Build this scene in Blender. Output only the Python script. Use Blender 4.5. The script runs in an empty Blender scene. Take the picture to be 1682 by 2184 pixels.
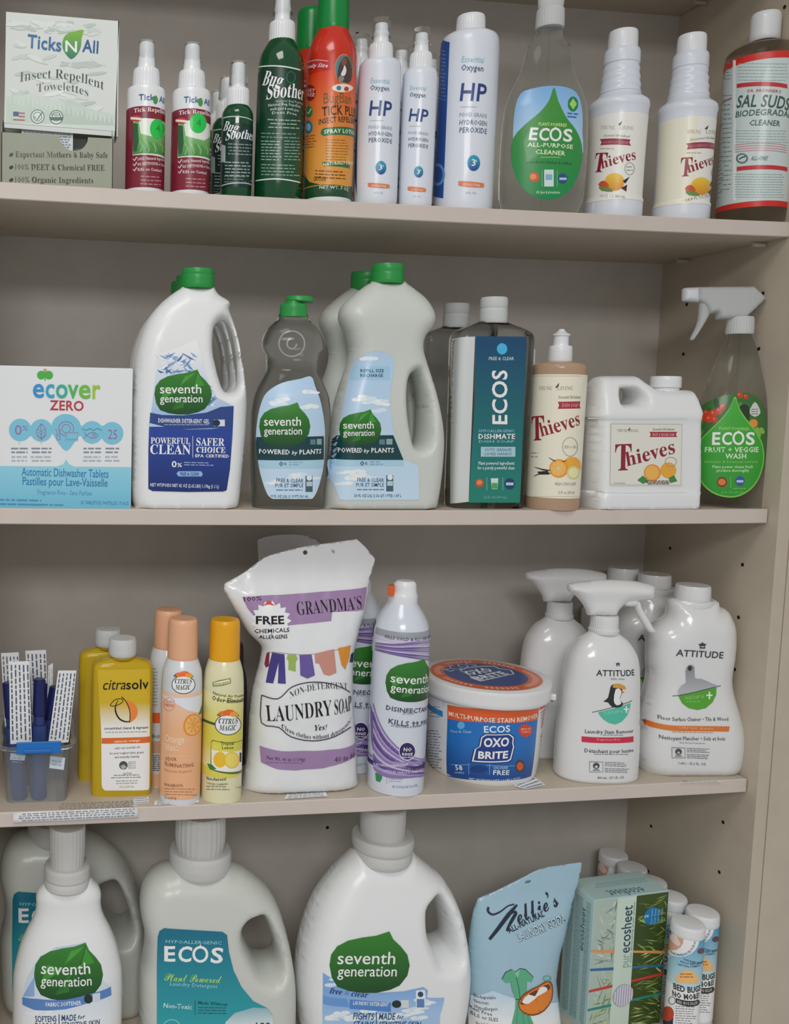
import bpy, bmesh, math, random
import numpy as np
from mathutils import Vector, Matrix
from mathutils.geometry import delaunay_2d_cdt
random.seed(7)
SC = bpy.context.scene
COL = SC.collection

# ------------------------------------------------------------------ camera
# world: x right along the shelves (0 = inner face of the right side panel), y into the bookcase, z up (0 = top of shelf two)
CP = np.array([-1.01845, -1.13968, 0.13186]); FPX = 2018.06; PX, PY = 341.81, 1048.17
_a, _b, _c = 0.14772, -0.0927, 0.01776
FW = np.array([math.sin(_a)*math.cos(_b), math.cos(_a)*math.cos(_b), math.sin(_b)])
_r = np.array([math.cos(_a), -math.sin(_a), 0.]); _u = np.cross(_r, FW)
RT = _r*math.cos(_c)+_u*math.sin(_c); UP = _u*math.cos(_c)-_r*math.sin(_c)
cam = bpy.data.cameras.new('camera'); camo = bpy.data.objects.new('camera', cam); COL.objects.link(camo)
camo.matrix_world = Matrix(((RT[0], UP[0], -FW[0], CP[0]), (RT[1], UP[1], -FW[1], CP[1]), (RT[2], UP[2], -FW[2], CP[2]), (0, 0, 0, 1)))
cam.sensor_fit = 'HORIZONTAL'; cam.sensor_width = 36; cam.lens = FPX/1682*36
cam.shift_x = (841-PX)/1682; cam.shift_y = -(1092-PY)/1682; cam.clip_start = .01
SC.camera = camo
# ------------------------------------------------------------------ light
SC.view_settings.view_transform = 'Standard'; SC.view_settings.look = 'None'
SC.view_settings.gamma = 1; SC.view_settings.use_curve_mapping = False
SC.view_settings.exposure = 0.05
w = bpy.data.worlds.new('room_light'); SC.world = w; w.use_nodes = True
w.node_tree.nodes['Background'].inputs[0].default_value = (1.0, .99, .98, 1)
w.node_tree.nodes['Background'].inputs[1].default_value = .36
def area(loc, look, sx, sy, power, colr):
    l = bpy.data.lights.new('ceiling_light', 'AREA'); l.shape = 'RECTANGLE'; l.size = sx; l.size_y = sy
    l.energy = power; l.color = colr
    o = bpy.data.objects.new('ceiling_light', l); COL.objects.link(o); o.location = loc
    o.rotation_euler = (Vector(look)-Vector(loc)).to_track_quat('-Z', 'Z').to_euler()
    return o
area((-1.10, -.95, 1.32), (-1.10, -.95, 0), .6, .6, 8.5, (1, .985, .965))       # ceiling panel above the aisle
area((-1.45, -3.0, 1.32), (-1.45, -3.0, 0), 1.2, 1.2, 62, (1, .99, .985))       # ceiling panel further down the room

# ------------------------------------------------------------------ measuring helpers: photo pixel <-> point in the room
def proj(P):
    d = np.asarray(P, float)-CP; z = d@FW
    return np.stack([PX+FPX*(d@RT)/z, PY-FPX*(d@UP)/z], -1)
def ray(x, y): return FW+RT*((x-PX)/FPX)-UP*((y-PY)/FPX)
def atY(x, y, Y): d = ray(x, y); return CP+d*((Y-CP[1])/d[1])
def atZ(x, y, Z): d = ray(x, y); return CP+d*((Z-CP[2])/d[2])
def zpy(X, Y, py):                       # height of a photo row on the vertical line through X, Y
    a, b = proj((X, Y, 0.))[1], proj((X, Y, .1))[1]; z = 0.
    for _ in range(8):
        v = proj((X, Y, z))[1]; v2 = proj((X, Y, z+.01))[1]; z += (py-v)/(v2-v)*.01
    return z

# ------------------------------------------------------------------ materials
def lin(c):
    c = c/255
    return c/12.92 if c <= .04045 else ((c+.055)/1.055)**2.4
def hexc(h, g=1.0):
    h = h.lstrip('#')
    return tuple(lin(min(250, int(h[i:i+2], 16)*g)) for i in (0, 2, 4))+(1.,)
MATS = {}
def mat(name, colr, rough=.4, trans=0, ior=1.45, sss=0, spec=.5, coat=0, noise=0, nscale=60, bump=0, emis=None):
    if name in MATS: return MATS[name]
    m = bpy.data.materials.new(name); m.use_nodes = True; nt = m.node_tree; b = nt.nodes['Principled BSDF']
    c = hexc(colr) if isinstance(colr, str) else colr
    b.inputs['Base Color'].default_value = c; b.inputs['Roughness'].default_value = rough
    b.inputs['Transmission Weight'].default_value = trans; b.inputs['IOR'].default_value = ior
    b.inputs['Specular IOR Level'].default_value = spec; b.inputs['Coat Weight'].default_value = coat
    if sss:
        b.inputs['Subsurface Weight'].default_value = sss; b.inputs['Subsurface Scale'].default_value = .01
    if noise or bump:
        tc = nt.nodes.new('ShaderNodeTexCoord'); n = nt.nodes.new('ShaderNodeTexNoise'); n.inputs['Scale'].default_value = nscale
        n.inputs['Detail'].default_value = 4; nt.links.new(tc.outputs['Object'], n.inputs['Vector'])
        if noise:
            r = nt.nodes.new('ShaderNodeValToRGB'); r.color_ramp.elements[0].position = .3; r.color_ramp.elements[1].position = .7
            r.color_ramp.elements[0].color = tuple(v*(1-noise) for v in c[:3])+(1,); r.color_ramp.elements[1].color = tuple(min(1, v*(1+noise)) for v in c[:3])+(1,)
            nt.links.new(n.outputs['Fac'], r.inputs[0]); nt.links.new(r.outputs[0], b.inputs['Base Color'])
        if bump:
            bp = nt.nodes.new('ShaderNodeBump'); bp.inputs['Strength'].default_value = bump; bp.inputs['Distance'].default_value = .0006
            nt.links.new(n.outputs['Fac'], bp.inputs['Height']); nt.links.new(bp.outputs[0], b.inputs['Normal'])
    MATS[name] = m; return m
MEL = mat('cream_melamine', '#c6baa8', .42, noise=.035, nscale=25, bump=.12)
MELE = mat('cream_edge_banding', '#d6cac0', .4, noise=.02, nscale=30)
BACK = mat('grey_beige_back_board', '#cbc5bd', .5, noise=.04, nscale=18, bump=.1)
WHITE = mat('white_plastic', '#eef0f2', .28, sss=.06, coat=.15)
WHITEM = mat('matt_white_plastic', '#eceeef', .42, sss=.06)
GREENCAP = mat('green_plastic', '#2f9c4a', .33)
NAT = mat('natural_plastic', '#d6dad4', .38, sss=.3, coat=.1)
FROST = mat('frosted_plastic', '#e3e6e5', .33, trans=.2, ior=1.2, sss=.1)
CLEAR = mat('clear_plastic', '#f2f6f3', .04, trans=1, ior=1.16)
THIN = mat('thin_clear_plastic', '#f6f8f8', .08, trans=1, ior=1.07)
HOLE = mat('dark_hole', '#1c1510', .8)
m = bpy.data.materials.new('printed_colours'); m.use_nodes = True; PRINT = m
_n = m.node_tree.nodes.new('ShaderNodeAttribute'); _n.attribute_name = 'ink'; _p = m.node_tree.nodes['Principled BSDF']
m.node_tree.links.new(_n.outputs['Color'], _p.inputs['Base Color']); _p.inputs['Roughness'].default_value = .34; _p.inputs['Coat Weight'].default_value = .1
def mprint(name, rough):
    q = PRINT.copy(); q.name = name; q.node_tree.nodes['Principled BSDF'].inputs['Roughness'].default_value = rough; return q
PRINTM = mprint('printed_card', .6)

# ------------------------------------------------------------------ object helpers
def link(o, parent=None):
    COL.objects.link(o)
    if parent is not None: o.parent = parent
    return o
def mesh_obj(name, verts, faces, m_, parent=None, smooth=True, sharp=38):
    me = bpy.data.meshes.new(name); me.from_pydata([tuple(v) for v in verts], [], faces); me.update()
    bm = bmesh.new(); bm.from_mesh(me); bmesh.ops.recalc_face_normals(bm, faces=bm.faces); bm.to_mesh(me); bm.free()
    if smooth:
        me.polygons.foreach_set('use_smooth', [True]*len(me.polygons)); me.set_sharp_from_angle(angle=math.radians(sharp))
    me.materials.append(m_)
    return link(bpy.data.objects.new(name, me), parent)
def bm_obj(name, bm, m_, parent=None, smooth=False, sharp=38):
    bmesh.ops.recalc_face_normals(bm, faces=bm.faces)
    me = bpy.data.meshes.new(name); bm.to_mesh(me); bm.free()
    if smooth:
        me.polygons.foreach_set('use_smooth', [True]*len(me.polygons)); me.set_sharp_from_angle(angle=math.radians(sharp))
    me.materials.append(m_)
    return link(bpy.data.objects.new(name, me), parent)
def box(name, lo, hi, m_, parent=None, bev=.0008):
    bm = bmesh.new(); bmesh.ops.create_cube(bm, size=1)
    for v in bm.verts: v.co = Vector([lo[i]+(v.co[i]+.5)*(hi[i]-lo[i]) for i in range(3)])
    if bev: bmesh.ops.bevel(bm, geom=bm.edges[:], offset=bev, segments=2, affect='EDGES', profile=.5)
    return bm_obj(name, bm, m_, parent)
def prism(name, pts, y0, y1, m_, parent=None, bev=0):      # outline in x, z extruded along y
    bm = bmesh.new(); f = bm.faces.new([bm.verts.new((x, y0, z)) for x, z in pts])
    r = bmesh.ops.extrude_face_region(bm, geom=[f])
    for v in [g for g in r['geom'] if isinstance(g, bmesh.types.BMVert)]: v.co.y = y1
    if bev: bmesh.ops.bevel(bm, geom=bm.edges[:], offset=bev, segments=2, affect='EDGES', profile=.5)
    return bm_obj(name, bm, m_, parent, smooth=True)
def tag(o, label, cat, group=None, kind=None):
    if label: o['label'] = label
    if cat: o['category'] = cat
    if group: o['group'] = group
    if kind: o['kind'] = kind
    return o
def root(name, label, cat, loc, rot=0, group=None):
    o = bpy.data.objects.new(name, None); o.empty_display_size = .02; COL.objects.link(o)
    o.location = tuple(float(v) for v in loc); o.rotation_euler = (0, 0, rot)
    return tag(o, label, cat, group)
def copy_tree(o, loc=None, label=None, rot=None, parent=None, skip=()):
    c = o.copy(); COL.objects.link(c)
    if parent: c.parent = parent
    if loc is not None: c.location = tuple(float(v) for v in loc)
    if rot is not None: c.rotation_euler = (0, 0, rot)
    if label: c['label'] = label
    for ch in [x for x in bpy.data.objects if x.parent == o]:
        if ch.name.split('.')[0] not in skip: copy_tree(ch, parent=c)
    return c

_pc = {}
def pchip(xs, ys, q):
    k0 = (id(xs), id(ys))
    if k0 in _pc and _pc[k0][0] is xs and _pc[k0][1] is ys: _, _, h, m = _pc[k0]
    else:
        h = np.diff(xs); d = np.diff(ys)/h; m = np.zeros(len(xs)); m[0] = d[0]; m[-1] = d[-1]
        for i in range(1, len(xs)-1):
            if d[i-1]*d[i] > 0:
                w1 = 2*h[i]+h[i-1]; w2 = h[i]+2*h[i-1]; m[i] = (w1+w2)/(w1/d[i-1]+w2/d[i])
        _pc[k0] = (xs, ys, h, m)
    q = np.clip(q, xs[0], xs[-1]); k = np.clip(np.searchsorted(xs, q, side='right')-1, 0, len(h)-1)
    t = (q-xs[k])/h[k]
    return (2*t**3-3*t**2+1)*ys[k]+(t**3-2*t**2+t)*h[k]*m[k]+(-2*t**3+3*t**2)*ys[k+1]+(t**3-t**2)*h[k]*m[k+1]

# ------------------------------------------------------------------ a product standing on a shelf
ZS = {1: .3864, 2: 0., 3: -.3835, 4: -.766}
class Item:
    def __init__(s, name, label, cat, shelf, bx, Y, rot=0, group=None):
        """bx = photo column of the base, Y = distance of its axis behind the case front"""
        z = ZS[shelf]; X = -.5
        for _ in range(8):
            v = proj((X, Y, z))[0]; v2 = proj((X+.01, Y, z))[0]; X += (bx-v)/(v2-v)*.01
        if rot == 'cam': rot = math.atan2(CP[0]-X, Y-CP[1])
        s.X, s.Y, s.z, s.rot = X, Y, z, rot
        s.root = root(name, label, cat, (X, Y, z), rot, group)
        s.c, s.s_ = math.cos(rot), math.sin(rot)
    def world(s, x, y, z): return np.stack([s.X+x*s.c-y*s.s_, s.Y+x*s.s_+y*s.c, s.z+z], -1)
    def h(s, py): return zpy(s.X, s.Y, py)-s.z                      # photo row -> height above the shelf
    def kx(s, z, ratio=1., n=2.):                                      # silhouette px per metre of half width
        th = np.linspace(0, 2*math.pi, 49); a = .03
        x = a*np.sign(np.sin(th))*np.abs(np.sin(th))**(2/n); y = -a*ratio*np.sign(np.cos(th))*np.abs(np.cos(th))**(2/n)
        p = proj(s.world(x, y, np.full_like(x, z)))[:, 0]
        return (p.max()-p.min())/a
    def plane(s, px, py, y=0.):                                       # photo pixel -> local x, z on the plane local-y = y
        nrm = np.array([-s.s_, s.c, 0.]); o = np.array([s.X, s.Y, s.z])+nrm*y; d = ray(px, py)
        P = CP+d*(((o-CP)@nrm)/(d@nrm)); q = P-np.array([s.X, s.Y, s.z])
        return q[0]*s.c+q[1]*s.s_, q[2]
    def atop(s, px, py, zl, **kw):                                     # copy standing where the top centre shows at px, py
        P = atZ(px, py, s.z+zl); return copy_tree(s.root, (P[0], P[1], s.z), **kw)

class Surf:
    off = .0002; L = .0035; mirror = False
    def uv(s, pts):
        pts = np.array(pts, float).reshape(-1, 2); it = s.it
        u = []; 
        for p in pts: u.append(it.plane(p[0], p[1], s.y0))
        q = np.array(u); lo, hi = s.lim(); q[:, 0] = np.clip(q[:, 0], lo, hi)
        e = 1e-4
        for k in range(14):
            f = proj(s.wp(q[:, 0], q[:, 1])); fu = (proj(s.wp(q[:, 0]+e, q[:, 1]))-f)/e; fv = (proj(s.wp(q[:, 0], q[:, 1]+e))-f)/e
            r = pts-f
            if k > 8:                                   # points beyond the visible rim stay on the rim, at their own row
                bad = np.abs(r[:, 0]) > 3
                dv1 = r[:, 1]/np.where(np.abs(fv[:, 1]) < 50, -50, fv[:, 1])
            det = fu[:, 0]*fv[:, 1]-fu[:, 1]*fv[:, 0]; det = np.where(np.abs(det) < 4e4, np.sign(det+1e-9)*4e4, det)
            du = (r[:, 0]*fv[:, 1]-r[:, 1]*fv[:, 0])/det; dv = (fu[:, 0]*r[:, 1]-fu[:, 1]*r[:, 0])/det
            if k > 8: du = np.where(bad, 0, du); dv = np.where(bad, dv1, dv)
            q[:, 0] += np.clip(du, -.008, .008); q[:, 1] += np.clip(dv, -.008, .008); q[:, 0] = np.clip(q[:, 0], lo, hi)
        return q
    def lim(s): return -s.um, s.um
    def wp(s, u, v):
        p = s.pt(u, v, 0.); return s.it.world(p[:, 0], p[:, 1], p[:, 2])

class Loft(Surf):
    """stack of superellipse rings; rows = (photo row, silhouette width px[, centre shift px])"""
    def __init__(s, it, rows, ratio=1., n=2., base=False, prev=None):
        s.it = it; s.n = n; zz, aa, cc, bb = [], [], [], []
        for i, r in enumerate(rows):
            z = 0. if (base and i == 0) else it.h(r[0])
            zz.append(z); a = r[1]/it.kx(z, ratio, n); aa.append(a); cc.append((r[2] if len(r) > 2 else 0)/it.kx(z)*2)
        for i in range(1, len(zz)): zz[i] = max(zz[i], zz[i-1]+2e-4)
        s.z, s.a, s.cx = map(np.array, (zz, aa, cc)); s.ratio = ratio; s.b = None
        s.aref = float(s.a.max()); s.setup()
    def setup(s):
        q = np.linspace(0, 1, 161)**3*math.pi/4; q = np.concatenate([q, math.pi/2-q[::-1][1:]]); q = np.concatenate([q, math.pi-q[::-1][1:]]); q = q[q < 2.7]; th = np.concatenate([-q[::-1][:-1], q]); x, y = s.ring(th, s.aref)
        d = np.hypot(np.diff(x), np.diff(y)); arc = np.concatenate([[0], np.cumsum(d)]); s.th = th; s.xn, s.yn = s.ring(th, 1.); s.arc = arc-np.interp(0, th, arc)
        s.um = s.arc[-1]*.98; s.y0 = -s.aref*s.ratio
    def lim(s):
        t0 = math.atan2(CP[0]-s.it.X, s.it.Y-CP[1])-s.it.rot           # direction to the camera seen from the axis
        tt = np.linspace(-math.pi/2, math.pi/2, 91)+t0; x, y = s.ring(tt, s.aref)
        p = proj(s.it.world(x, y, np.full_like(x, float(s.z.mean()))))[:, 0]; a, b = tt[p.argmin()], tt[p.argmax()]
        return float(np.interp(a+.12, s.th, s.arc)), float(np.interp(b-.12, s.th, s.arc))
    def ring(s, th, a):
        e = 2/s.n
        return a*np.sign(np.sin(th))*np.abs(np.sin(th))**e, -a*s.ratio*np.sign(np.cos(th))*np.abs(np.cos(th))**e
    def pt(s, u, v, off):
        u = np.asarray(u, float); v = np.asarray(v, float)
        a = pchip(s.z, s.a, v); x = np.interp(u, s.arc, s.xn); y = np.interp(u, s.arc, s.yn)
        return np.stack([pchip(s.z, s.cx, v)+x*a+np.sign(x)*off*np.abs(x), y*a+np.sign(y)*off*np.abs(y/s.ratio), v], -1)
    def build(s, name, m_, segs=56, open_top=False, sub=5, step=.004, bot_in=.0, wave=None, sharp=38):
        zs = []
        for i in range(len(s.z)-1):
            k = max(1, min(14, int(math.ceil((s.z[i+1]-s.z[i])/step))))
            if abs(s.z[i+1]-s.z[i]) < .0012: k = 1
            zs += [s.z[i]+(s.z[i+1]-s.z[i])*j/k for j in range(k)]
        zs.append(s.z[-1]); zs = np.array(zs); A = pchip(s.z, s.a, zs); CX = pchip(s.z, s.cx, zs)
        th = np.linspace(0, 2*math.pi, segs, endpoint=False); V = []; Fc = []
        for z, a, c in zip(zs, A, CX):
            aa = a if wave is None else a+wave(th, z)
            x, y = s.ring(th, 1.); V += list(zip(x*aa+c, y*aa, [z]*segs))
        for i in range(len(zs)-1):
            for j in range(segs): j2 = (j+1) % segs; Fc.append((i*segs+j, i*segs+j2, (i+1)*segs+j2, (i+1)*segs+j))
        Fc.append(tuple(range(segs-1, -1, -1)))
        if not open_top: Fc.append(tuple((len(zs)-1)*segs+j for j in range(segs)))
        s.ob = mesh_obj(name, V, Fc, m_, s.it.root, sharp=sharp); return s

def catmull(pts, k=6, closed=True):
    P = np.array(pts, float); n = len(P); out = []
    rng = range(n) if closed else range(n-1)
    for i in rng:
        p0, p1, p2, p3 = (P[(i-1) % n], P[i], P[(i+1) % n], P[(i+2) % n]) if closed else (P[max(i-1, 0)], P[i], P[i+1], P[min(i+2, n-1)])
        if np.hypot(*(p2-p1)) < 1e-6: continue
        for j in range(k):
            t = j/k; out.append(.5*((2*p1)+(-p0+p2)*t+(2*p0-5*p1+4*p2-p3)*t*t+(-p0+3*p1-3*p2+p3)*t**3))
    if not closed: out.append(P[-1])
    return np.array(out)
def seg_dist(P, Q, W=None):
    A = Q; B = np.roll(Q, -1, 0)
    if W is not None: A = A[W]; B = B[W]
    d = B-A; L = np.maximum((d**2).sum(1), 1e-14)
    out = np.empty(len(P))
    for i in range(0, len(P), 4000):
        p = P[i:i+4000, None, :]; t = np.clip(((p-A)*d).sum(2)/L, 0, 1); out[i:i+4000] = np.sqrt((((A+d*t[..., None])-p)**2).sum(2).min(1))
    return out
def inside(P, Q):
    x, y = P[:, 0], P[:, 1]; r = np.zeros(len(P), bool); n = len(Q)
    for i in range(n):
        a, b = Q[i], Q[(i+1) % n]
        c = (a[1] > y) != (b[1] > y)
        with np.errstate(all='ignore'): r ^= c & (x < (b[0]-a[0])*(y-a[1])/(b[1]-a[1]+1e-15)+a[0])
    return r
class Inflate(Surf):
    """outline (photo pixels) with optional hole, rounded from its rim to the depth B(z)"""
    off = .0005
    def __init__(s, it, outline, B, R, hole=None, holes=None, p=2., base=True, rb=.006, k=5, smooth=True, local=False, wrinkle=None, basew=.86, Rh=None):
        s.it = it; s.p = p; s.R = R; s.rb = rb; s.base = base; s.wrinkle = wrinkle; s.basew = basew; s.Rh = Rh or R
        f = (lambda q: q) if local else (lambda q: it.plane(q[0], q[1]))
        O = np.array([f(q) for q in outline]); s.O = catmull(O, k) if smooth else densify(O, .004)
        if base:
            s.O[:, 1] = np.maximum(s.O[:, 1], 0)
        s.zmin = s.O[:, 1].min()
        s.H = [catmull(np.array([f(q) for q in h_]), k) for h_ in (holes or ([hole] if hole else []))]
        zb = sorted((it.h(a) if not local else a, b) for a, b in B); s.zb = np.array([a for a, b in zb]); s.bb = np.array([b for a, b in zb])
        nx = np.roll(s.O, -1, 0)
        s.W = ~((s.O[:, 1] < s.zmin+.002) & (nx[:, 1] < s.zmin+.002)) if base else np.ones(len(s.O), bool)
        s.um = .3; s.y0 = -float(s.bb.max())
    def hgt(s, x, z):
        P = np.stack([np.asarray(x, float), np.asarray(z, float)], -1)
        t = np.clip(seg_dist(P, s.O, s.W)/s.R, 0, 1); g = (1-(1-t)**s.p)**(1/s.p)
        for h_ in s.H:
            t = np.clip(seg_dist(P, h_)/s.Rh, 0, 1); g = g*(1-(1-t)**s.p)**(1/s.p)
        if s.base: t = np.clip((P[:, 1]-s.zmin)/s.rb, 0, 1); g = g*(s.basew+(1-s.basew)*np.sqrt(1-(1-t)**2))
        b = np.interp(P[:, 1], s.zb, s.bb) if len(s.zb) < 3 else pchip(s.zb, s.bb, P[:, 1])
        h_ = b*g
        if s.wrinkle is not None: h_ = h_+s.wrinkle(P[:, 0], P[:, 1])*np.clip(seg_dist(P, s.O)/.012, 0, 1)
        return h_
    def pt(s, u, v, off):
        u = np.asarray(u, float); v = np.asarray(v, float)
        h = s.hgt(u, v)
        if off:                                          # keep the ink the same distance off where the surface turns away
            e = .0004; gx = (s.hgt(u+e, v)-s.hgt(u-e, v))/(2*e); gz = (s.hgt(u, v+e)-s.hgt(u, v-e))/(2*e)
            off = off*np.clip(np.sqrt(1+gx**2+gz**2), 1, 3)
        return np.stack([u, -h-off, v], -1)
    def build(s, name, m_, grid=.005, sharp=60):
        pts = [s.O]+s.H; edges = []; V2 = []
        for q in pts:
            n0 = len(V2); V2 += [tuple(a) for a in q]; edges += [(n0+i, n0+(i+1) % len(q)) for i in range(len(q))]
        nb = len(V2); extra = []
        for q in pts:
            nx = np.roll(q, -1, 0)-np.roll(q, 1, 0); nx /= np.maximum(np.hypot(nx[:, 0], nx[:, 1])[:, None], 1e-9); nr = np.stack([-nx[:, 1], nx[:, 0]], -1)
            for fr in (.012, .06, .14, .26, .42, .62, .85):
                for sg in (1, -1): extra.append((q+nr*sg*s.R*fr, s.R*fr))
        lo, hi = s.O.min(0), s.O.max(0)
        gx, gz = np.meshgrid(np.arange(lo[0], hi[0], grid), np.arange(lo[1]+grid/2, hi[1], grid)); extra.append((np.stack([gx.ravel()+random.random()*1e-4, gz.ravel()], -1), .0009))
        free = []
        for P, dmin in extra:
            ok = inside(P, s.O)
            for h_ in s.H: ok &= ~inside(P, h_)
            P = P[ok]
            if not len(P): continue
            d = np.min([seg_dist(P, q) for q in pts], 0); P = P[d > dmin*.9-1e-6]; free.append(P)
        free = np.concatenate(free)
        key = np.unique(np.round(free/.0012).astype(int), axis=0, return_index=True)[1]; free = free[key]
        V2 += [tuple(a) for a in free]
        r = delaunay_2d_cdt([Vector(v) for v in V2], edges, [], 0, 1e-7)
        v2 = np.array([tuple(v) for v in r[0]]); T = np.array([t for t in r[2] if len(t) == 3])
        c = v2[T].mean(1); ok = inside(c, s.O)
        for h_ in s.H: ok &= ~inside(c, h_)
        T = T[ok]; H = s.hgt(v2[:, 0], v2[:, 1]); H = np.maximum(H, 0)
        n = len(v2); V = [(v2[i, 0], -H[i], v2[i, 1]) for i in range(n)]; bk = {}
        for i in range(n):
            if H[i] > 2e-5: bk[i] = len(V); V.append((v2[i, 0], H[i], v2[i, 1]))
            else: bk[i] = i
        F = [tuple(t) for t in T]+[tuple(bk[i] for i in t[::-1]) for t in T]
        F = [f for f in F if len(set(f)) == 3]
        cnt = {}
        for t in T:
            for a, b in ((t[0], t[1]), (t[1], t[2]), (t[2], t[0])): cnt[(min(a, b), max(a, b))] = cnt.get((min(a, b), max(a, b)), 0)+1
        for (a, b), k in cnt.items():
            if k == 1:
                q = [a, b, bk[b], bk[a]]; q2 = []
                for i in q:
                    if i not in q2: q2.append(i)
                if len(q2) > 2: F.append(tuple(q2))
        s.ob = mesh_obj(name, V, F, m_, s.it.root, sharp=sharp); return s
def densify(O, L):
    out = []
    for i in range(len(O)):
        a, b = O[i], O[(i+1) % len(O)]; k = max(1, int(np.hypot(*(b-a))/L))
        out += [a+(b-a)*j/k for j in range(k)]
    return np.array(out)
class Plane(Surf):
    """flat face of a carton: local plane y = const (or any frame)"""
    L = 1.
    def __init__(s, it, y, tilt=None): s.it = it; s.y0 = y; s.um = .5; s.tilt = tilt
    def pt(s, u, v, off):
        u = np.asarray(u, float); v = np.asarray(v, float); y = s.y0 + (0 if s.tilt is None else s.tilt(u, v))
        return np.stack([u, np.full_like(u, 0.)+y-off, v], -1)

# ------------------------------------------------------------------ printing on surfaces
def styl(s_, st):
    B = {'S': (0x1D400, 0x1D41A, 0x1D7CE), 'C': (0x1D4D0, 0x1D4EA, 0x1D7CE)}.get(st)
    if not B: return s_
    o = ''
    for c in s_:
        if 'A' <= c <= 'Z': o += chr(B[0]+ord(c)-65)
        elif 'a' <= c <= 'z': o += chr(B[1]+ord(c)-97)
        elif c.isdigit() and st == 'S' : o += c
        else: o += c
    return o
_tc = {}
# styles: n plain, b bold, B heavy, i bold italic, S serif, I serif italic, C script; a trailing number thickens or thins the strokes
def text_mesh(s_, st, small=False):
    k = (s_, st, small)
    if k in _tc: return _tc[k]
    f = {'I': 'S', 'i': 'b'}.get(st[0], st[0]); off = {'b': 18, 'B': 34}.get(f, 0)+(float(st[1:]) if len(st) > 1 else 0)
    cu = bpy.data.curves.new('t', 'FONT'); cu.body = styl(s_, f); cu.resolution_u = 1 if small else 3; cu.offset = off*.001
    cu.space_character = 1.05 if off > 12 else 1
    ob = bpy.data.objects.new('t', cu); me = bpy.data.meshes.new_from_object(ob); me.calc_loop_triangles()
    v = np.empty(len(me.vertices)*3, np.float32); me.vertices.foreach_get('co', v); v = v.reshape(-1, 3)[:, :2].astype(float)
    t = [tuple(q.vertices) for q in me.loop_triangles]
    bpy.data.objects.remove(ob); bpy.data.curves.remove(cu); bpy.data.meshes.remove(me)
    if not len(v): v = np.zeros((3, 2)); t = []
    if st[0] in 'Ii': v[:, 0] += v[:, 1]*.22
    _tc[k] = (v, t); return _tc[k]
def cap_h(st): v, t = text_mesh('H', st); return v[:, 1].max()-v[:, 1].min()
def x_ext(v): return v[:, 0].min(), v[:, 0].max()
def refine(V, T, L):
    V = [tuple(p) for p in V]; T = list(T)
    for _ in range(7):
        mid = {}; out = []; ch = False
        def md(a, b):
            k = (a, b) if a < b else (b, a)
            if k in mid: return mid[k]
            A, B = V[a], V[b]
            if (A[0]-B[0])**2+(A[1]-B[1])**2 > L*L: V.append(((A[0]+B[0])/2, (A[1]+B[1])/2)); mid[k] = len(V)-1
            else: mid[k] = None
            return mid[k]
        for a, b, c in T:
            ab, bc, ca = md(a, b), md(b, c), md(c, a)
            k = (ab is not None)+(bc is not None)+(ca is not None)
            if k == 0: out.append((a, b, c)); continue
            ch = True
            if k == 3: out += [(a, ab, ca), (ab, b, bc), (ca, bc, c), (ab, bc, ca)]
            else:
                while not (ab is not None and (k == 1 or bc is not None)): a, b, c, ab, bc, ca = b, c, a, bc, ca, ab
                if k == 1: out += [(a, ab, c), (ab, b, c)]
                else: out += [(ab, b, bc), (a, ab, bc), (a, bc, c)]
        T = out
        if not ch: break
    return V, T
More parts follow.
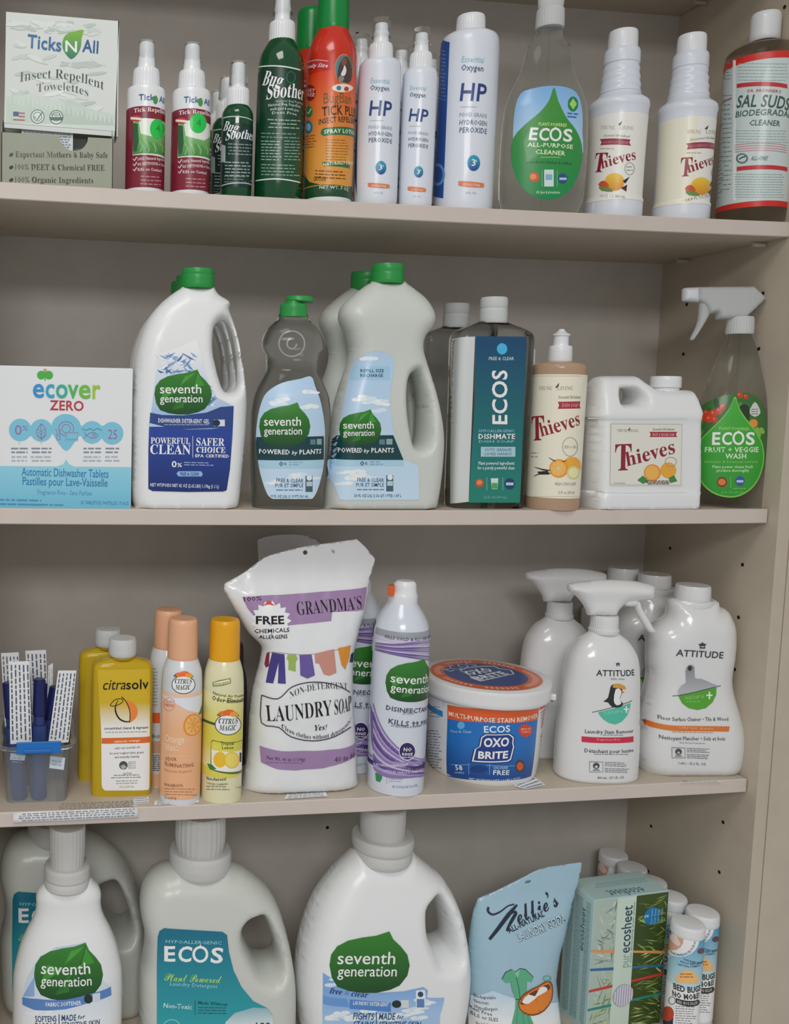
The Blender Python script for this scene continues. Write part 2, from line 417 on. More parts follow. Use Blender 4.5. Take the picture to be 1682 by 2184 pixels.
class Label:
    def __init__(s, surf, name='label', g=1.06, m_=None, L=None):
        s.sf = surf; s.name = name; s.k = 0; s.V = []; s.F = []; s.C = []; s.g = g; s.m = m_ or PRINT; s.Lm = L or surf.L
    def add(s, V, T, colr, l, grad=None):
        V, T = refine(V, T, s.Lm); V = np.array(V).reshape(-1, 2)
        if not len(T): return
        P = s.sf.pt(V[:, 0], V[:, 1], s.sf.off+l*.00008+(s.k % 37)*.0000022); s.k += 1; n0 = len(s.V)
        s.V += [tuple(p) for p in P]; s.F += [(a+n0, b+n0, c+n0) for a, b, c in T]
        if grad:
            c1, z1, c2, z2 = grad; A, B = np.array(hexc(c1, s.g)), np.array(hexc(c2, s.g)); t = np.clip((V[:, 1]-z1)/(z2-z1), 0, 1)[:, None]
            s.C += [tuple(q) for q in (A*(1-t)+B*t)]
        else: s.C += [hexc(colr, s.g)]*len(V)
    def poly(s, pts, colr, l=1, smooth=0, grad=None, uv=False):
        if smooth: pts = catmull(pts, smooth)
        q = np.array(pts) if uv else s.sf.uv(pts)
        r = delaunay_2d_cdt([Vector(p) for p in q], [], [list(range(len(q)))], 1, 1e-8)
        V = [tuple(v) for v in r[0]]; T = [tuple(t) for t in r[2] if len(t) == 3]
        if grad and not uv:
            (c1, p1, c2, p2) = grad; a = s.sf.uv([p1, p2]); grad = (c1, a[0][1], c2, a[1][1])
        s.add(V, T, colr, l, grad); return q
    def quad(s, x0, y0, x1, y1, colr, l=1, sl=0., grad=None):
        if isinstance(s.sf, Loft):
            lo, hi = s.sf.lim(); m_ = (lo+hi)/2
            pa = float(proj(s.sf.wp(np.array([lo]), np.array([s.sf.z.mean()])))[0, 0]); pb = float(proj(s.sf.wp(np.array([hi]), np.array([s.sf.z.mean()])))[0, 0])
            if x0 < pa-3 or x1 > pb+3:                      # a band running round the side: level with its height at the middle
                xm = float(proj(s.sf.wp(np.array([m_]), np.array([s.sf.z.mean()])))[0, 0]); xa, xb = max(x0, pa), min(x1, pb)
                q = s.sf.uv([(xm, y0), (xm, y1), (xa, (y0+y1)/2), (xb, (y0+y1)/2)])
                ua = lo-.02 if x0 < pa-3 else q[2][0]; ub = hi+.02 if x1 > pb+3 else q[3][0]
                ua, ub = max(ua, -s.sf.um), min(ub, s.sf.um)
                if grad: g_ = s.sf.uv([(xm, grad[1][1]), (xm, grad[3][1])]); grad = (grad[0], g_[0][1], grad[2], g_[1][1])
                return s.poly([(ua, q[0][1]), (ub, q[0][1]), (ub, q[1][1]), (ua, q[1][1])], colr, l, grad=grad, uv=True)
        return s.poly([(x0, y0), (x1, y0+sl*(x1-x0)), (x1, y1+sl*(x1-x0)), (x0, y1)], colr, l, grad=grad)
    def ell(s, cx, cy, rx, ry, colr, l=1, n=20, grad=None, rot=0):
        c, d = math.cos(rot), math.sin(rot)
        return s.poly([(cx+rx*math.cos(t)*c-ry*math.sin(t)*d, cy+rx*math.cos(t)*d+ry*math.sin(t)*c) for t in [2*math.pi*i/n for i in range(n)]], colr, l, grad=grad)
    def line(s, pts, w, colr, l=2, smooth=0):
        if smooth: pts = catmull(pts, smooth, closed=False)
        P = np.array(pts, float); d = np.gradient(P, axis=0); d /= np.maximum(np.hypot(d[:, 0], d[:, 1])[:, None], 1e-9); nr = np.stack([-d[:, 1], d[:, 0]], -1)
        W = (np.array(w, float) if hasattr(w, '__len__') else np.full(len(P), float(w)))
        if len(W) != len(P): W = np.interp(np.linspace(0, 1, len(P)), np.linspace(0, 1, len(W)), W)
        A = s.sf.uv(P+nr*W[:, None]/2); B = s.sf.uv(P-nr*W[:, None]/2); n = len(P)
        s.add(list(map(tuple, A))+list(map(tuple, B)), [t for i in range(n-1) for t in ((i, i+1, n+i), (i+1, n+i+1, n+i))], colr, l)
    def ring(s, cx, cy, rx, ry, w, colr, l=2, n=24, a0=0, a1=6.2832):
        s.line([(cx+rx*math.cos(a0+(a1-a0)*i/n), cy+ry*math.sin(a0+(a1-a0)*i/n)) for i in range(n+1)], w, colr, l)
    def text(s, tx, x0, y0, x1, y1, h, colr, st='b', l=3, bend=0, shear=0, wob=None):
        """baseline from (x0,y0) to (x1,y1), capital height h, all in photo pixels"""
        q = s.sf.uv([(x0, y0), (x1, y1), ((x0+x1)/2, (y0+y1)/2), ((x0+x1)/2, (y0+y1)/2-h)])
        d = q[1]-q[0]; L = np.hypot(*d); d /= max(L, 1e-9); nr = np.array([-d[1], d[0]]); hm = np.hypot(*(q[3]-q[2]))
        v, t = text_mesh(tx, st, h < 13); a, b = x_ext(v); sy = hm/cap_h(st)
        x = (v[:, 0]-a)/max(b-a, 1e-9); y = v[:, 1]*sy
        bd = hm*bend*(1-(2*x-1)**2)
        P = q[0]+np.outer(x*L+y*shear, d)+np.outer(y+bd, nr)
        s.add([tuple(p) for p in P], t, colr, l)
    def greek(s, x0, y0, x1, n, dy, h, colr, sl=0., l=2, cen=False, rag=.2):
        for i in range(n):
            y = y0+i*dy; L = (x1-x0)*(1-random.random()*rag); a = x0+((x1-x0-L)/2 if cen else 0); e = a+L
            while a < e-2:
                k = min(e, a+h*random.uniform(1.5, 5)); s.quad(a, y+sl*(a-x0), k, y+h*.75+sl*(a-x0), colr, l, sl); a = k+h*.7
    def build(s, name=None, m_=None):
        me = bpy.data.meshes.new(name or s.name); me.from_pydata(s.V, [], s.F)
        at = me.color_attributes.new('ink', 'FLOAT_COLOR', 'POINT'); at.data.foreach_set('color', np.array(s.C, dtype=np.float32).ravel())
        me.polygons.foreach_set('use_smooth', [True]*len(me.polygons)); me.materials.append(m_ or s.m)
        # face the way the surface faces
        bm = bmesh.new(); bm.from_mesh(me)
        for f in bm.faces:
            if f.normal.y > 0: f.normal_flip()
        bm.to_mesh(me); bm.free(); me.update()
        o = link(bpy.data.objects.new(name or s.name, me), s.sf.it.root); return o
LEAF = [(.02, .62), (.0, .45), (.03, .25), (.1, .1), (.25, .03), (.42, .0), (.6, .0), (.78, .05), (.9, .12), (1, .28), (1.03, .45), (1.0, .62), (.92, .75), (.82, .87), (.77, 1.0), (.6, .93), (.42, .9), (.24, .85), (.1, .76)]
def leaf(lb, x0, y0, x1, y1, l=2, txt=True, cut=None):
    """big green leaf with the two-line wordmark; box in photo pixels (y0 top, y1 bottom)"""
    W, H = x1-x0, y1-y0
    P = [(x0+a*W, y1-b*H) for a, b in LEAF]; P = [p for p in P]
    lb.poly(P, '#2c7a2e', l, grad=('#18491f', (x0+W/2, y1), '#37852d', (x0+W/2, y0)))
    ap = (x0+.77*W, y0)
    for k, (a, b, c) in enumerate([((.1, .3), (.45, .55), (.2, .62)), ((.3, .1), (.55, .5), (.52, .15)), ((.6, .1), (.66, .55), (.85, .3)), ((.45, .62), (.74, .93), (.55, .85)), ((.7, .6), (.77, .92), (.9, .65)), ((.15, .62), (.5, .68), (.35, .83))]):
        lb.poly([(x0+q[0]*W, y1-q[1]*H) for q in (a, b, c)], ['#3f9434', '#2f7829', '#1f5c25', '#4a9d3b'][k % 4], l+.4)
    lb.line([(ap[0], ap[1]+H*.05), (x0+.68*W, y1-.6*H), (x0+.5*W, y1-.3*H), (x0+.3*W, y1-.1*H)], .012*W, '#1f5f28', l+.7, smooth=3)
    if txt:
        lb.text('seventh', x0+.1*W, y1-.47*H, x0+.84*W, y1-.47*H, .2*H, '#f4f7f4', 'n6', l+2)
        lb.text('generation', x0+.1*W, y1-.27*H, x0+.86*W, y1-.27*H, .17*H, '#f4f7f4', 'n6', l+2)

# ================================================================== THE BOOKCASE (setting)
DEP = .272; TH = .0195; XL = -1.075; XR = 0.
def struct(o): o['kind'] = 'structure'; return o
def shelf_mesh(name, z, sag=.0024, rec=.018):
    n = 40; V = []; F = []
    for i in range(n+1):
        x = XL+.001+(XR-XL-.003)*i/n; sg = 4*sag*(x-XL)/(XR-XL)*(1-(x-XL)/(XR-XL))
        for y, zz in ((rec+.001, 0), (rec, -.001), (rec, -TH+.001), (rec+.001, -TH), (DEP, -TH), (DEP, 0)): V.append((x, y, z+zz-sg+sag*.85))
    for i in range(n):
        for j in range(6): F.append((i*6+j, i*6+(j+1) % 6, i*6+6+(j+1) % 6, i*6+6+j))
    F.append(tuple(range(6))); F.append(tuple(n*6+j for j in range(5, -1, -1)))
    o = mesh_obj(name, V, F, MEL, smooth=False); o.data.materials.append(MELE)
    for p in o.data.polygons:
        if p.center.y < rec+.0012 and abs(p.normal.y) > .5: p.material_index = 1
    return struct(o)
shelf_mesh('shelf', .3864+.381); shelf_mesh('shelf', .3864); shelf_mesh('shelf', 0.); shelf_mesh('shelf', -.3835); shelf_mesh('shelf', -.766, sag=0)
ZB, ZT = -.95, 1.18
wb = struct(box('wall_back', (XL-.02, DEP, ZB), (XR+.02, DEP+.006, ZT), BACK, bev=0))
wr = struct(box('wall_right', (XR, 0, ZB), (XR+.0185, DEP, ZT), MEL, bev=.0006))
wl = struct(box('wall_left', (XL-.0185, 0, ZB), (XL, DEP, ZT), MEL, bev=.0006))
struct(box('next_cabinet_1', (XR+.0192, -.0015, ZB), (XR+.20, DEP, ZT), MEL, bev=.0006))  # side of the adjacent cabinet, just past the right panel
struct(box('ceiling', (XL-.0185, 0, ZT), (XR+.0185, DEP+.006, ZT+.02), MEL, bev=.0006))
struct(box('floor', (XL-.0185, 0, ZB-.02), (XR+.0185, DEP+.006, ZB), MEL, bev=.0006))
hm = None
def pin_hole(x, y, z, n, parent):
    global hm
    if hm is None:
        bm = bmesh.new(); bmesh.ops.create_cone(bm, cap_ends=True, segments=14, radius1=.0027, radius2=.0027, depth=.0006)
        hm = bm_obj('peg_hole', bm, HOLE, parent)
        o = hm
    else: o = link(bpy.data.objects.new('peg_hole', hm.data), parent)
    o.location = (x, y, z); o.rotation_euler = (0, math.pi/2, 0) if n == 'x' else (math.pi/2, 0, 0); return o
for k in range(-9, 17):
    zz = -.15844+.0762*k
    if any(zs-TH-.004 < zz < zs+.004 for zs in (.3864+.381, .3864, 0, -.3835, -.766)): continue
    for y in (.0579, .2105):
        pin_hole(0, y, zz, 'x', wr); pin_hole(XL, y, zz, 'x', wl)
for px, py in ((762, 72), (698, 1765)):
    P = atY(px, py, DEP); pin_hole(P[0], DEP, P[2], 'y', wb)
# chips where the shelf pegs bite the underside
for z in (.3864, .3864+.381):
    for y in (.058, .2105):
        for x in (XR-.012, XL+.02):
            bm = bmesh.new(); bmesh.ops.create_cone(bm, cap_ends=True, segments=10, radius1=.0028, radius2=.0028, depth=.018)
            o = bm_obj('shelf_peg', bm, MEL, wr if x > -.5 else wl, smooth=True); o.location = (x, y, z-TH-.0027); o.rotation_euler = (0, math.pi/2, 0)

# ================================================================== SHELF ONE
S1 = 1
def nozzle_pump(it, rows_collar, rows_noz, rows_over=None, colm=WHITE):
    c = Loft(it, rows_collar).build('collar', colm, wave=lambda th, z: .00025*np.cos(th*30), segs=120)
    n = Loft(it, rows_noz).build('nozzle', WHITE)
    if rows_over: Loft(it, rows_over).build('overcap', THIN, segs=40)

# --- towelette dispenser box
it = Item('towelette_box', 'pale grey-green cardboard dispenser box of insect repellent towelettes, far left of the top shelf', 'box', S1, 126, .075)
CARD = mat('pale_green_card', '#e3e8e4', .6); CARDG = mat('sage_green_card', '#a3a896', .6, noise=.02)
def T(px, py, y): return it.plane(px, py, y-.075)
yf = .028
a0 = T(3, 391, yf); a1 = T(240, 402, yf); a2 = T(243, 296, yf); a3 = T(3, 290, yf)
bm = bmesh.new()
zt = a2[1]; hw = (a1[0]-a0[0])/2; xc = (a0[0]+a1[0])/2; dpt = .075; y0 = yf-.075
notch = [(xc-hw, 0), (xc+hw, 0), (xc+hw, zt)] + [(xc+.019+.017*math.cos(t), zt-.017*math.sin(t)) for t in [math.pi*i/10 for i in range(11)]] + [(xc-hw, zt)]
prism('tray_front', notch, y0, y0+.0008, CARDG, it.root)
side = [(y0, 0), (y0+dpt, 0), (y0+dpt, zt+.035), (y0+.012, zt+.012), (y0, zt)]
for sx in (xc-hw, xc+hw-.0008):
    bm = bmesh.new(); f = bm.faces.new([bm.verts.new((sx, y, z)) for y, z in side]); r = bmesh.ops.extrude_face_region(bm, geom=[f])
    for v in [g for g in r['geom'] if isinstance(g, bmesh.types.BMVert)]: v.co.x += .0008
    bm_obj('tray_side', bm, CARDG, it.root)
box('tray_back', (xc-hw, y0+dpt-.0008, 0), (xc+hw, y0+dpt, zt+.035), CARDG, it.root, bev=0)
box('tray_bottom', (xc-hw, y0, 0), (xc+hw, y0+dpt, .0008), CARDG, it.root, bev=0)
# lid board standing up from the tray, leaning forward
ly = .012
l0 = it.plane(9, 272, y0+ly); l1 = it.plane(244, 291, y0+ly); l2 = it.plane(254, 45, y0+ly); l3 = it.plane(13, 25, y0+ly)
lid = prism('lid', [l0, l1, l2, l3], y0+ly, y0+ly+.0012, CARD, it.root)
prism('lid_side', [(l2[0]-.0012, l1[1]), (l2[0], l1[1]), (l2[0], l2[1]), (l2[0]-.0012, l2[1])], y0+ly, y0+ly+.03, CARD, it.root)
pl = Plane(it, y0+ly); lb = Label(pl, 'lid_print', m_=PRINTM)
for k in range(70):
    x = random.uniform(28, 210); y = random.choice([random.uniform(38, 60), random.uniform(105, 215)]) if 60 < x < 205 else random.uniform(38, 230)
    a = random.uniform(-.3, .5); L = random.uniform(10, 24)
    lb.ell(x, y+x*.07, L, random.uniform(2.5, 6), random.choice(['#c9d1cb', '#d3dad5', '#bcc7bf', '#dbe1dc']), 1+k*.01, n=8, rot=a)
lb.poly([(10, 205), (60, 200), (110, 215), (150, 212), (190, 232), (246, 245), (245, 280), (9, 262)], '#c6d3c8', 2, grad=('#d9e1da', (100, 280), '#c2cfc4', (100, 210)))
TRP = [(12, 262)]
for k in range(24): x = 14+k*9.6; y = 206+k*2.1+random.uniform(-5, 5); TRP += [(x-1, y+10), (x+3, y-7), (x+7, y+11)]
lb.poly(TRP+[(246, 268)], '#bccbbf', 2.3)
lb.text('Ticks', 58, 101, 130, 110, 29, '#3f6f9c', 'b')
lb.text('All', 175, 110, 209, 114, 27, '#2f5f92', 'b')
lb.poly([(133, 90), (140, 75), (155, 68), (178, 64), (174, 80), (172, 100), (165, 115), (152, 126), (140, 115), (134, 103)], '#5c9e4c', 3, smooth=3, grad=('#2c7b62', (150, 126), '#7bb53f', (150, 68)))
lb.text('N', 139, 110, 164, 112, 24, '#f2f5f0', 'b', l=5)
lb.text('Insect Repellent', 42, 175, 221, 192, 19, '#4a5454', 'S-14', bend=.8)
lb.text('Towelettes', 78, 197, 188, 206, 17, '#56605c', 'S-14', bend=.5)
lb.quad(28, 238, 53, 260, '#e9e9ee', 3, .05); lb.quad(28, 238, 40, 248, '#3a4f7c', 4, .05)
for k in range(3): lb.quad(40 if k < 2 else 28, 240+k*7, 53, 243+k*7, '#a84a55', 4, .05)
for cx, t in ((80, '#57716a'), (120, '#4b6e60')):
    lb.ell(cx, 249+(cx-80)*.03, 15, 15.5, t, 3); lb.ell(cx, 249+(cx-80)*.03, 13, 13.5, '#d8dfda', 4)
    lb.ring(cx, 249, 9, 9.5, 1.5, t, 5)
lb.line([(73, 249), (79, 256), (90, 240)], 2.5, '#5d6f66', 6); lb.quad(107, 250, 133, 257, '#3f6a58', 5)
lb.text('USDA', 110, 248, 130, 248, 6, '#35594b', 'b', l=6); lb.build()
pl = Plane(it, y0); lb = Label(pl, 'tray_print', m_=PRINTM)
for i, (t, xe) in enumerate((('Expectant Mothers & Baby Safe', 230), ('100% DEET & Chemical FREE', 223), ('100% Organic Ingredients', 199))):
    y = 335+i*27; lb.text(t, 33, y, xe, y+2, 12, '#3f4238', 'S-8'); lb.ell(24, y-5, 5, 3.5, '#33372f', 3, n=8, rot=-.6)
lb.build()
PACK = mat('foil_packet', '#dfe5e8', .3)
# sachets lying in the tray
for k in range(7):
    s_ = Item('towelette_sachet', '%s white sachet seen in the slot of the towelette box' % ('front', 'second', 'third', 'fourth', 'fifth', 'sixth', 'rearmost')[k], 'sachet', S1, 60+k*18, .046+k*.006)
    s_.root.parent = None; q = s_
    zc = zt-.014+random.uniform(0, .008)
    hgt_ = .05
    b_ = box('packet', (-.031, -.0012, 0), (.031, .0012, hgt_), PACK if k not in (4, 6) else mat('dark_green_foil', '#24483c', .3), q.root, bev=.0005)
    q.root.location.z = ZS[1]+zt-.040; q.root.location.x = it.X+xc+(-.012 if k < 5 else .006)
    q.root['group'] = 'sachets in the towelette box'
    if k < 2:
        lb = Label(Plane(q, -.0012), 'sachet_print', m_=PRINTM); 
        for r_ in range(6):
            u0 = -.028
            while u0 < .026: u1 = u0+random.uniform(.002, .006); lb.poly([(u0, .047-r_*.003), (min(u1, .028), .047-r_*.003), (min(u1, .028), .0455-r_*.003), (u0, .0455-r_*.003)], '#8c97a0', 1, uv=True); u0 = u1+.0012
        lb.build()

# --- white tick repellent sprays
def tick_spray(bx, dy, label, dot):
    it = Item('spray_bottle', label, 'spray bottle', S1, bx, .044, 'cam', 'tick repellent sprays')
    B = Loft(it, [(408+dy, 80), (405+dy, 83), (300+dy, 83), (200+dy, 82), (193+dy, 79), (190+dy, 70)], base=True).build('body', WHITE)
    nozzle_pump(it, [(191+dy, 57), (188+dy, 58), (155+dy, 55), (150+dy, 52)], [(152+dy, 41), (140+dy, 37), (125+dy, 35), (124+dy, 31), (97+dy, 30), (93+dy, 27)], [(128+dy, 38), (93+dy, 34), (89+dy, 30)])
    lb = Label(B); x = bx
    lb.quad(x-78, 226+dy, x+80, 399+dy, '#7e2234', 0)
    lb.text('Ticks All', x-12, 214+dy, x+42, 222+dy, 13, '#3a6a94', 'b'); lb.ell(x+23, 213+dy, 5, 9, '#4c9148', 4)
    lb.text('Tick Repellent', x-22, 241+dy, x+60, 247+dy, 9, '#ecd9d8', 'S')
    lb.quad(x-24, 252+dy, x+50, 330+dy, '#dfe3da', 1, .0); lb.ell(x-17, 253+dy, 12, 7, '#b8433f', 3); lb.quad(x-29, 250+dy, x-5, 255+dy, '#e8e0da', 4, .1)
    lb.poly([(x-24, 330+dy), (x-24, 262+dy), (x-12, 258+dy), (x-8, 285+dy), (x+10, 290+dy), (x+30, 295+dy), (x+50, 285+dy), (x+50, 335+dy)], '#5f9b52', 2, grad=('#3f8040', (x, 330+dy), '#79b368', (x, 285+dy)))
    lb.poly([(x-24, 325+dy), (x-24, 262+dy), (x-14, 264+dy), (x-12, 300+dy), (x-16, 322+dy)], '#2c5f3d', 3); 
    for k in range(7): lb.line([(x-10+k*7, 300+dy+k), (x-4+k*7, 312+dy+k%3*5), (x-10+k*8, 325+dy)], 2, ['#8bc374', '#3f8a44'][k % 2], 3)
    for k, t in enumerate(('100% Natural Ingredients', 'NO DEET/POISONS or Chemicals', 'Kills on Contact!')):
        lb.text(t, x-14, 343+k*11+dy, x+60-(k == 2)*24, 346+k*11+dy, 6.5, '#e4cfd0', 'b'); lb.line([(x-24, 339+k*11+dy), (x-21, 343+k*11+dy), (x-16, 335+k*11+dy)], 1.8, '#f0e2e2', 3)
    lb.greek(x-8, 375+dy, x+40, 3, 8, 3, '#c0848c', .05, l=3); lb.build()
    st = Label(B, 'price_dot'); X, Y = dot; st.ell(X, Y, 15.5 if bx < 350 else 17.5, 21, '#20c14c', 5, n=28); st.text('4', X-3, Y+7, X+6, Y+8, 16, '#158a35', 'n', l=6); o = st.build(); o['label'] = 'bright green round price sticker'
    return it
tick_spray(308, 0, 'white spray bottle with maroon label and off-centre green dot, beside the towelette box', (335, 275))
tick_spray(404, 5, 'white spray bottle with maroon label and centred green dot, beside the small green sprays', (422, 263))

# --- bug sprays, dark green
GRNB = mat('green_bottle_plastic', '#094a28', .1, coat=.5)
GRNL = '#12352a'
def bug_spray(it, body, collar, noz, over, big):
    B = Loft(it, body, base=True).build('body', GRNB)
    nozzle_pump(it, collar, noz, over); return B
it = Item('spray_bottle', 'small dark green bug spray with white pump, front one of the small trio', 'spray bottle', S1, 502, .045, 'cam', 'small green bug sprays')
B = bug_spray(it, [(418, 62), (414, 66), (250, 67), (240, 63), (230, 50), (227, 46)], [(229, 48), (226, 48), (194, 46), (191, 43)], [(193, 33), (183, 30), (168, 29), (165, 28), (140, 26), (137, 23)], [(180, 40), (138, 35), (134, 31)], 0)
lb = Label(B); lb.quad(430, 262, 580, 398, '#10302a', 0, .03); 
for y in (256, 396): lb.quad(472, y, 537, y+2, '#c8d6cf', 1)
lb.text('Bug', 476, 279, 506, 283, 20, '#e8efec', 'I', shear=.1); lb.text('Soother', 481, 300, 545, 302, 20, '#e8efec', 'I', shear=.1)
lb.greek(486, 306, 536, 4, 7, 2.5, '#8fa69c', .05, cen=True); lb.greek(480, 345, 534, 5, 7, 3, '#9fb3aa', .03, rag=.1); lb.greek(478, 375, 530, 3, 6, 2.5, '#71897e', .03)
lb.quad(470, 311, 481, 347, '#aab5b4', 1); lb.build()
P = atZ(478, 165, it.z+float(B.z[-1])+.052)
for k, (dx, dy_, t) in enumerate(((-.0015, .056, 'middle one of the small trio'), (-.002, .112, 'rearmost of the small trio'))):
    copy_tree(it.root, (it.X+dx, it.Y+dy_, it.z), label='small dark green bug spray with white pump, '+t)

it = Item('spray_bottle', 'tall dark green bug spray with white pump, left of the orange aerosol', 'spray bottle', S1, 591, .052, 'cam')
B = bug_spray(it, [(423, 96), (417, 101), (150, 98), (125, 92), (105, 74), (92, 58), (89, 55)], [(91, 56), (88, 56), (53, 54), (50, 51)], [(52, 37), (40, 34), (20, 33), (12, 31), (-25, 27)], [(30, 44), (-22, 36), (-28, 30)], 1)
lb = Label(B); lb.quad(500, 142, 720, 382, '#14402c', 0, .04, grad=('#124a2c', (590, 380), '#0f3626', (590, 150)))
for y, d in ((138, .06), (380, .04)): lb.line([(545+i*9.5, y+d*i*9.5+((i-5)/5)**2*6) for i in range(11)], 2.6, '#dfe8e2', 1)
lb.text('Bug', 559, 182, 600, 188, 30, '#f0f4f2', 'I'); lb.text('Soother', 568, 213, 646, 216, 30, '#f0f4f2', 'I')
lb.ring(620, 165, 9, 12, 1.5, '#2f7a52', 2); lb.text('Natural Bug Repellent', 588, 212+7, 645, 220+5, 5, '#9bb0a5', 'b')
for k, t in enumerate(('Natural Bug Repellent', 'smells good & works great', 'Deet Free')): lb.text(t, 572+k*4, 228+k*8, 640-k*4, 231+k*8, 6, '#b7c9be', 'b')
lb.greek(570, 254, 640, 3, 8, 3, '#9db5a8', .04, cen=True); lb.greek(557, 283, 640, 2, 8, 3, '#7f9a8b', .03)
lb.greek(557, 300, 600, 7, 6.5, 2.8, '#9db5a8', .03, rag=.1); lb.greek(606, 300, 640, 7, 6.5, 2.8, '#8aa495', .03, rag=.1); lb.greek(557, 350, 640, 4, 7, 3, '#8aa495', .03); lb.build()

# --- orange aerosol insect repellent
GCAP = mat('deep_green_cap', '#0e8a3e', .25)
it = Item('aerosol_can', 'orange and red aerosol can with tall green cap, left of the white peroxide bottles', 'spray can', S1, 697, .052, 'cam', 'orange bug aerosols')
CANW = mat('can_white_paint', '#dfe3e8', .25, coat=.3); CANR = mat('can_red_paint', '#cf2c14', .25, coat=.4)
B = Loft(it, [(430, 97), (425, 103), (419, 104), (200, 106), (130, 106), (108, 100), (88, 86), (74, 72), (69, 69)], base=True).build('can_body', CANR)
Loft(it, [(71, 67), (66, 69), (0, 66), (-22, 64), (-28, 58)]).build('cap', GCAP)
lb = Label(B)
lb.quad(560, 395, 860, 419, '#1d4a2a', 0); lb.quad(560, 150, 860, 395, '#e08f2c', 0, grad=('#d9953a', (700, 330), '#d83a1a', (700, 150))); lb.quad(560, 419, 860, 428, '#e2e6ea', 0)
lb.poly([(645, 370), (660, 388), (690, 396), (740, 398), (760, 398), (760, 404), (640, 404)], '#1d4a2a', 1)
lb.line([(645, 133), (675, 128), (700, 131)], 1.5, '#f0c0a8', 2); lb.quad(650, 136, 701, 150, '#b8263a', 2, -.05); lb.text('Family Size', 655, 148, 699, 144, 8, '#f3d6cc', 'i', l=4)
lb.ell(733, 147, 20, 32, '#c98a4a', 2); lb.ell(733, 147, 18.5, 30, '#5c7c86', 3); lb.ell(742, 142, 10, 24, '#6f6648', 3.4); lb.poly([(719, 168), (721, 145), (728, 128), (736, 121), (744, 130), (750, 150), (749, 168), (742, 177), (728, 174)], '#4a3a36', 4, smooth=3); lb.ell(733, 132, 6, 9, '#7a5240', 4.6); lb.poly([(734, 139), (738, 150), (734, 162), (726, 160), (731, 148)], '#e2dedc', 5.2, smooth=2); lb.ell(727, 168, 6, 6, '#8a8684', 5)
lb.ell(730, 188, 22, 9, '#e7dccb', 3); lb.ell(722, 188, 5, 5, '#3f7a9a', 4); lb.ell(738, 190, 5, 5, '#b8392e', 4)
lb.text('BugBan', 690, 221, 748, 223, 22, '#7a5a30', 'n2'); lb.text('TICK PLUS', 687, 248, 772, 252, 20, '#3f2a12', 'b'); lb.text('INSECT REPELLENT', 680, 266, 785, 268, 12, '#4a3216', 'b')
lb.poly([(684, 280), (689, 274), (765, 276), (765, 294), (690, 290), (684, 286)], '#1d6b3e', 2); lb.text('SPRAY LOTION', 691, 286, 765, 290, 9, '#f4e6c8', 'b')
lb.ell(662, 198, 12, 17, '#8e1e1e', 2); lb.text('DEET', 654, 197, 671, 197, 7, '#f0b0a0', 'b', l=4); lb.text('FREE', 654, 206, 671, 206, 7, '#f0b0a0', 'b', l=4)
lb.ell(659, 238, 8, 12, '#2c7a4c', 2); lb.line([(655, 239), (658, 243), (664, 232)], 2, '#e8dfa0', 4); lb.ell(658, 271, 9, 14, '#2c6f8e', 2); lb.ell(658, 271, 5, 8, '#7fb6c8', 3)
lb.greek(650, 290, 676, 5, 6, 2.5, '#8a5c20', -.1); lb.greek(694, 297, 745, 8, 6, 2, '#8a5c20', .04); lb.text('CAUTION', 668, 386, 694, 387, 10, '#4a2c10', 'b')
lb.poly([(687, 346), (745, 350), (745, 360), (690, 355)], '#2c6a44', 2); lb.text('NATURALLY DERIVED', 690, 355, 755, 359, 7, '#f0e6c0', 'b', l=4); lb.greek(672, 363, 740, 3, 7, 3, '#6a4418', .05)
lb.text('NET WT. 7 OZ', 681, 403, 742, 408, 7, '#cfe0d0', 'b'); lb.build()
copy_tree(it.root, (it.X-.005, it.Y+.075, it.z), label='orange and red aerosol can with green cap, behind the front orange can')

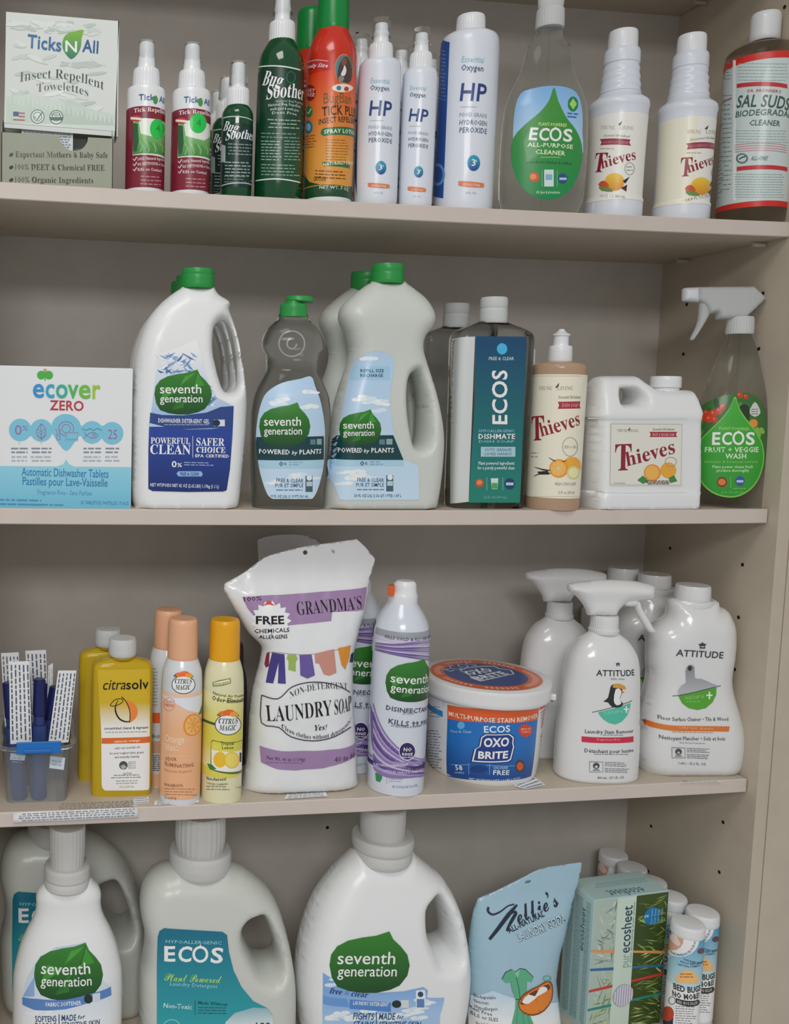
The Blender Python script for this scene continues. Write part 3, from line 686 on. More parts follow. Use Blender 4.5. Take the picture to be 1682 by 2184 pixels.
# --- hydrogen peroxide bottles
def hp_print(B, x, top, bot, w, big=0):
    lb = Label(B); H = bot-top; f = lambda t: top+t*H; e = .04
    if big:
        lb.poly([(922, f(-.05)+0), (959, f(-.03)), (945, f(.985)), (919, f(.97))], '#274f95', 0)
        lb.ell(933, f(.83), 16, 24, '#5f8fc0', 1); lb.ell(933, f(.83), 11, 18, '#274f95', 2); lb.greek(932, f(.02), 952, 14, 8, 2.5, '#6f90c0', .1)
    else:
        lb.poly([(x-w*.5-60, f(0)), (x-w*.43, f(.02)), (x-w*.47, f(.97)), (x-w*.5-60, f(.95))], '#274f95', 0)
    lb.text('Essential', x-w*.18, f(.10), x+w*.22, f(.10)+2, w*.11, '#9cc3cf', 'n4'); lb.text('Oxygen', x-w*.19, f(.155), x+w*.21, f(.155)+2, w*.11, '#45607f', 'n8')
    lb.text('HP', x-w*.21, f(.35), x+w*.25, f(.35)+3, w*.32, '#27407e', 'n14')
    lb.quad(x-w*.2, f(.39), x+w*.1, f(.393), '#a9b2bc', 2)
    for k, (t, c) in enumerate((('FOOD GRADE', '#8e9cae'), ('HYDROGEN', '#5f7088'), ('PEROXIDE', '#4d5f7a'))): lb.text(t, x-w*.22, f(.455+k*.052), x+w*.27, f(.455+k*.052)+3, w*(.07+.012*k), c, 'n4')
    lb.ell(x+w*.04, f(.755), w*.115, w*.145, '#1d70ac', 2, grad=('#1c4f92', (x, f(.8)), '#2aa0b8', (x, f(.71)))); lb.text('3', x, f(.773), x+w*.07, f(.773), w*.12, '#eef4fa', 'b', l=4); lb.text('%', x+w*.07, f(.75), x+w*.1, f(.75), w*.04, '#eef4fa', 'b', l=4)
    lb.poly([(x-w*.23, f(.885)), (x-w*.2, f(.872)), (x+w*.19, f(.885)), (x+w*.22, f(.9)), (x+w*.19, f(.915)), (x-w*.2, f(.905))], '#dd7f52', 2, smooth=3); lb.text('3% SOLUTION', x-w*.15, f(.903), x+w*.14, f(.91), w*.045, '#f8e0d0', 'b', l=4)
    lb.text('8 FL OZ', x-w*.1, f(.955), x+w*.08, f(.955)+1, w*.035, '#9aa6b4', 'n4'); lb.build()
HPW = mat('peroxide_bottle_white', '#e6ebf4', .3, coat=.2, sss=.05)
itA = Item('peroxide_bottle', 'slim white peroxide spray bottle with clear overcap, left one of the front two', 'bottle', S1, 799, .046, 'cam', 'small peroxide sprays')
B = Loft(itA, [(436, 88), (431, 93), (300, 92), (150, 90), (140, 88), (134, 78)], base=True).build('body', HPW)
nozzle_pump(itA, [(137, 52), (133, 53), (100, 50), (96, 46)], [(98, 36), (85, 33), (70, 31), (68, 27), (54, 26), (52, 24)], [(80, 42), (45, 37), (41, 35)])
hp_print(B, 808, 150, 425, 100)
itB = Item('peroxide_bottle', 'slim white peroxide spray bottle with clear overcap, nearest the large peroxide bottle', 'bottle', S1, 884, .043, 'cam', 'small peroxide sprays')
B = Loft(itB, [(441, 68), (437, 72), (300, 74), (166, 74), (157, 71), (151, 62)], base=True).build('body', HPW)
nozzle_pump(itB, [(153, 48), (149, 49), (119, 46), (115, 42)], [(117, 34), (100, 31), (90, 30), (88, 26), (75, 25), (73, 23)], [(96, 41), (66, 36), (62, 34)])
hp_print(B, 889, 165, 432, 84)
h_ = itA.h(41)
copy_tree(itA.root, (itA.X-.006, itA.Y+.055, itA.z), label='slim white peroxide spray bottle in the second row, behind the left front one')
copy_tree(itB.root, (itB.X-.002, itB.Y+.060, itB.z), label='slim white peroxide spray bottle in the second row, between the two front ones')
copy_tree(itB.root, (itB.X+.051, itB.Y+.085, itB.z), label='slim white peroxide spray bottle mostly hidden behind the large peroxide bottle')
it = Item('peroxide_bottle', 'large white peroxide bottle with plain screw cap and blue side panel', 'bottle', S1, 985, .058, 'cam')
B = Loft(it, [(443, 124), (438, 127), (300, 127), (120, 127), (95, 125), (82, 116), (77, 100), (76, 70)], base=True).build('body', HPW)
Loft(it, [(78, 60), (70, 61)]).build('neck', HPW)
Loft(it, [(74, 61), (71, 63), (40, 60), (36, 57)]).build('cap', WHITE, segs=160, wave=lambda th, z: .0002*np.cos(th*40))
hp_print(B, 1005, 100, 428, 118, 1)

# --- clear all-purpose spray (top cut by frame)
it = Item('spray_bottle', 'clear spray bottle with green and blue drop label, cut by the top edge', 'spray bottle', S1, 1150, .06, -.22)
B = Loft(it, [(447, 150), (443, 172), (425, 182), (330, 188), (240, 180), (200, 158), (160, 122), (135, 106), (100, 92), (88, 66), (60, 52)], ratio=.55, n=2.4, base=True).build('body', CLEAR, sharp=70)
Loft(it, [(62, 60), (58, 62), (24, 60), (20, 56)], ratio=1).build('collar', FROST, segs=120, wave=lambda th, z: .00025*np.cos(th*30))
Loft(it, [(440, 4), (30, 4)]).build('dip_tube', THIN, segs=12)
Loft(it, [(24, 50), (10, 56), (-40, 60), (-60, 60)], ratio=.7).build('trigger_head', FROST)
lb = Label(B)
lb.poly([(1110, 200), (1140, 188), (1175, 183), (1210, 187), (1230, 200), (1240, 230), (1241, 280), (1230, 340), (1100, 340), (1094, 300), (1097, 240)], '#8fb9df', 0, smooth=3, grad=('#a9cbe6', (1170, 300), '#7fb0de', (1170, 190)))
DR = [(1181, 186), (1190, 215), (1207, 250), (1228, 278), (1240, 310), (1239, 350), (1226, 388), (1205, 413), (1175, 426), (1140, 420), (1112, 398), (1095, 365), (1089, 325), (1096, 292), (1120, 265), (1150, 240), (1170, 215)]
lb.poly(DR, '#2a8f44', 1, smooth=3, grad=('#148a4a', (1170, 420), '#3f8f38', (1170, 230)))
def ecos(lb, x0, y0, x1, y1, h, col, l=4):
    W = x1-x0; sl = (y1-y0)/W
    lb.text('E', x0, y0, x0+W*.19, y0+sl*W*.19, h, col, 'n24', l); lb.text('C', x0+W*.23, y0+sl*W*.23, x0+W*.46, y0+sl*W*.46, h, col, 'n24', l)
    cx = x0+W*.62; cy = y0+sl*W*.62-h/2; lb.ring(cx, cy, W*.115, h*.46, h*.17, col, l, n=22); lb.poly([(cx-W*.02, cy-h*.45), (cx, cy-h*.68), (cx+W*.02, cy-h*.45)], col, l)
    lb.text('S', x0+W*.79, y0+sl*W*.79, x1, y1, h, col, 'n24', l)
ecos(lb, 1127, 298, 1219, 302, 27, '#f4f7f2')
lb.text('PLANT-POWERED', 1148, 268, 1208, 271, 7, '#d7e58a', 'b'); lb.text('ALL-PURPOSE', 1124, 313, 1220, 318, 9, '#e3edc4', 'b'); lb.text('CLEANER', 1141, 328, 1204, 332, 9.5, '#e3edc4', 'b')
lb.quad(1152, 335, 1194, 336.5, '#a6cf5a', 3); lb.text('powerful for kitchen & surface', 1122, 349, 1218, 352, 7, '#1d5f34', 'b')
lb.ell(1139, 378, 11, 11, '#c4572a', 3); lb.ell(1137, 377, 7, 6, '#ea8a3a', 4); lb.quad(1160, 362, 1180, 398, '#cfe0dc', 3); lb.quad(1163, 372, 1177, 384, '#7fb3d0', 4); lb.ell(1199, 381, 10, 11, '#2c4f80', 3); lb.quad(1192, 379, 1207, 384, '#b8cbe0', 4)
for x in (1155, 1187): lb.quad(x, 364, x+1, 398, '#8cc89a', 3)
lb.text('0% dyes & phosphates', 1143, 413, 1193, 413, 6, '#bfe0c4', 'b'); lb.ell(1221, 222, 11, 16, '#1f7e4a', 3); lb.poly([(1213, 222), (1221, 210), (1229, 222), (1221, 234)], '#9ed36a', 4); lb.greek(1209, 240, 1234, 2, 7, 4, '#2f6fb0', .1, l=3); lb.build()
it.root['label'] = 'clear spray bottle with green and blue drop label, cut by the top edge'

# --- white ribbed cleaner bottles
CREAM = '#e6e2cf'
def thieves_word(lb, x0, y0, x1, y1, h, hs, l=3):
    """T large, letters rising to the right"""
    W = x1-x0; lb.text('T', x0, y0, x0+W*.27, y0-h*.03, h, '#8e2431', 'S', l)
    lb.text('hieves', x0+W*.2, y0-2+(y1-y0)*.2, x1, y1, hs, '#8e2431', 'S', l, bend=-.02)
def fruit(lb, x, y, s_, l=3):
    lb.ell(x, y, 22*s_, 20*s_, '#efaa2e', l, grad=('#d88a1c', (x, y+18*s_), '#f7c63e', (x, y-18*s_)))
    lb.poly([(x-36*s_, y+6*s_), (x-24*s_, y-3*s_), (x-12*s_, y+8*s_), (x-20*s_, y+18*s_)], '#c9542e', l+1, smooth=2); lb.poly([(x-34*s_, y+10*s_), (x-10*s_, y+14*s_), (x-4*s_, y+22*s_), (x-28*s_, y+20*s_)], '#6f8c4e', l+1.5, smooth=2)
    lb.poly([(x+18*s_, y-2*s_), (x+34*s_, y-12*s_), (x+24*s_, y+4*s_)], '#232620', l+1); lb.poly([(x+14*s_, y+14*s_), (x+28*s_, y+6*s_), (x+26*s_, y+22*s_)], '#4a2a22', l+1)
def ribbed(bx, dx, dy, label, rot, lx):
    it = Item('cleaner_bottle', label, 'bottle', S1, bx, .062, rot, 'white ribbed cleaner bottles')
    ox = dx; D = lambda y: y+dy
    B = Loft(it, [(D(461), 122), (D(455), 126), (D(432), 126), (D(427), 121), (D(240), 128), (D(232), 132), (D(222), 129), (D(215), 112), (D(206), 92), (D(198), 88), (D(142), 76), (D(138), 76)], base=True).build('body', HPW)
    Loft(it, [(D(202), 90), (D(140), 77)]).build('ribbed_neck', HPW, step=.0007, wave=lambda th, z: .0006*np.cos(z*2*math.pi/.0036))
    Loft(it, [(D(141), 74), (D(138), 80), (D(113), 79), (D(108), 74)]).build('neck_ring', HPW)
    Loft(it, [(D(111), 63), (D(108), 65), (D(72), 63), (D(68), 60)]).build('cap', WHITE, segs=120, wave=lambda th, z: .00015*np.cos(th*40))
    lb = Label(B); x = lx
    lb.quad(x-54-40, D(240), x+90, D(425), '#e9e5d2', 0, .02)
    if dx: lb.quad(x-14, D(240), x+90, D(425), '#e9e8e0', 1, .02)
    else: lb.quad(x-50, D(240), x+90, D(425), '#e9e8e0', 1, .02)
    lb.poly([(x+6, D(265)), (x+14, D(258)), (x+12, D(266)), (x+8, D(268))], '#4a4a42', 3)
    lb.text('YOUNG', x-32, D(276), x-2, D(277), 8, '#a9a799', 'S-10'); lb.text('LIVING', x+8, D(277), x+38, D(278), 8, '#a9a799', 'S-10')
    lb.text('Essential Oil-Infused', x-25, D(292), x+30, D(294), 5, '#8d8c80', 'I-5')
    lb.poly([(x-33, D(297)), (x+32, D(298)), (x+29, D(304)), (x+33, D(311)), (x-32, D(310)), (x-29, D(303))], '#9c3347', 3); lb.text('HOUSEHOLD CLEANER', x-26, D(307), x+27, D(308), 6, '#c78890', 'b', l=5)
    lb.greek(x-33, D(316), x+6, 1, 5, 2.5, '#a7a596', .02)
    thieves_word(lb, x-47, D(368), x+43, D(340), 40, 22)
    lb.ring(x+30, D(360), 10, 13, 1.4, '#9a988e', 3); lb.greek(x+23, D(355), x+38, 2, 7, 3, '#a5a398', 0, l=4)
    fruit(lb, x-2, D(388), .95); lb.text('14.4 FL OZ (425 ml)', x-33, D(421), x+20, D(423), 6, '#8f9088', 'n3'); lb.build(); return it
ribbed(1305, 0, 0, 'white ribbed-neck cleaner bottle with orange picture, turned square to the front', 'cam', 1312)
ribbed(1449, 8, 9, 'white ribbed-neck cleaner bottle turned aside, next to the large red-banded bottle', 'cam', 1496)

# --- large red-banded soap bottle
TEA = mat('brown_tinted_plastic', '#c9b9a4', .05, trans=.92, ior=1.12)
it = Item('soap_bottle', 'large clear bottle with pale label and red bands, right end of the top shelf', 'bottle', S1, 1600, .066, 'cam')
B = Loft(it, [(474, 148), (468, 158), (300, 162), (140, 170), (118, 166), (106, 140), (98, 90), (94, 36), (86, 30)], base=True).build('body', TEA)
Loft(it, [(90, 62), (86, 68), (38, 68), (30, 62)]).build('cap', WHITE)
lb = Label(B, L=.003)
lb.quad(1440, 118, 1760, 440, '#c9d5d3', 0, .0)
for y0_, y1_ in ((112, 127), (428, 440)): lb.quad(1440, y0_, 1760, y1_, '#cf2b22', 1)
lb.quad(1563, 128, 1569, 427, '#e8eceb', 1)
for y0_ in (179, 356): lb.quad(1571, y0_, 1678, y0_+9, '#c13038', 2, .01)
lb.quad(1522, 193, 1561, 196, '#c05560', 2, -.1)
lb.text('DR. BRONNER\u2019S', 1593, 197, 1664, 199, 6, '#b5505a', 'b'); lb.text('SAL SUDS', 1570, 230, 1680, 236, 26, '#3b5c53', 'b'); lb.text('BIODEGRADABLE', 1568, 251, 1694, 257, 13, '#48665e', 'b'); lb.text('CLEANER', 1597, 268, 1662, 270, 12, '#48665e', 'b')
lb.greek(1574, 135, 1680, 6, 7, 2, '#93a8a3', .01, rag=.04); lb.greek(1568, 278, 1680, 5, 6, 2, '#93a8a3', .01, rag=.06); lb.greek(1523, 150, 1561, 4, 7, 2, '#7f9691', -.12, rag=.1); lb.greek(1523, 132, 1561, 2, 6, 2, '#c37880', -.12)
lb.greek(1523, 205, 1561, 21, 10, 2, '#6f8781', -.08, rag=.15)
for k in range(4): lb.quad(1566, 309+k*5, 1676, 310.6+k*5, '#c98b92', 2, .01)
lb.ell(1582, 338, 13, 11, '#5d7a73', 2); lb.ell(1582, 338, 9, 7.5, '#c9d5d3', 3); lb.line([(1576, 340), (1582, 336), (1589, 334)], 3, '#3b5c53', 4); lb.text('ALL-ONE!', 1600, 342, 1636, 342, 9, '#55736c', 'i')
lb.greek(1566, 371, 1672, 10, 5.4, 1.7, '#8a9f9a', .01, rag=.05); lb.build()

# ================================================================== SHELF TWO
S2 = 2
ECOVER = mat('white_card', '#eceef0', .5)
# --- dishwasher tablet carton
it = Item('tablet_carton', 'white and turquoise carton of dishwasher tablets at the left end of the middle shelf', 'carton', S2, 139, .078, .0)
yf = .026-.078
c0 = it.plane(-6, 1083, yf); c1 = it.plane(279, 1084, yf); c2 = it.plane(284, 787, yf)
hh = c2[1]; x0, x1 = c0[0], c1[0]
bx_ = box('carton', (x0, yf, 0), (x1, yf+.085, hh), ECOVER, it.root, bev=.0006)
box('flap', (x0+.001, yf+.0004, hh), (x1-.001, yf+.08, hh+.0007), ECOVER, it.root, bev=.0002)
lb = Label(Plane(it, yf), 'front_print', m_=PRINTM); TQ = '#79bfd6'
def uvq(u0, v0, u1, v1, c, l=0, **k): lb.poly([(u0, v0), (u1, v0), (u1, v1), (u0, v1)], c, l, uv=True, **k)
zt = it.plane(140, 995, yf)[1]; uvq(x0+.0004, .0004, x1-.0004, zt, TQ, 0, grad=('#6cb6d2', 0., '#8ccbdd', zt))
lb.poly([(118, 996), (135, 990), (141, 980), (147, 990), (164, 998)], '#8ccbdd', 0)
zb_ = it.plane(140, 1060, yf)[1]; 
lb.line([(112, 818), (100, 810), (92, 806)], 1, '#eceef0', 1)
for k, (a, b, c) in enumerate(((112, 142, '#3aa3c0'), (142, 172, '#3fae8e'), (172, 196, '#5fb648'), (196, 215, '#86bf3a'))): pass
lb.ell(88, 800, 9, 9, '#46ad46', 4, rot=.5); lb.ell(104, 800, 9, 9, '#46ad46', 4); lb.ell(96, 790, 4, 4, '#c9a878', 5); lb.line([(96, 790), (96, 812)], 2, '#46ad46', 5)
lb.text('ZERO', 106, 874, 178, 876, 21, '#b8323f', 'b')
for cx, cy in ((43, 917), (88, 918), (196, 922), (239, 924)): lb.ell(cx, cy, 24, 24, TQ, 1, n=30)
lb.poly([(110, 918), (112, 900), (124, 887), (141, 883), (158, 888), (170, 901), (172, 920), (162, 938), (141, 962), (120, 938)], TQ, 1, smooth=3)
for cx in (65, 173, 217): lb.quad(cx-8, 908, cx+8, 930, TQ, 1)
PK = '#9a6f9c'
lb.text('0', 32, 927, 46, 927, 20, PK, 'n'); lb.text('%', 47, 918, 59, 919, 11, PK, 'n'); lb.text('25', 230, 936, 249, 937, 20, PK, 'n')
lb.line([(88, 904), (78, 918), (80, 930), (88, 936), (96, 930), (98, 918), (88, 904), (88, 938)], 1.3, PK, 4, smooth=3)
for k in range(3): lb.line([(80, 914+k*7), (88, 921+k*6), (96, 914+k*7)], 1.1, PK, 4)
lb.ring(141, 914, 16, 15, 1.4, PK, 4); lb.ring(141, 914, 9, 9, 1.2, PK, 4); lb.quad(139, 921, 166, 940, TQ, 4.2); lb.line([(140, 923), (166, 923), (165, 937), (142, 937), (140, 923)], 1.4, PK, 5); lb.line([(119, 915), (124, 930), (129, 915)], 1.4, PK, 4); lb.line([(121, 926), (121, 938), (128, 938), (128, 926)], 1.4, PK, 4)
lb.line([(175, 914), (183, 918), (191, 914), (199, 918), (207, 914), (217, 918)], 1.2, '#3f7fa0', 4, smooth=3); lb.line([(179, 922), (184, 928), (179, 935)], 1.2, PK, 4); lb.line([(184, 928), (197, 922), (209, 929), (197, 935), (184, 928)], 1.2, PK, 4, smooth=3); lb.ring(200, 928, 3, 3, 1, PK, 4)
for cx, a in ((41, 30), (88, 40), (196, 34), (239, 26)):
    lb.greek(cx-a/2-3, 955, cx+a/2+4, 2, 8, 4, '#7f8894', 0, cen=True, rag=.15); lb.greek(cx-a/2-4, 973, cx+a/2+4, 2, 8, 4, '#a9b3bd', 0, cen=True, rag=.15); lb.quad(cx-.6, 942, cx+.6, 948, '#a9b3bd')
lb.text('Automatic Dishwasher Tablets', 46, 1014, 231, 1019, 17, '#2a79ad', 'n4'); lb.text('Pastilles pour Lave-Vaisselle', 48, 1034, 229, 1038, 17, '#2a79ad', 'n4'); lb.text('Fragrance Free - Sans Parfum', 80, 1054, 196, 1057, 10, '#4a93bd', 'n')
lb.greek(0, 1064, 92, 2, 9, 5, '#4a8fb5', .02, rag=.05); lb.greek(2, 1073, 140, 1, 9, 4, '#4a8fb5', .02, rag=.05); lb.text('25 TABLETS/25 PASTILLES 17.6OZ', 172, 1075, 274, 1077, 7, '#3f87b0', 'n4')
lb.build()
# colours of the wordmark run from blue to lime: separate printed letters on top
lb = Label(Plane(it, yf-.0002), 'wordmark', m_=PRINTM)
for ch, a, b, c in (('e', 70, 94, '#2f8fcb'), ('c', 97, 116, '#33a0c4'), ('o', 119, 144, '#38ab94'), ('v', 144, 167, '#4bb35a'), ('e', 168, 193, '#6bb83f'), ('r', 197, 214, '#9ac23a')):
    lb.text(ch, a, 847+(a-70)*.02, b, 847+(b-70)*.02, 43, c, 'n16', l=5)
lb.build()
for ob in list(bpy.data.objects):
    if ob.name == 'front_print': pass

# --- jugs with a grip hole
GELCAP = GREENCAP
def flip_cap(it, rows, m_=GREENCAP, segs=60, ratio=1., rib=0):
    return Loft(it, rows, ratio=ratio).build('cap', m_, segs=segs, sharp=30)
WJ = mat('white_jug_plastic', '#f1f3f3', .33, sss=.08, coat=.1)
it = Item('detergent_jug', 'white dishwasher gel jug with navy label and green cap, front one of its row', 'jug', S2, 395, .052, .0, 'white gel jugs with green caps')
gO = [(292, 1084), (292, 1084), (284, 1074), (281, 1040), (281, 960), (282, 880), (285, 800), (290, 756), (300, 716), (316, 680), (340, 650), (366, 628), (384, 616), (386, 614), (386, 611), (386, 611), (456, 611), (456, 611), (457, 616), (466, 629), (486, 642), (489, 652), (487, 662), (497, 690), (508, 730), (518, 790), (523, 840), (523, 880), (519, 950), (512, 1020), (507, 1068), (500, 1084), (500, 1084)]
gH = [(470, 684), (484, 690), (494, 712), (502, 750), (506, 800), (503, 826), (490, 836), (474, 834), (464, 812), (455, 776), (450, 745), (452, 705), (460, 690)]
J = Inflate(it, gO, [(1084, .031), (900, .031), (760, .030), (660, .025), (614, .019)], .024, hole=gH, p=2.2, Rh=.013).build('body', WJ)
Loft(it, [(614, 68), (610, 72), (590, 72), (589, 71), (588, 72), (580, 72), (575, 69)]) if 0 else None
def at_axis(it, px, name, rows, m_, ratio=1., **k):
    """round part whose axis is not the item's axis"""
    x = it.plane(px, rows[0][0])[0]; sub = Item.__new__(Item); sub.__dict__.update(it.__dict__)
    sub.X = it.X+x*it.c; sub.Y = it.Y+x*it.s_
    L = Loft(sub, rows, ratio); r = sub.root; sub.root = it.root; L.build(name, m_, **k); L.ob.location.x = x; return L
cp = at_axis(it, 421, 'cap', [(616, 68), (614, 71), (589, 71), (588.2, 70), (587, 71), (579, 71), (575, 68)], GREENCAP)
lb = Label(J, g=1.04)
LQ = [(318, 1044), (313, 1030), (314, 1000), (316, 960), (320, 900), (326, 850), (333, 800), (340, 758), (352, 742), (395, 735), (418, 722), (424, 740), (438, 790), (452, 835), (470, 862), (498, 866), (497, 940), (489, 1000), (484, 1040), (476, 1047), (400, 1049), (330, 1047)]
LQ = [(316, 1042), (316, 960), (320, 900), (327, 840), (334, 790), (341, 752), (380, 742), (418, 722), (430, 765), (445, 820), (462, 848), (498, 866), (496, 930), (490, 1000), (482, 1047), (400, 1048), (322, 1046)]
lb.poly(LQ, '#dfe6f2', 0, grad=('#a8c4e4', (400, 880), '#f0f0f6', (400, 745)))
for k in range(54):
    x, y = (random.uniform(338, 415), random.uniform(756, 796)) if k % 3 else (random.uniform(440, 452), random.uniform(818, 862)); a = random.uniform(-1, 1); L = random.uniform(5, 16)
    if x-334 > (860-y)*.0+3: lb.line([(x-L*math.cos(a), y-L*math.sin(a)), (x, y+2), (x+L*math.cos(a), y+L*math.sin(a))], [.6, 5, .6], random.choice(['#6f94c4', '#8fb0d6', '#f7f9fc', '#4d78b0', '#c5d8ec']), 1.5)
leaf(lb, 329, 788, 448, 884, 2)
lb.poly([(320, 880), (345, 885), (390, 886), (440, 880), (470, 868), (498, 866), (496, 912), (450, 913), (400, 915), (318, 912)], '#2c4788', 2.7)
lb.poly([(318, 900), (345, 910), (400, 916), (450, 915), (496, 910), (495, 930), (490, 1000), (483, 1045), (476, 1048), (400, 1049), (325, 1047), (316, 1042), (316, 960)], '#1f3a86', 3, grad=('#182e70', (400, 1045), '#27459a', (400, 930)))
lb.poly([(318, 902), (350, 910), (318, 910)], '#b8cde8', 3.5)
lb.text('DISHWASHER DETERGENT GEL', 337, 901, 446, 903, 9, '#e9edf5', 'b', l=5); lb.greek(350, 905, 448, 1, 4, 2, '#a9b8d6', 0, l=5, rag=.02); lb.quad(456, 895, 479, 909, '#d8e0ea', 4.2); lb.ell(461, 902, 8, 7, '#1d2f3c', 4.6)
for t, a, b, y, h in (('POWERFUL', 321, 405, 946, 13), ('CLEAN', 320, 406, 968, 20), ('SAFER', 418, 478, 950, 16), ('CHOICE', 418, 480, 965, 12), ('EPA CERTIFIED', 416, 488, 975, 6.5)):
    lb.text(t, a, y, b, y+1, h, '#eef1f6', 'S' if h > 9 else 'b', l=5)
lb.quad(410, 930, 411.3, 976, '#c8d2e6', 5); lb.text('0', 366, 996, 376, 996, 13, '#eef1f6', 'b', l=5); lb.text('%', 377, 996, 388, 996, 9, '#eef1f6', 'b', l=5); lb.greek(392, 985, 458, 2, 5, 3, '#8fa2cc', .02, l=5)
lb.poly([(376, 1010), (380, 1005), (428, 1005), (432, 1010), (430, 1016), (380, 1016)], '#8fb8e0', 5); lb.text('FREE & CLEAR', 384, 1014, 424, 1014, 7, '#23407c', 'b', l=6); lb.text('NET WT/POIDS NET 42 OZ (2.62 LBS) 1.19kg (1.1 L)', 320, 1037, 466, 1041, 7, '#dfe5f0', 'b', l=5)
lb.build()
# raised ring on the shoulder
gel = it
def behind(it, Y, capx, zl, x0, **kw):
    """a twin further back on the same shelf whose cap centre shows at photo column capx"""
    X = it.X
    for _ in range(8):
        v = proj((X+x0, Y, it.z+zl))[0]; v2 = proj((X+x0+.01, Y, it.z+zl))[0]; X += (capx-v)/(v2-v)*.01
    return copy_tree(it.root, (X, Y, it.z), **kw)
cx_ = cp.ob.location.x
behind(it, .115, 409, float(cp.z[-1]), cx_, label='white dishwasher gel jug with green cap, second, just behind the front one', skip=('label',))
behind(it, .178, 397, float(cp.z[-1]), cx_, label='white dishwasher gel jug with green cap, third and rearmost of the row', skip=('label',))

# --- clear dish liquid
LIQ = mat('clear_dish_liquid', '#e8eceb', .03, trans=1, ior=1.22)
it = Item('dish_soap_bottle', 'clear waisted dish soap bottle with sky label and flip-up green cap', 'bottle', S2, 613, .05, -.12)
B = Loft(it, [(1089, 146), (1084, 152), (1040, 158), (960, 168), (890, 172), (850, 164), (815, 136), (785, 110), (765, 112), (735, 133), (715, 124), (695, 96), (684, 72), (676, 64), (670, 62)], ratio=.62, n=2.3, base=True).build('body', LIQ, sharp=70)
Loft(it, [(677, 60), (674, 60), (668, 59), (652, 59), (650, 57)]).build('cap_base', GREENCAP)
Loft(it, [(652, 40, 0), (648, 40, 0), (643, 38, 0)]).build('spout', GREENCAP)
Loft(it, [(644, 56), (642, 60), (636, 59), (632, 52)], ratio=.8).build('flip_lid', GREENCAP).ob.rotation_euler = (0, .03, 0)
lb = Label(B, g=1.05)
LD = [(577, 1062), (564, 1040), (553, 1000), (548, 960), (546, 930), (549, 895), (557, 860), (570, 836), (600, 817), (640, 808), (663, 803), (672, 825), (684, 860), (692, 910), (692, 950), (690, 990), (680, 1035), (668, 1061), (655, 1064), (600, 1064)]
SKY = ('#b4d0e8', '#c9dff0')
def clouds(lb, x0, y0, x1, y1, n, l=.6):
    for k in range(n):
        x = random.uniform(x0+8, x1-8); y = random.uniform(y0+4, y1-4)
        for j in range(3): lb.ell(x+j*9-9, y+random.uniform(-2, 2), random.uniform(7, 12), random.uniform(3, 5), random.choice(['#e3eef7', '#d5e5f2', '#eef4fa']), l+j*.1, n=9)
lb.poly(LD, '#bcd6ec', 0, smooth=3, grad=('#c4dcef', (620, 1060), '#b3cfe8', (620, 810)))
clouds(lb, 575, 830, 672, 880, 6); clouds(lb, 566, 1000, 675, 1050, 5)
lb.poly([(547, 932), (690, 930), (690, 980), (549, 981), (546, 950)], '#123f45', 1)
lb.quad(552, 981, 688, 998, '#a9cfe0', .9)
leaf(lb, 553, 858, 658, 952, 2)
lb.text('POWERED', 553, 967, 618, 969, 10, '#eef4f4', 'b', l=5); lb.text('by', 622, 969, 634, 969, 8, '#eef4f4', 'i', l=5); lb.text('PLANTS', 638, 969, 684, 967, 10, '#eef4f4', 'b', l=5)
lb.quad(661, 937, 672, 948, '#5f8089', 3); lb.quad(675, 936, 685, 948, '#8aa5ab', 3)
def plants_low(lb, x, y):
    lb.text('0', x-18, y+9, x-9, y+9, 10, '#2f5f7c', 'b'); lb.text('%', x-8, y+7, x-2, y+7, 6, '#2f5f7c', 'b'); lb.greek(x+3, y, x+33, 2, 5, 3, '#7fa8c0', 0)
    lb.text('FREE & CLEAR', x-24, y+43, x+33, y+44, 8, '#3f5f7c', 'n6'); lb.text('PUR ET SIMPLE', x-26, y+54, x+33, y+54, 8, '#3f5f7c', 'n6'); lb.greek(x-24, y+59, x+34, 1, 5, 3, '#5f7f98', 0, rag=.05)
    lb.quad(x+38, y+30, x+53, y+64, '#46606e', 2); lb.ell(x+46, y+34, 6, 6, '#dfe8ee', 3); lb.quad(x+40, y+42, x+52, y+52, '#b9cad4', 3)
plants_low(lb, 613, 985); lb.text('19 FL OZ LIQ (1.19 PT) 561 mL', 577, 1061, 657, 1061, 6, '#3f5f7c', 'b'); lb.build()
lb = Label(B, 'shoulder_emblem', m_=mat('raised_clear_emblem', '#f2f4f4', .1, trans=.7, ior=1.3)); lb.ring(622, 733, 27, 27, 3, '#ffffff', 4, n=40); lb.ring(622, 733, 10, 11, 3.4, '#ffffff', 4, n=14, a1=5.2); lb.build()

# --- refill jug, translucent white
it = Item('refill_jug', 'large cloudy white refill jug with sky label and green cap, front one', 'jug', S2, 805, .056, .0, 'cloudy refill jugs')
rO = [(693, 1091), (693, 1091), (689, 1078), (690, 1040), (697, 990), (706, 920), (716, 860), (730, 810), (742, 775), (745, 745), (738, 715), (727, 690), (724, 670), (732, 650), (755, 628), (780, 609), (791, 603), (791, 600), (791, 600), (862, 600), (862, 600), (864, 604), (884, 619), (905, 638), (918, 660), (922, 680), (916, 700), (900, 722), (897, 745), (905, 775), (920, 825), (932, 880), (938, 930), (936, 985), (930, 1040), (923, 1078), (916, 1091), (916, 1091)]
rH = [(873, 793), (882, 802), (890, 830), (895, 860), (895, 910), (890, 945), (878, 955), (867, 946), (860, 915), (856, 885), (855, 845), (860, 808)]
J = Inflate(it, rO, [(1091, .036), (900, .036), (760, .030), (690, .031), (600, .019)], .026, hole=rH, p=2.2, Rh=.012).build('body', NAT)
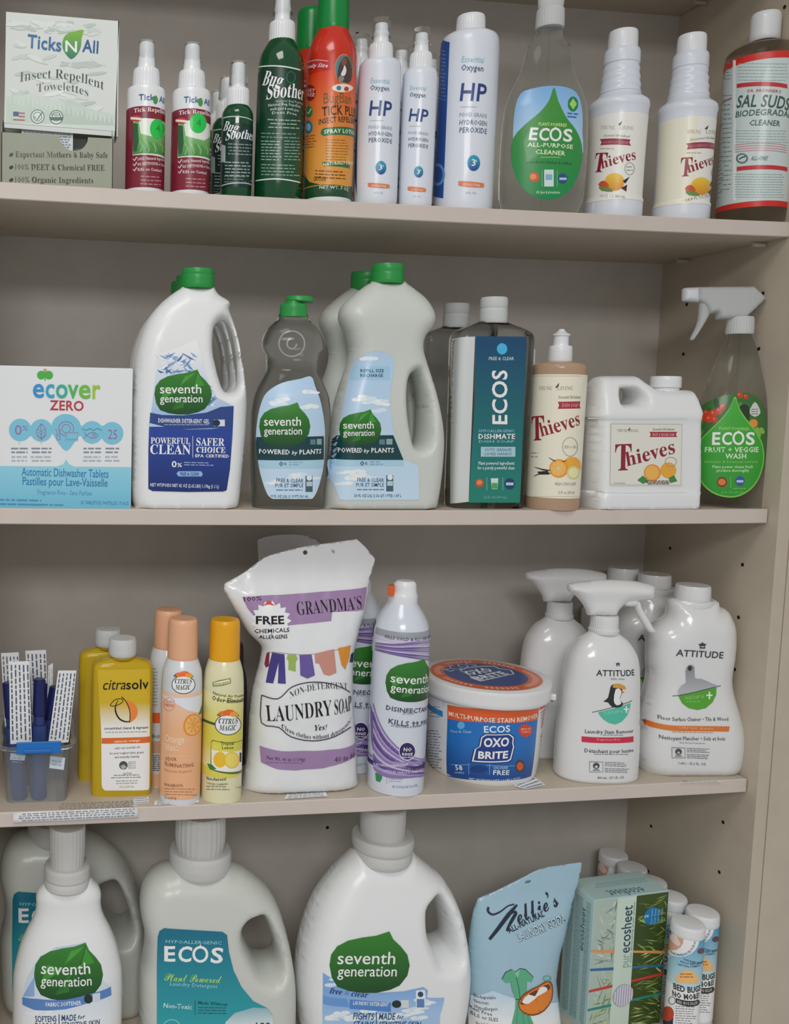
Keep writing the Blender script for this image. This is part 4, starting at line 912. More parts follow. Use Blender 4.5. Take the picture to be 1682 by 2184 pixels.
cp = at_axis(it, 826, 'cap', [(606, 67), (603, 70), (583, 70), (582, 69), (580.5, 70), (569, 70), (565, 67)], GREENCAP)
lb = Label(J, g=1.05)
LR = [(724, 1066), (714, 1040), (713, 990), (716, 940), (723, 900), (733, 850), (743, 800), (754, 770), (775, 756), (800, 750), (825, 753), (840, 768), (839, 790), (831, 840), (831, 870), (838, 920), (848, 950), (861, 980), (892, 993), (893, 1066)]
lb.poly(LR, '#bcd6ec', 0, grad=('#c4dcef', (780, 1060), '#b3cfe8', (780, 780))); lb.poly([(754, 781), (832, 781), (831, 811), (744, 811), (748, 790)], '#a3c9e2', .5)
clouds(lb, 770, 758, 825, 775, 2); clouds(lb, 745, 825, 825, 880, 7); clouds(lb, 720, 1000, 880, 1050, 7)
lb.text('REFILL SIZE', 768, 794, 818, 794, 7, '#2c5a7c', 'b'); lb.text('RECHARGE', 768, 804, 816, 804, 7, '#2c5a7c', 'b')
lb.poly([(717, 928), (838, 928), (860, 981), (714, 980)], '#123f45', 1); lb.quad(714, 981, 860, 994, '#a9cfe0', .9)
leaf(lb, 722, 873, 810, 950, 2)
lb.text('POWERED', 719, 964, 772, 965, 10, '#eef4f4', 'b', l=5); lb.text('by', 775, 965, 787, 965, 8, '#eef4f4', 'i', l=5); lb.text('PLANTS', 791, 965, 839, 965, 10, '#eef4f4', 'b', l=5)
lb.quad(808, 937, 820, 948, '#5f8089', 3); lb.quad(823, 936, 836, 948, '#8aa5ab', 3)
plants_low(lb, 785, 984); lb.text('50 FL OZ LIQ (1.56 QT / PTE) 1.47 L', 755, 1060, 855, 1060, 6, '#3f5f7c', 'b'); lb.build()
behind(it, .130, 781, float(cp.z[-1]), cp.ob.location.x, label='large cloudy white refill jug with green cap, behind the front one', skip=('label',))

# --- clear rectangular dish soap
it = Item('dish_soap_bottle', 'clear rectangular dish soap bottle with tall teal label, front one', 'bottle', S2, 1030, .06, -.03, 'clear teal-labelled soap bottles')
B = Loft(it, [(1090, 158), (1085, 166), (1078, 170), (900, 176), (728, 182), (714, 176), (704, 150), (696, 110), (690, 76), (686, 60)], ratio=.48, n=5.5, base=True).build('body', LIQ, sharp=50, segs=88)
at_axis(it, 1051, 'cap', [(690, 58), (687, 61), (660, 60), (658.5, 58), (657, 60), (640, 60), (635, 56)], FROST)
lb = Label(B, g=1.06, L=.004)
sideq = mat('grey_label_back', '#c9cecd', .4)
lb.poly([(962, 724), (1013, 718), (999, 1070), (960, 1074)], '#ccd0ce', 0)
lb.poly([(1014, 717), (1120, 718), (1122, 740), (1108, 1072), (999, 1072), (1012, 860)], '#1c5c7a', 0, grad=('#1f8272', (1060, 1070), '#15496e', (1060, 730)))
lb.ell(1070, 744, 11, 12, '#49b5e0', 2); lb.text('FREE & CLEAR', 1042, 768, 1095, 768, 7, '#b9d3da', 'b')
lb.sf.uv([(0, 0)])
# vertical wordmark, reading upwards
def vtext(lb, t, x, y0, y1, w_, col, st='n20', l=4):
    q = lb.sf.uv([(x, y0), (x, y1)]); d = q[1]-q[0]; L = np.hypot(*d); v, tt = text_mesh(t, st); a, b = x_ext(v); wq = abs(lb.sf.uv([(x-w_, (y0+y1)/2)])[0][0]-lb.sf.uv([(x, (y0+y1)/2)])[0][0]); sy = wq/cap_h(st)
    X = (v[:, 0]-a)/(b-a); P = q[0]+np.outer(X, d)+np.outer(v[:, 1]*sy, np.array([-1., 0.])); lb.add([tuple(p) for p in P], tt, col, l)
vtext(lb, 'ECOS', 1080, 905, 790, 32, '#f0f4f4')
lb.text('HYPOALLERGENIC', 1021, 922, 1096, 922, 6, '#9ccbd8', 'n4'); lb.text('DISHMATE', 1020, 936, 1097, 936, 11, '#f0f4f4', 'b'); lb.text('DISH SOAP', 1021, 944, 1096, 944, 5, '#9ccbd8', 'n4')
lb.quad(1025, 953, 1098, 974, '#a8cbd6', 2); lb.text('CUTS GREASE!', 1033, 962, 1090, 962, 6, '#5f7f98', 'b', l=4); lb.text('LOVES HANDS!', 1033, 971, 1090, 971, 6, '#5f7f98', 'b', l=4)
lb.text('Plant powered ingredients', 1020, 991, 1096, 991, 7, '#d5e5e6', 'b'); lb.text('for a purely powerful clean', 1018, 1001, 1096, 1001, 7, '#d5e5e6', 'b')
lb.ell(1022, 1030, 9, 9, '#c4572a', 2); lb.ell(1022, 1029, 6, 5, '#ea8a5a', 3); lb.poly([(1046, 1020), (1062, 1020), (1060, 1043), (1048, 1043)], '#cfe0dc', 2); lb.quad(1048, 1030, 1060, 1042, '#4fa35a', 3); lb.ell(1086, 1032, 11, 12, '#1c3f66', 2); lb.quad(1078, 1029, 1094, 1035, '#b8cbe0', 3)
for x in (1037, 1071): lb.quad(x, 1018, x+1, 1046, '#8fc0b8', 2)
lb.text('25 FL OZ (739 mL)', 1031, 1063, 1080, 1063, 5, '#8fc0b0', 'n4'); lb.build()
copy_tree(it.root, (it.X-.012, it.Y+.085, it.z), label='clear rectangular dish soap bottle half hidden behind the teal-labelled front one', skip=('label',))

# --- castile-like dish soap with orange print
AMB = mat('amber_soap', '#d8b698', .12, trans=.3, ior=1.3, sss=.15)
def word_rise(lb, x0, y0, x1, y1, h, hs, l=3): thieves_word(lb, x0, y0, x1, y1, h, hs, l)
it = Item('dish_soap_bottle', 'amber dish soap cylinder with cream fruit label and white push-pull cap, front one', 'bottle', S2, 1176, .046, 'cam', 'amber soap bottles')
B = Loft(it, [(1089, 108), (1084, 114), (1060, 116), (900, 118), (800, 120), (784, 119), (776, 108), (773, 80), (771, 58)], base=True).build('body', AMB)
Loft(it, [(775, 50), (772, 53), (742, 51), (738, 48)]).build('cap_base', WHITE)
Loft(it, [(740, 36), (736, 34), (718, 33), (716, 39), (713, 39), (710, 26), (705, 15), (702, 11)]).build('push_pull_top', WHITE)
lb = Label(B); lb.quad(1050, 798, 1330, 1063, '#e8e3cf', 0, .0)
for y in (802, 1059): lb.line([(1129+i*11, y) for i in range(11)], 1.4, '#c9bfa0', 1)
lb.text('YOUNG', 1149, 832, 1177, 832, 8, '#9a9888', 'S-10'); lb.text('LIVING', 1188, 832, 1221, 832, 8, '#9a9888', 'S-10'); lb.poly([(1184, 826), (1192, 816), (1191, 824), (1186, 828)], '#4a4a42', 3)
lb.text('Essential Oil-Infused', 1190, 850, 1237, 850, 6, '#8d8c80', 'I'); lb.poly([(1189, 857), (1237, 856), (1235, 864), (1237, 871), (1189, 872), (1192, 864)], '#a82a3c', 2); lb.text('DISH SOAP', 1198, 868, 1232, 868, 8, '#d8a0a4', 'b', l=4)
thieves_word(lb, 1134, 940, 1236, 905, 52, 30)
lb.ring(1215, 953, 16, 20, 1.4, '#a19f94', 3); lb.text('SEED to SEAL', 1202, 956, 1229, 956, 6, '#a19f94', 'n4'); lb.greek(1133, 965, 1150, 2, 8, 3, '#a19f94', 0)
lb.ell(1219, 994, 20, 20, '#ecab3a', 2); lb.ell(1191, 999, 20, 20, '#e8962e', 3); lb.ell(1190, 999, 16.5, 16.5, '#efb25a', 4); lb.ell(1222, 1008, 14, 14, '#d8d48a', 4.6); lb.ell(1222, 1008, 10, 10, '#ebe6b0', 5)
for k in range(8):
    a = k*math.pi/4; lb.line([(1190, 999), (1190+15*math.cos(a), 999+15*math.sin(a))], .8, '#f6d9a0', 5)
for P_ in ([(1140, 996), (1160, 1002), (1185, 1004)], [(1170, 976), (1190, 986), (1208, 982)], [(1138, 1016), (1158, 1008), (1176, 1010)]): lb.line(P_, [.8, 3.4, .8], '#3a3a2c', 3, smooth=3)
lb.poly([(1146, 1006), (1168, 1004), (1172, 1012), (1150, 1012)], '#23241c', 3.3); lb.text('FRESH CITRUS SCENT', 1183, 1035, 1227, 1035, 6, '#8d8c80', 'n4'); lb.text('12 fl. oz. (355 ml)', 1190, 1053, 1224, 1053, 6, '#8d8c80', 'n4'); lb.build()
copy_tree(it.root, (it.X-.008, it.Y+.078, it.z), label='amber dish soap cylinder behind the front one, only its cap and left edge showing')

# --- small white jug with fruit label
it = Item('cleaner_jug', 'squat white jug with corner handle, white screw cap and fruit label', 'jug', S2, 1352, .055, .03)
tO = [(1250, 1087), (1250, 1087), (1245, 1080), (1244, 1050), (1248, 1046), (1248, 1040), (1249, 960), (1251, 898), (1247, 890), (1249, 880), (1254, 858), (1260, 830), (1268, 810), (1278, 803), (1300, 802), (1340, 802), (1350, 804), (1364, 816), (1380, 829), (1388, 832), (1388, 832), (1452, 832), (1458, 834), (1463, 850), (1467, 880), (1468, 888), (1464, 892), (1464, 960), (1463, 1046), (1460, 1052), (1459, 1076), (1452, 1087), (1452, 1087)]
tH = [(1306, 829), (1334, 829), (1344, 836), (1350, 848), (1345, 861), (1322, 863), (1300, 863), (1296, 852), (1300, 835)]
J = Inflate(it, tO, [(1087, .037), (1050, .038), (1042, .036), (900, .036), (888, .038), (860, .033), (800, .014)], .012, hole=tH, p=3., k=4, Rh=.009, rb=.004).build('body', WJ, grid=.004)
at_axis(it, 1418, 'cap_neck', [(836, 58), (833, 60), (824, 60)], WJ); at_axis(it, 1418, 'cap', [(827, 66), (826, 69), (807, 69), (803, 66)], WHITE, segs=120, wave=lambda th, z: .00015*np.cos(th*50))
lb = Label(J, g=1.04); lb.quad(1300, 902, 1455, 1036, '#e6e5da', 0, .01)
for P_ in ([(1302, 904), (1453, 905), (1451, 1035), (1300, 1034), (1302, 904)],): lb.line(P_, 1.4, '#b5b2a2', 1)
lb.text('YOUNG LIVING', 1315, 921, 1360, 922, 6, '#9a9888', 'S-10'); lb.poly([(1337, 918), (1343, 911), (1342, 918)], '#4a4a42', 3); lb.text('Essential Oil-Infused', 1390, 918, 1437, 918, 5, '#8d8c80', 'I')
lb.poly([(1384, 921), (1443, 921), (1440, 927), (1443, 932), (1384, 932), (1387, 927)], '#a82a3c', 2); lb.text('FRUIT & VEGGIE SOAK', 1390, 930, 1437, 930, 6, '#e0b8ba', 'b', l=4)
thieves_word(lb, 1310, 1004, 1439, 966, 56, 30); lb.ring(1429, 985, 12, 10, 1.2, '#a19f94', 6)
lb.ell(1424, 1003, 17, 17, '#ecab3a', 3); lb.ell(1390, 1008, 18, 18, '#e8962e', 4); lb.ell(1389, 1008, 15, 15, '#f0b85a', 5)
lb.poly([(1358, 1024), (1370, 1014), (1382, 1026), (1370, 1032)], '#3f8a44', 3); lb.poly([(1424, 1020), (1436, 1013), (1443, 1026), (1430, 1030)], '#3f8a44', 3); lb.greek(1375, 1025, 1430, 3, 3, 2.2, '#5a3a36', 0, l=5, cen=True)
lb.text('Concentrate', 1307, 1032, 1332, 1032, 4, '#a19f94', 'n4'); lb.build()
lb = Label(J, 'mould_line', m_=WJ)
lb.line([(1252, 892), (1300, 893), (1380, 893), (1464, 891)], 2.2, '#ffffff', 6); lb.line([(1249, 1048), (1330, 1050), (1462, 1049)], 2.2, '#ffffff', 6); lb.build()

# --- clear trigger bottle, fruit wash
it = Item('spray_bottle', 'clear trigger spray bottle with green drop and vegetables label, right end of middle shelf', 'spray bottle', S2, 1549, .062, -.25)
B = Loft(it, [(1086, 150), (1080, 166), (1000, 172), (950, 173), (890, 164), (850, 146), (820, 126), (790, 106), (760, 90), (735, 72), (722, 58), (712, 52)], ratio=.58, n=2.4, base=True).build('body', CLEAR, sharp=70)
Loft(it, [(713, 60), (709, 62), (680, 60), (676, 56)]).build('collar', FROST, segs=120, wave=lambda th, z: .00025*np.cos(th*30))
Loft(it, [(1070, 4), (700, 5)]).build('dip_tube', THIN, segs=12)
TR = mat('cloudy_trigger_plastic', '#d9dcdc', .35, trans=.3, ior=1.1, sss=.1)
hd = [(1526, 682), (1526, 682), (1524, 668), (1508, 670), (1500, 655), (1488, 645), (1484, 640), (1486, 616), (1490, 612), (1600, 611), (1606, 612), (1628, 634), (1627, 641), (1590, 676), (1584, 682), (1584, 682)]
Inflate(it, hd, [(682, .014), (660, .012), (612, .009)], .006, p=2, base=False, k=4).build('trigger_head', TR)
Inflate(it, [(1454, 618), (1454, 618), (1454, 640), (1458, 643), (1486, 645), (1489, 642), (1489, 616), (1486, 613), (1460, 614)], [(643, .009), (612, .009)], .008, p=2, base=False, k=4).build('nozzle', mat('nozzle_plastic', '#e2e6ea', .35, sss=.1))
Inflate(it, [(1492, 642), (1508, 642), (1514, 660), (1508, 678), (1494, 702), (1480, 723), (1474, 726), (1471, 722), (1484, 694), (1489, 668)], [(726, .006), (640, .007)], .005, p=2, base=False, k=4).build('trigger', TR)
lb = Label(B, g=1.08)
OV = [(1481, 930), (1483, 895), (1492, 872), (1510, 856), (1545, 843), (1580, 838), (1605, 842), (1622, 858), (1632, 885), (1634, 920), (1632, 960), (1625, 1000), (1500, 1000), (1483, 960)]
lb.poly(OV, '#3a6b34', 0, smooth=3)
for k in range(90):
    x = random.uniform(1488, 1630); y = random.uniform(848, 985); r = random.uniform(4, 10)
    if (x-1557)**2/76**2+(y-925)**2/82**2 < .86: lb.ell(x, y, r*1.2, r*.7, random.choice(['#2f6a2e', '#4c8f35', '#74a844', '#1f4a26', '#39702f', '#86b24c']), .1+k*.005, n=7, rot=random.uniform(0, 3))
for x, y, r in ((1500, 890, 8), (1512, 893, 8), (1521, 882, 8), (1533, 876, 7), (1506, 881, 6), (1541, 868, 6), (1524, 895, 6), (1487, 915, 7), (1577, 843, 6), (1590, 846, 5)): lb.ell(x, y, r, r*1.1, '#cc3b22', 1, n=12); lb.ell(x-2, y-2, r*.3, r*.3, '#f08a6a', 1.5, n=6)
lb.ell(1606, 903, 9, 9, '#e08a3a', 1); lb.ell(1614, 925, 8, 14, '#7fb04a', 1); lb.ell(1487, 935, 7, 8, '#8c7aa8', 1); lb.ell(1586, 880, 13, 18, '#26381f', .9); lb.poly([(1609, 857), (1618, 870), (1620, 882), (1609, 889), (1598, 882), (1600, 870)], '#c6ccc4', 2, smooth=2); lb.greek(1601, 872, 1617, 3, 5, 2, '#5f6f66', 0, l=4)
DR2 = [(1567, 845), (1576, 870), (1592, 895), (1612, 920), (1626, 950), (1628, 985), (1618, 1020), (1598, 1046), (1566, 1061), (1528, 1056), (1500, 1036), (1485, 1005), (1482, 970), (1492, 940), (1515, 915), (1540, 890), (1556, 868)]
lb.poly(DR2, '#7cc050', 2, smooth=3); cx, cy = 1557, 965
lb.poly([(cx+(x-cx)*.96, cy+(y-cy)*.965) for x, y in DR2], '#3aa035', 2.6, smooth=3, grad=('#2f9534', (1556, 1055), '#44a838', (1556, 860)))
lb.text('PLANT-POWERED', 1533, 916, 1597, 918, 6, '#a8cf6a', 'b', l=4.4); ecos(lb, 1518, 948, 1608, 948, 27, '#e9f0e4', 4.4)
lb.text('FRUIT + VEGGIE', 1503, 964, 1616, 964, 11, '#d9e8c8', 'b', l=4.4); lb.text('WASH', 1546, 978, 1590, 978, 11, '#d9e8c8', 'b', l=4.4); lb.text('lavender & botanical extracts', 1503, 987, 1615, 987, 6, '#84c566', 'n4', l=4.4)
lb.text('Plant power cleans fresh', 1519, 998, 1604, 998, 6, '#c5e0b0', 'b', l=4.4); lb.text('produce thoroughly', 1528, 1006, 1596, 1006, 6, '#c5e0b0', 'b', l=4.4)
lb.ell(1539, 1028, 11, 11, '#7c3f20', 4.2); lb.ell(1539, 1028, 8, 7, '#dd7a3a', 4.6); lb.ell(1577, 1026, 10, 11, '#3a5a96', 4.2); lb.quad(1570, 1024, 1584, 1029, '#b8cbe0', 4.6); lb.quad(1557, 1015, 1558, 1040, '#84c566', 4.3); lb.greek(1562, 1041, 1594, 1, 4, 2, '#84c566', 0, l=4.3); lb.text('22 FL OZ (650 mL)', 1537, 1052, 1584, 1052, 4, '#84c566', 'n4', l=4.4); lb.build()

# ================================================================== SHELF THREE
S3 = 3
def front_y(bx, by, z, b):                # axis distance for a round thing whose front foot shows at bx, by
    return float(atZ(bx, by, z)[1])+b
Z3 = ZS[3]
# --- clear bin with markers
BIN = mat('clear_bin_plastic', '#eef2f4', .06, trans=.9, ior=1.08)
BLUEL = mat('blue_latch', '#1f74c4', .35)
P0 = atZ(14, 1716, Z3); P1 = atZ(141, 1716, Z3)
it = Item('storage_bin', 'small clear plastic bin with blue latch holding markers, left end of the third shelf', 'bin', S3, 78, float(P0[1])+.05)
yf = -.05; xl = it.plane(14, 1716, yf)[0]; xr = it.plane(141, 1716, yf)[0]; hb = it.plane(80, 1598, yf-.006)[1]
def tray_shell(name, x0, x1, y0, y1, h, fl, t, m_, parent):
    V = []; F = []
    lv = [(0, 0, 0), (h, fl, 0), (h, fl+.006, 0), (h+.004, fl+.007, 0), (h+.004, fl+.0015, 0), (h, fl-t, 0), (t, -t, 0)]
    k = 5
    def loop(d, z):
        out = []; r = .008+max(d, 0)
        for cx, cy, a in ((x1-.008, y1-.008, 0), (x0+.008, y1-.008, 90), (x0+.008, y0+.008, 180), (x1-.008, y0+.008, 270)):
            for j in range(k): an = math.radians(a+90*j/(k-1)); out.append((cx+r*math.cos(an), cy+r*math.sin(an), z))
        return out
    for z, d, _ in lv: V += loop(d, z)
    n = 4*k
    for i in range(len(lv)-1):
        for j in range(n): F.append((i*n+j, i*n+(j+1) % n, (i+1)*n+(j+1) % n, (i+1)*n+j))
    F.append(tuple(range(n-1, -1, -1))); F.append(tuple((len(lv)-1)*n+j for j in range(n)))
    return mesh_obj(name, V, F, m_, parent, sharp=40)
tray_shell('bin_body', xl, xr, yf, yf+.115, hb, .006, .0012, BIN, it.root)
a = it.plane(35, 1583, yf-.014); b = it.plane(130, 1605, yf-.014)
lt = box('latch', (a[0], yf-.016, b[1]), (b[0], yf-.0135, a[1]), BLUEL, it.root, bev=.0008)
box('latch_lip', (a[0]+.009, yf-.018, b[1]+.002), (b[0]-.012, yf-.0155, b[1]+.006), BLUEL, it.root, bev=.0006)
lb = Label(Plane(it, yf-.004), 'sticker', m_=PRINTM)
for x, y in ((23, 1606), (107, 1612)):
    lb.poly([(x, y), (x+32, y+4), (x+29, y+30 if x > 50 else y+16), (x-2, y+26 if x > 50 else y+14)], '#c9d2dd', 1); lb.greek(x+3, y+9, x+27, 2, 8, 3, '#8f9fae', .1)
lb.build()
NAVY = mat('navy_marker', '#1c2560', .3); NAVYL = mat('navy_marker_band', '#2f3f7c', .35); DARKB = mat('dark_marker_body', '#31457c', .4)
PAPER = mat('white_paper', '#eceef0', .6)
pens = [(84, 1446, -.038, 0, 13), (17, 1452, -.036, -.10, 12), (118, 1460, -.020, .16, 12), (52, 1440, .010, .0, 12), (98, 1452, .022, .06, 12)]
for k, (px, py, dy, ln, w_) in enumerate(pens):
    names = ['standing upright behind the blue latch', 'leaning at the left rim of the bin', 'leaning right beside the right paper tag', 'behind the left paper tags', 'at the back of the bin']
    h_ = it.plane(px, py, dy)[1]; x = it.plane(px, py, dy)[0]; L = h_-.004
    r_ = root('marker', 'navy blue capped marker '+names[k], 'marker', (it.X+x-ln*L, it.Y+dy, it.z+.003), 0, 'markers in the clear bin')
    r_.rotation_euler = (0, ln, 0)
    def cyl(nm, z0, z1, r0, r1, m_):
        bm = bmesh.new(); bmesh.ops.create_cone(bm, cap_ends=True, segments=28, radius1=r0, radius2=r1, depth=z1-z0)
        for v in bm.verts: v.co.z += (z0+z1)/2
        bmesh.ops.bevel(bm, geom=[e for e in bm.edges if len(e.link_faces) == 2 and e.calc_face_angle(0) > 1], offset=.0008, segments=2, affect='EDGES')
        return bm_obj(nm, bm, m_, r_, smooth=True)
    cyl('barrel', 0, L*.62, .0105, .0100, DARKB); cyl('band', L*.62, L*.7, .0074, .0074, NAVYL); cyl('cap', L*.7, L, .0086, .0072, NAVY)
tags = [((2, 1393), (40, 1391), (45, 1575), (12, 1577), .012, 'upper left paper tag with sideways print, behind the others'),
        ((19, 1411), (62, 1410), (68, 1584), (22, 1587), -.046, 'front left paper tag with sideways print'),
        ((54, 1388), (98, 1386), (104, 1555), (64, 1560), .016, 'tallest paper tag with sideways print, behind the upright marker'),
        ((124, 1430), (163, 1430), (146, 1583), (103, 1585), -.044, 'right-hand paper tag with sideways print, leaning right'),
        ((103, 1420), (113, 1414), (112, 1560), (98, 1560), .0, 'narrow folded paper tag in the middle of the bin')]
for k, (a, b, c, d, dy, t) in enumerate(tags):
    q = [it.plane(*p_, dy) for p_ in (a, b, c, d)]
    mx = sum(p_[0] for p_ in q)/4; mz = min(p_[1] for p_ in q)
    r_ = root('paper_tag', t, 'paper tag', (it.X+mx, it.Y+dy, it.z+mz), 0, 'instruction tags in the bin')
    prism('tag_sheet', [(p_[0]-mx, p_[1]-mz) for p_ in q], -.0003, .0001, PAPER, r_)
    I2 = Item.__new__(Item); I2.__dict__.update(it.__dict__); I2.X = it.X+mx; I2.Y = it.Y+dy; I2.z = it.z+mz; I2.root = r_
    lb = Label(Plane(I2, -.0003), 'tag_print', m_=PRINTM); W = (b[0]-a[0])
    for j in range(max(2, int(W/7.5))):
        f = (j+.6)/max(2, int(W/7.5)); t0 = .04
        while t0 < .93:
            t1 = min(.95, t0+random.uniform(.03, .09)); P_ = lambda f, t: (a[0]+(b[0]-a[0])*f+(d[0]-a[0])*t*(1-f)+(c[0]-b[0])*t*f, a[1]+(d[1]-a[1])*t)
            lb.poly([P_(f-.036, t0), P_(f+.036, t0), P_(f+.036, t1), P_(f-.036, t1)], '#59606c', 1); t0 = t1+.018
    lb.build()
# --- printed sheet hanging over the shelf edge, price tags
def sheet(name, label, cat, pts, m_=PAPER, h=.0006, rows=3, grp=None, colr='#8a8e92'):
    W3 = [atZ(x, y, Z3+h) for x, y in pts]; c_ = sum(W3)/4
    r_ = root(name, label, cat, (c_[0], c_[1], Z3), 0, grp)
    V = [(p_[0]-c_[0], p_[1]-c_[1], h-.0003) for p_ in W3]+[(p_[0]-c_[0], p_[1]-c_[1], h) for p_ in W3]
    F = [(3, 2, 1, 0), (4, 5, 6, 7)]+[(i, (i+1) % 4, 4+(i+1) % 4, 4+i) for i in range(4)]
    o = mesh_obj('paper', V, F, m_, r_, smooth=False)
    V2, F2 = [], []
    A, B, C_, D = [np.array(v) for v in V[4:]]
    for i in range(rows):
        f0 = (i+.3)/rows; f1 = (i+.7)/rows; t0 = .06
        while t0 < .9:
            t1 = min(.94, t0+random.uniform(.04, .16)); n = len(V2)
            for t, f in ((t0, f0), (t1, f0), (t1, f1), (t0, f1)): V2.append(tuple(A*(1-t)*(1-f)+B*t*(1-f)+C_*t*f+D*(1-t)*f+np.array([0, 0, .0001])))
            F2.append((n, n+1, n+2, n+3)); t0 = t1+.02
    o = mesh_obj('print', V2, F2, mat('grey_ink', colr, .6), r_, smooth=False); return r_
sheet('price_tag', 'grey price tag lying flat at the foot of the citrus cleaner', 'price tag', [(286, 1702), (317, 1699), (317, 1712), (286, 1715)], h=.0012, grp='price tags on the third shelf')
sheet('price_tag', 'grey price tag lying flat under the orange air freshener can', 'price tag', [(330, 1708), (424, 1702), (424, 1711), (328, 1717)], h=.0012, grp='price tags on the third shelf')
sheet('price_tag', 'grey price tag lying flat in front of the laundry soap bag', 'price tag', [(612, 1694), (694, 1689), (698, 1698), (606, 1704)], h=.0012, grp='price tags on the third shelf')
sheet('price_tag', 'grey price tag lying flat to the right of the stain remover tub', 'price tag', [(1095, 1676), (1138, 1656), (1163, 1674), (1120, 1683)], h=.0012, grp='price tags on the third shelf')
sheet('price_tag', 'grey price tag lying flat under the floor cleaner bottle', 'price tag', [(1450, 1664), (1530, 1661), (1538, 1667), (1450, 1670)], h=.0012, grp='price tags on the third shelf')
# curled sheet
r_ = root('instruction_sheet', 'white printed paper sheet under the bin, its front curling over the shelf edge', 'paper', tuple(atZ(160, 1718, Z3)[:2])+(Z3,))
V, F, V2, F2 = [], [], [], []
Lx = atZ(28, 1725, Z3)[0]-r_.location.x; Rx = atZ(292, 1718, Z3)[0]-r_.location.x; yb = .06-r_.location.y; ye = .0165-r_.location.y
prof = [(yb, .0005), (ye+.006, .0006), (ye+.001, .0004), (ye-.0028, -.0035), (ye-.0045, -.0095)]
for j, (y, z) in enumerate(prof):
    for i in range(9): V.append((Lx+(Rx-Lx)*i/8, y+(i-4)*-.00004, z+.0003*math.sin(i*1.3)*(j > 1)))
for j in range(len(prof)-1):
    for i in range(8): F.append((j*9+i, j*9+i+1, j*9+i+10, j*9+i+9))
o = mesh_obj('paper', V, F, PAPER, r_); md = o.modifiers.new('t', 'SOLIDIFY'); md.thickness = .0003
def pf(t):
    k = min(int(t), len(prof)-2); f = t-k; return prof[k][0]*(1-f)+prof[k+1][0]*f, prof[k][1]*(1-f)+prof[k+1][1]*f
for t in (.55, .68, .82, .95, 1.4, 2.2, 2.65, 3.1, 3.6):
    x = Lx+.004+random.uniform(0, .01)
    while x < Rx-.006:
        x1 = min(Rx-.004, x+random.uniform(.002, .009)); n = len(V2); (ya, za), (yb_, zb_) = pf(t), pf(t+(.05 if t < 1 else .22))
        V2 += [(x, ya-.0007, za+.0006), (x1, ya-.0007, za+.0006), (x1, yb_-.0007, zb_+.0006), (x, yb_-.0007, zb_+.0006)]; F2.append((n, n+1, n+2, n+3)); x = x1+.0015
mesh_obj('print', V2, F2, mat('grey_ink', '#8a8e92', .6), r_, smooth=False)

# --- yellow citrus cleaner
YEL = mat('yellow_citrus_liquid', '#e8c62c', .08, trans=.35, ior=1.25, coat=.3)
it = Item('cleaner_bottle', 'flat yellow citrus cleaner bottle with frosted cap, front one', 'bottle', S3, 257, front_y(257, 1706, Z3, .026), -.02, 'yellow citrus cleaners')
B = Loft(it, [(1700, 124), (1694, 128), (1600, 130), (1450, 131), (1418, 128), (1408, 110), (1403, 70), (1400, 46), (1396, 44)], ratio=.42, n=5, base=True).build('body', YEL, sharp=50, segs=88)
Loft(it, [(1397, 55), (1394, 59), (1366, 58), (1360, 54)]).build('cap', FROST, segs=120, wave=lambda th, z: .0002*np.cos(th*40))
Loft(it, [(1402, 50), (1398, 50), (1395, 48)]).build('neck_ring', YEL)
lb = Label(B, g=1.06, L=.004)
lb.poly([(209, 1428), (318, 1426), (319, 1560), (317, 1684), (222, 1685), (217, 1675), (216, 1560)], '#d7bf3a', 0, grad=('#f0eee6', (260, 1552), '#cfae22', (260, 1500)))
lb.quad(217, 1560, 319, 1580, '#ecebe6', .6, -.02)
lb.poly([(217, 1558), (319, 1552), (318, 1680), (316, 1684), (224, 1686), (218, 1680)], '#eceef0', .4)
lb.text('citra', 220, 1471, 268, 1470, 22, '#1c1a12', 'i-14', l=3); lb.text('solv', 269, 1470, 316, 1468, 21, '#17150e', 'b')
lb.line([(252, 1493), (246, 1507), (248, 1522), (256, 1534), (268, 1539), (278, 1538)], [1, 3.4, 3.4, 2], '#25230f', 3, smooth=3)
lb.poly([(268, 1497), (278, 1496), (288, 1503), (293, 1515), (291, 1528), (284, 1536), (277, 1539), (277, 1520)], '#e8873a', 3, smooth=3); lb.line([(259, 1486), (268, 1495), (275, 1510), (277, 1525), (276, 1541)], 1.8, '#25230f', 4, smooth=3)
lb.line([(235, 1504), (244, 1493), (258, 1490), (262, 1496), (252, 1503), (240, 1506), (235, 1504)], 1.5, '#25230f', 4, smooth=3)
lb.text('concentrated cleaner & degreaser', 222, 1556, 316, 1553, 6, '#3a3a34', 'b'); lb.greek(225, 1561, 314, 1, 5, 2.4, '#9a9a90', -.02, rag=.02)
lb.poly([(217, 1574), (319, 1570), (319, 1583), (217, 1586)], '#dd6a2a', 2); lb.text('valencia orange', 243, 1584, 298, 1581, 6, '#f6e0c8', 'b', l=4)
lb.text('with real essential oils', 245, 1598, 298, 1595, 5, '#5a5a52', 'n4'); lb.text('for your toughest stains, grease', 234, 1609, 306, 1606, 5, '#4a4a44', 'n6'); lb.text('and everyday cleaning', 245, 1617, 296, 1615, 5, '#4a4a44', 'n6')
lb.ell(263, 1632, 9, 9, '#4a5248', 3); lb.poly([(256, 1634), (264, 1630), (270, 1636), (262, 1641)], '#aab4a8', 4); lb.line([(274, 1625), (288, 1624), (288, 1638), (274, 1639), (274, 1625)], 1, '#8a8a80', 3)
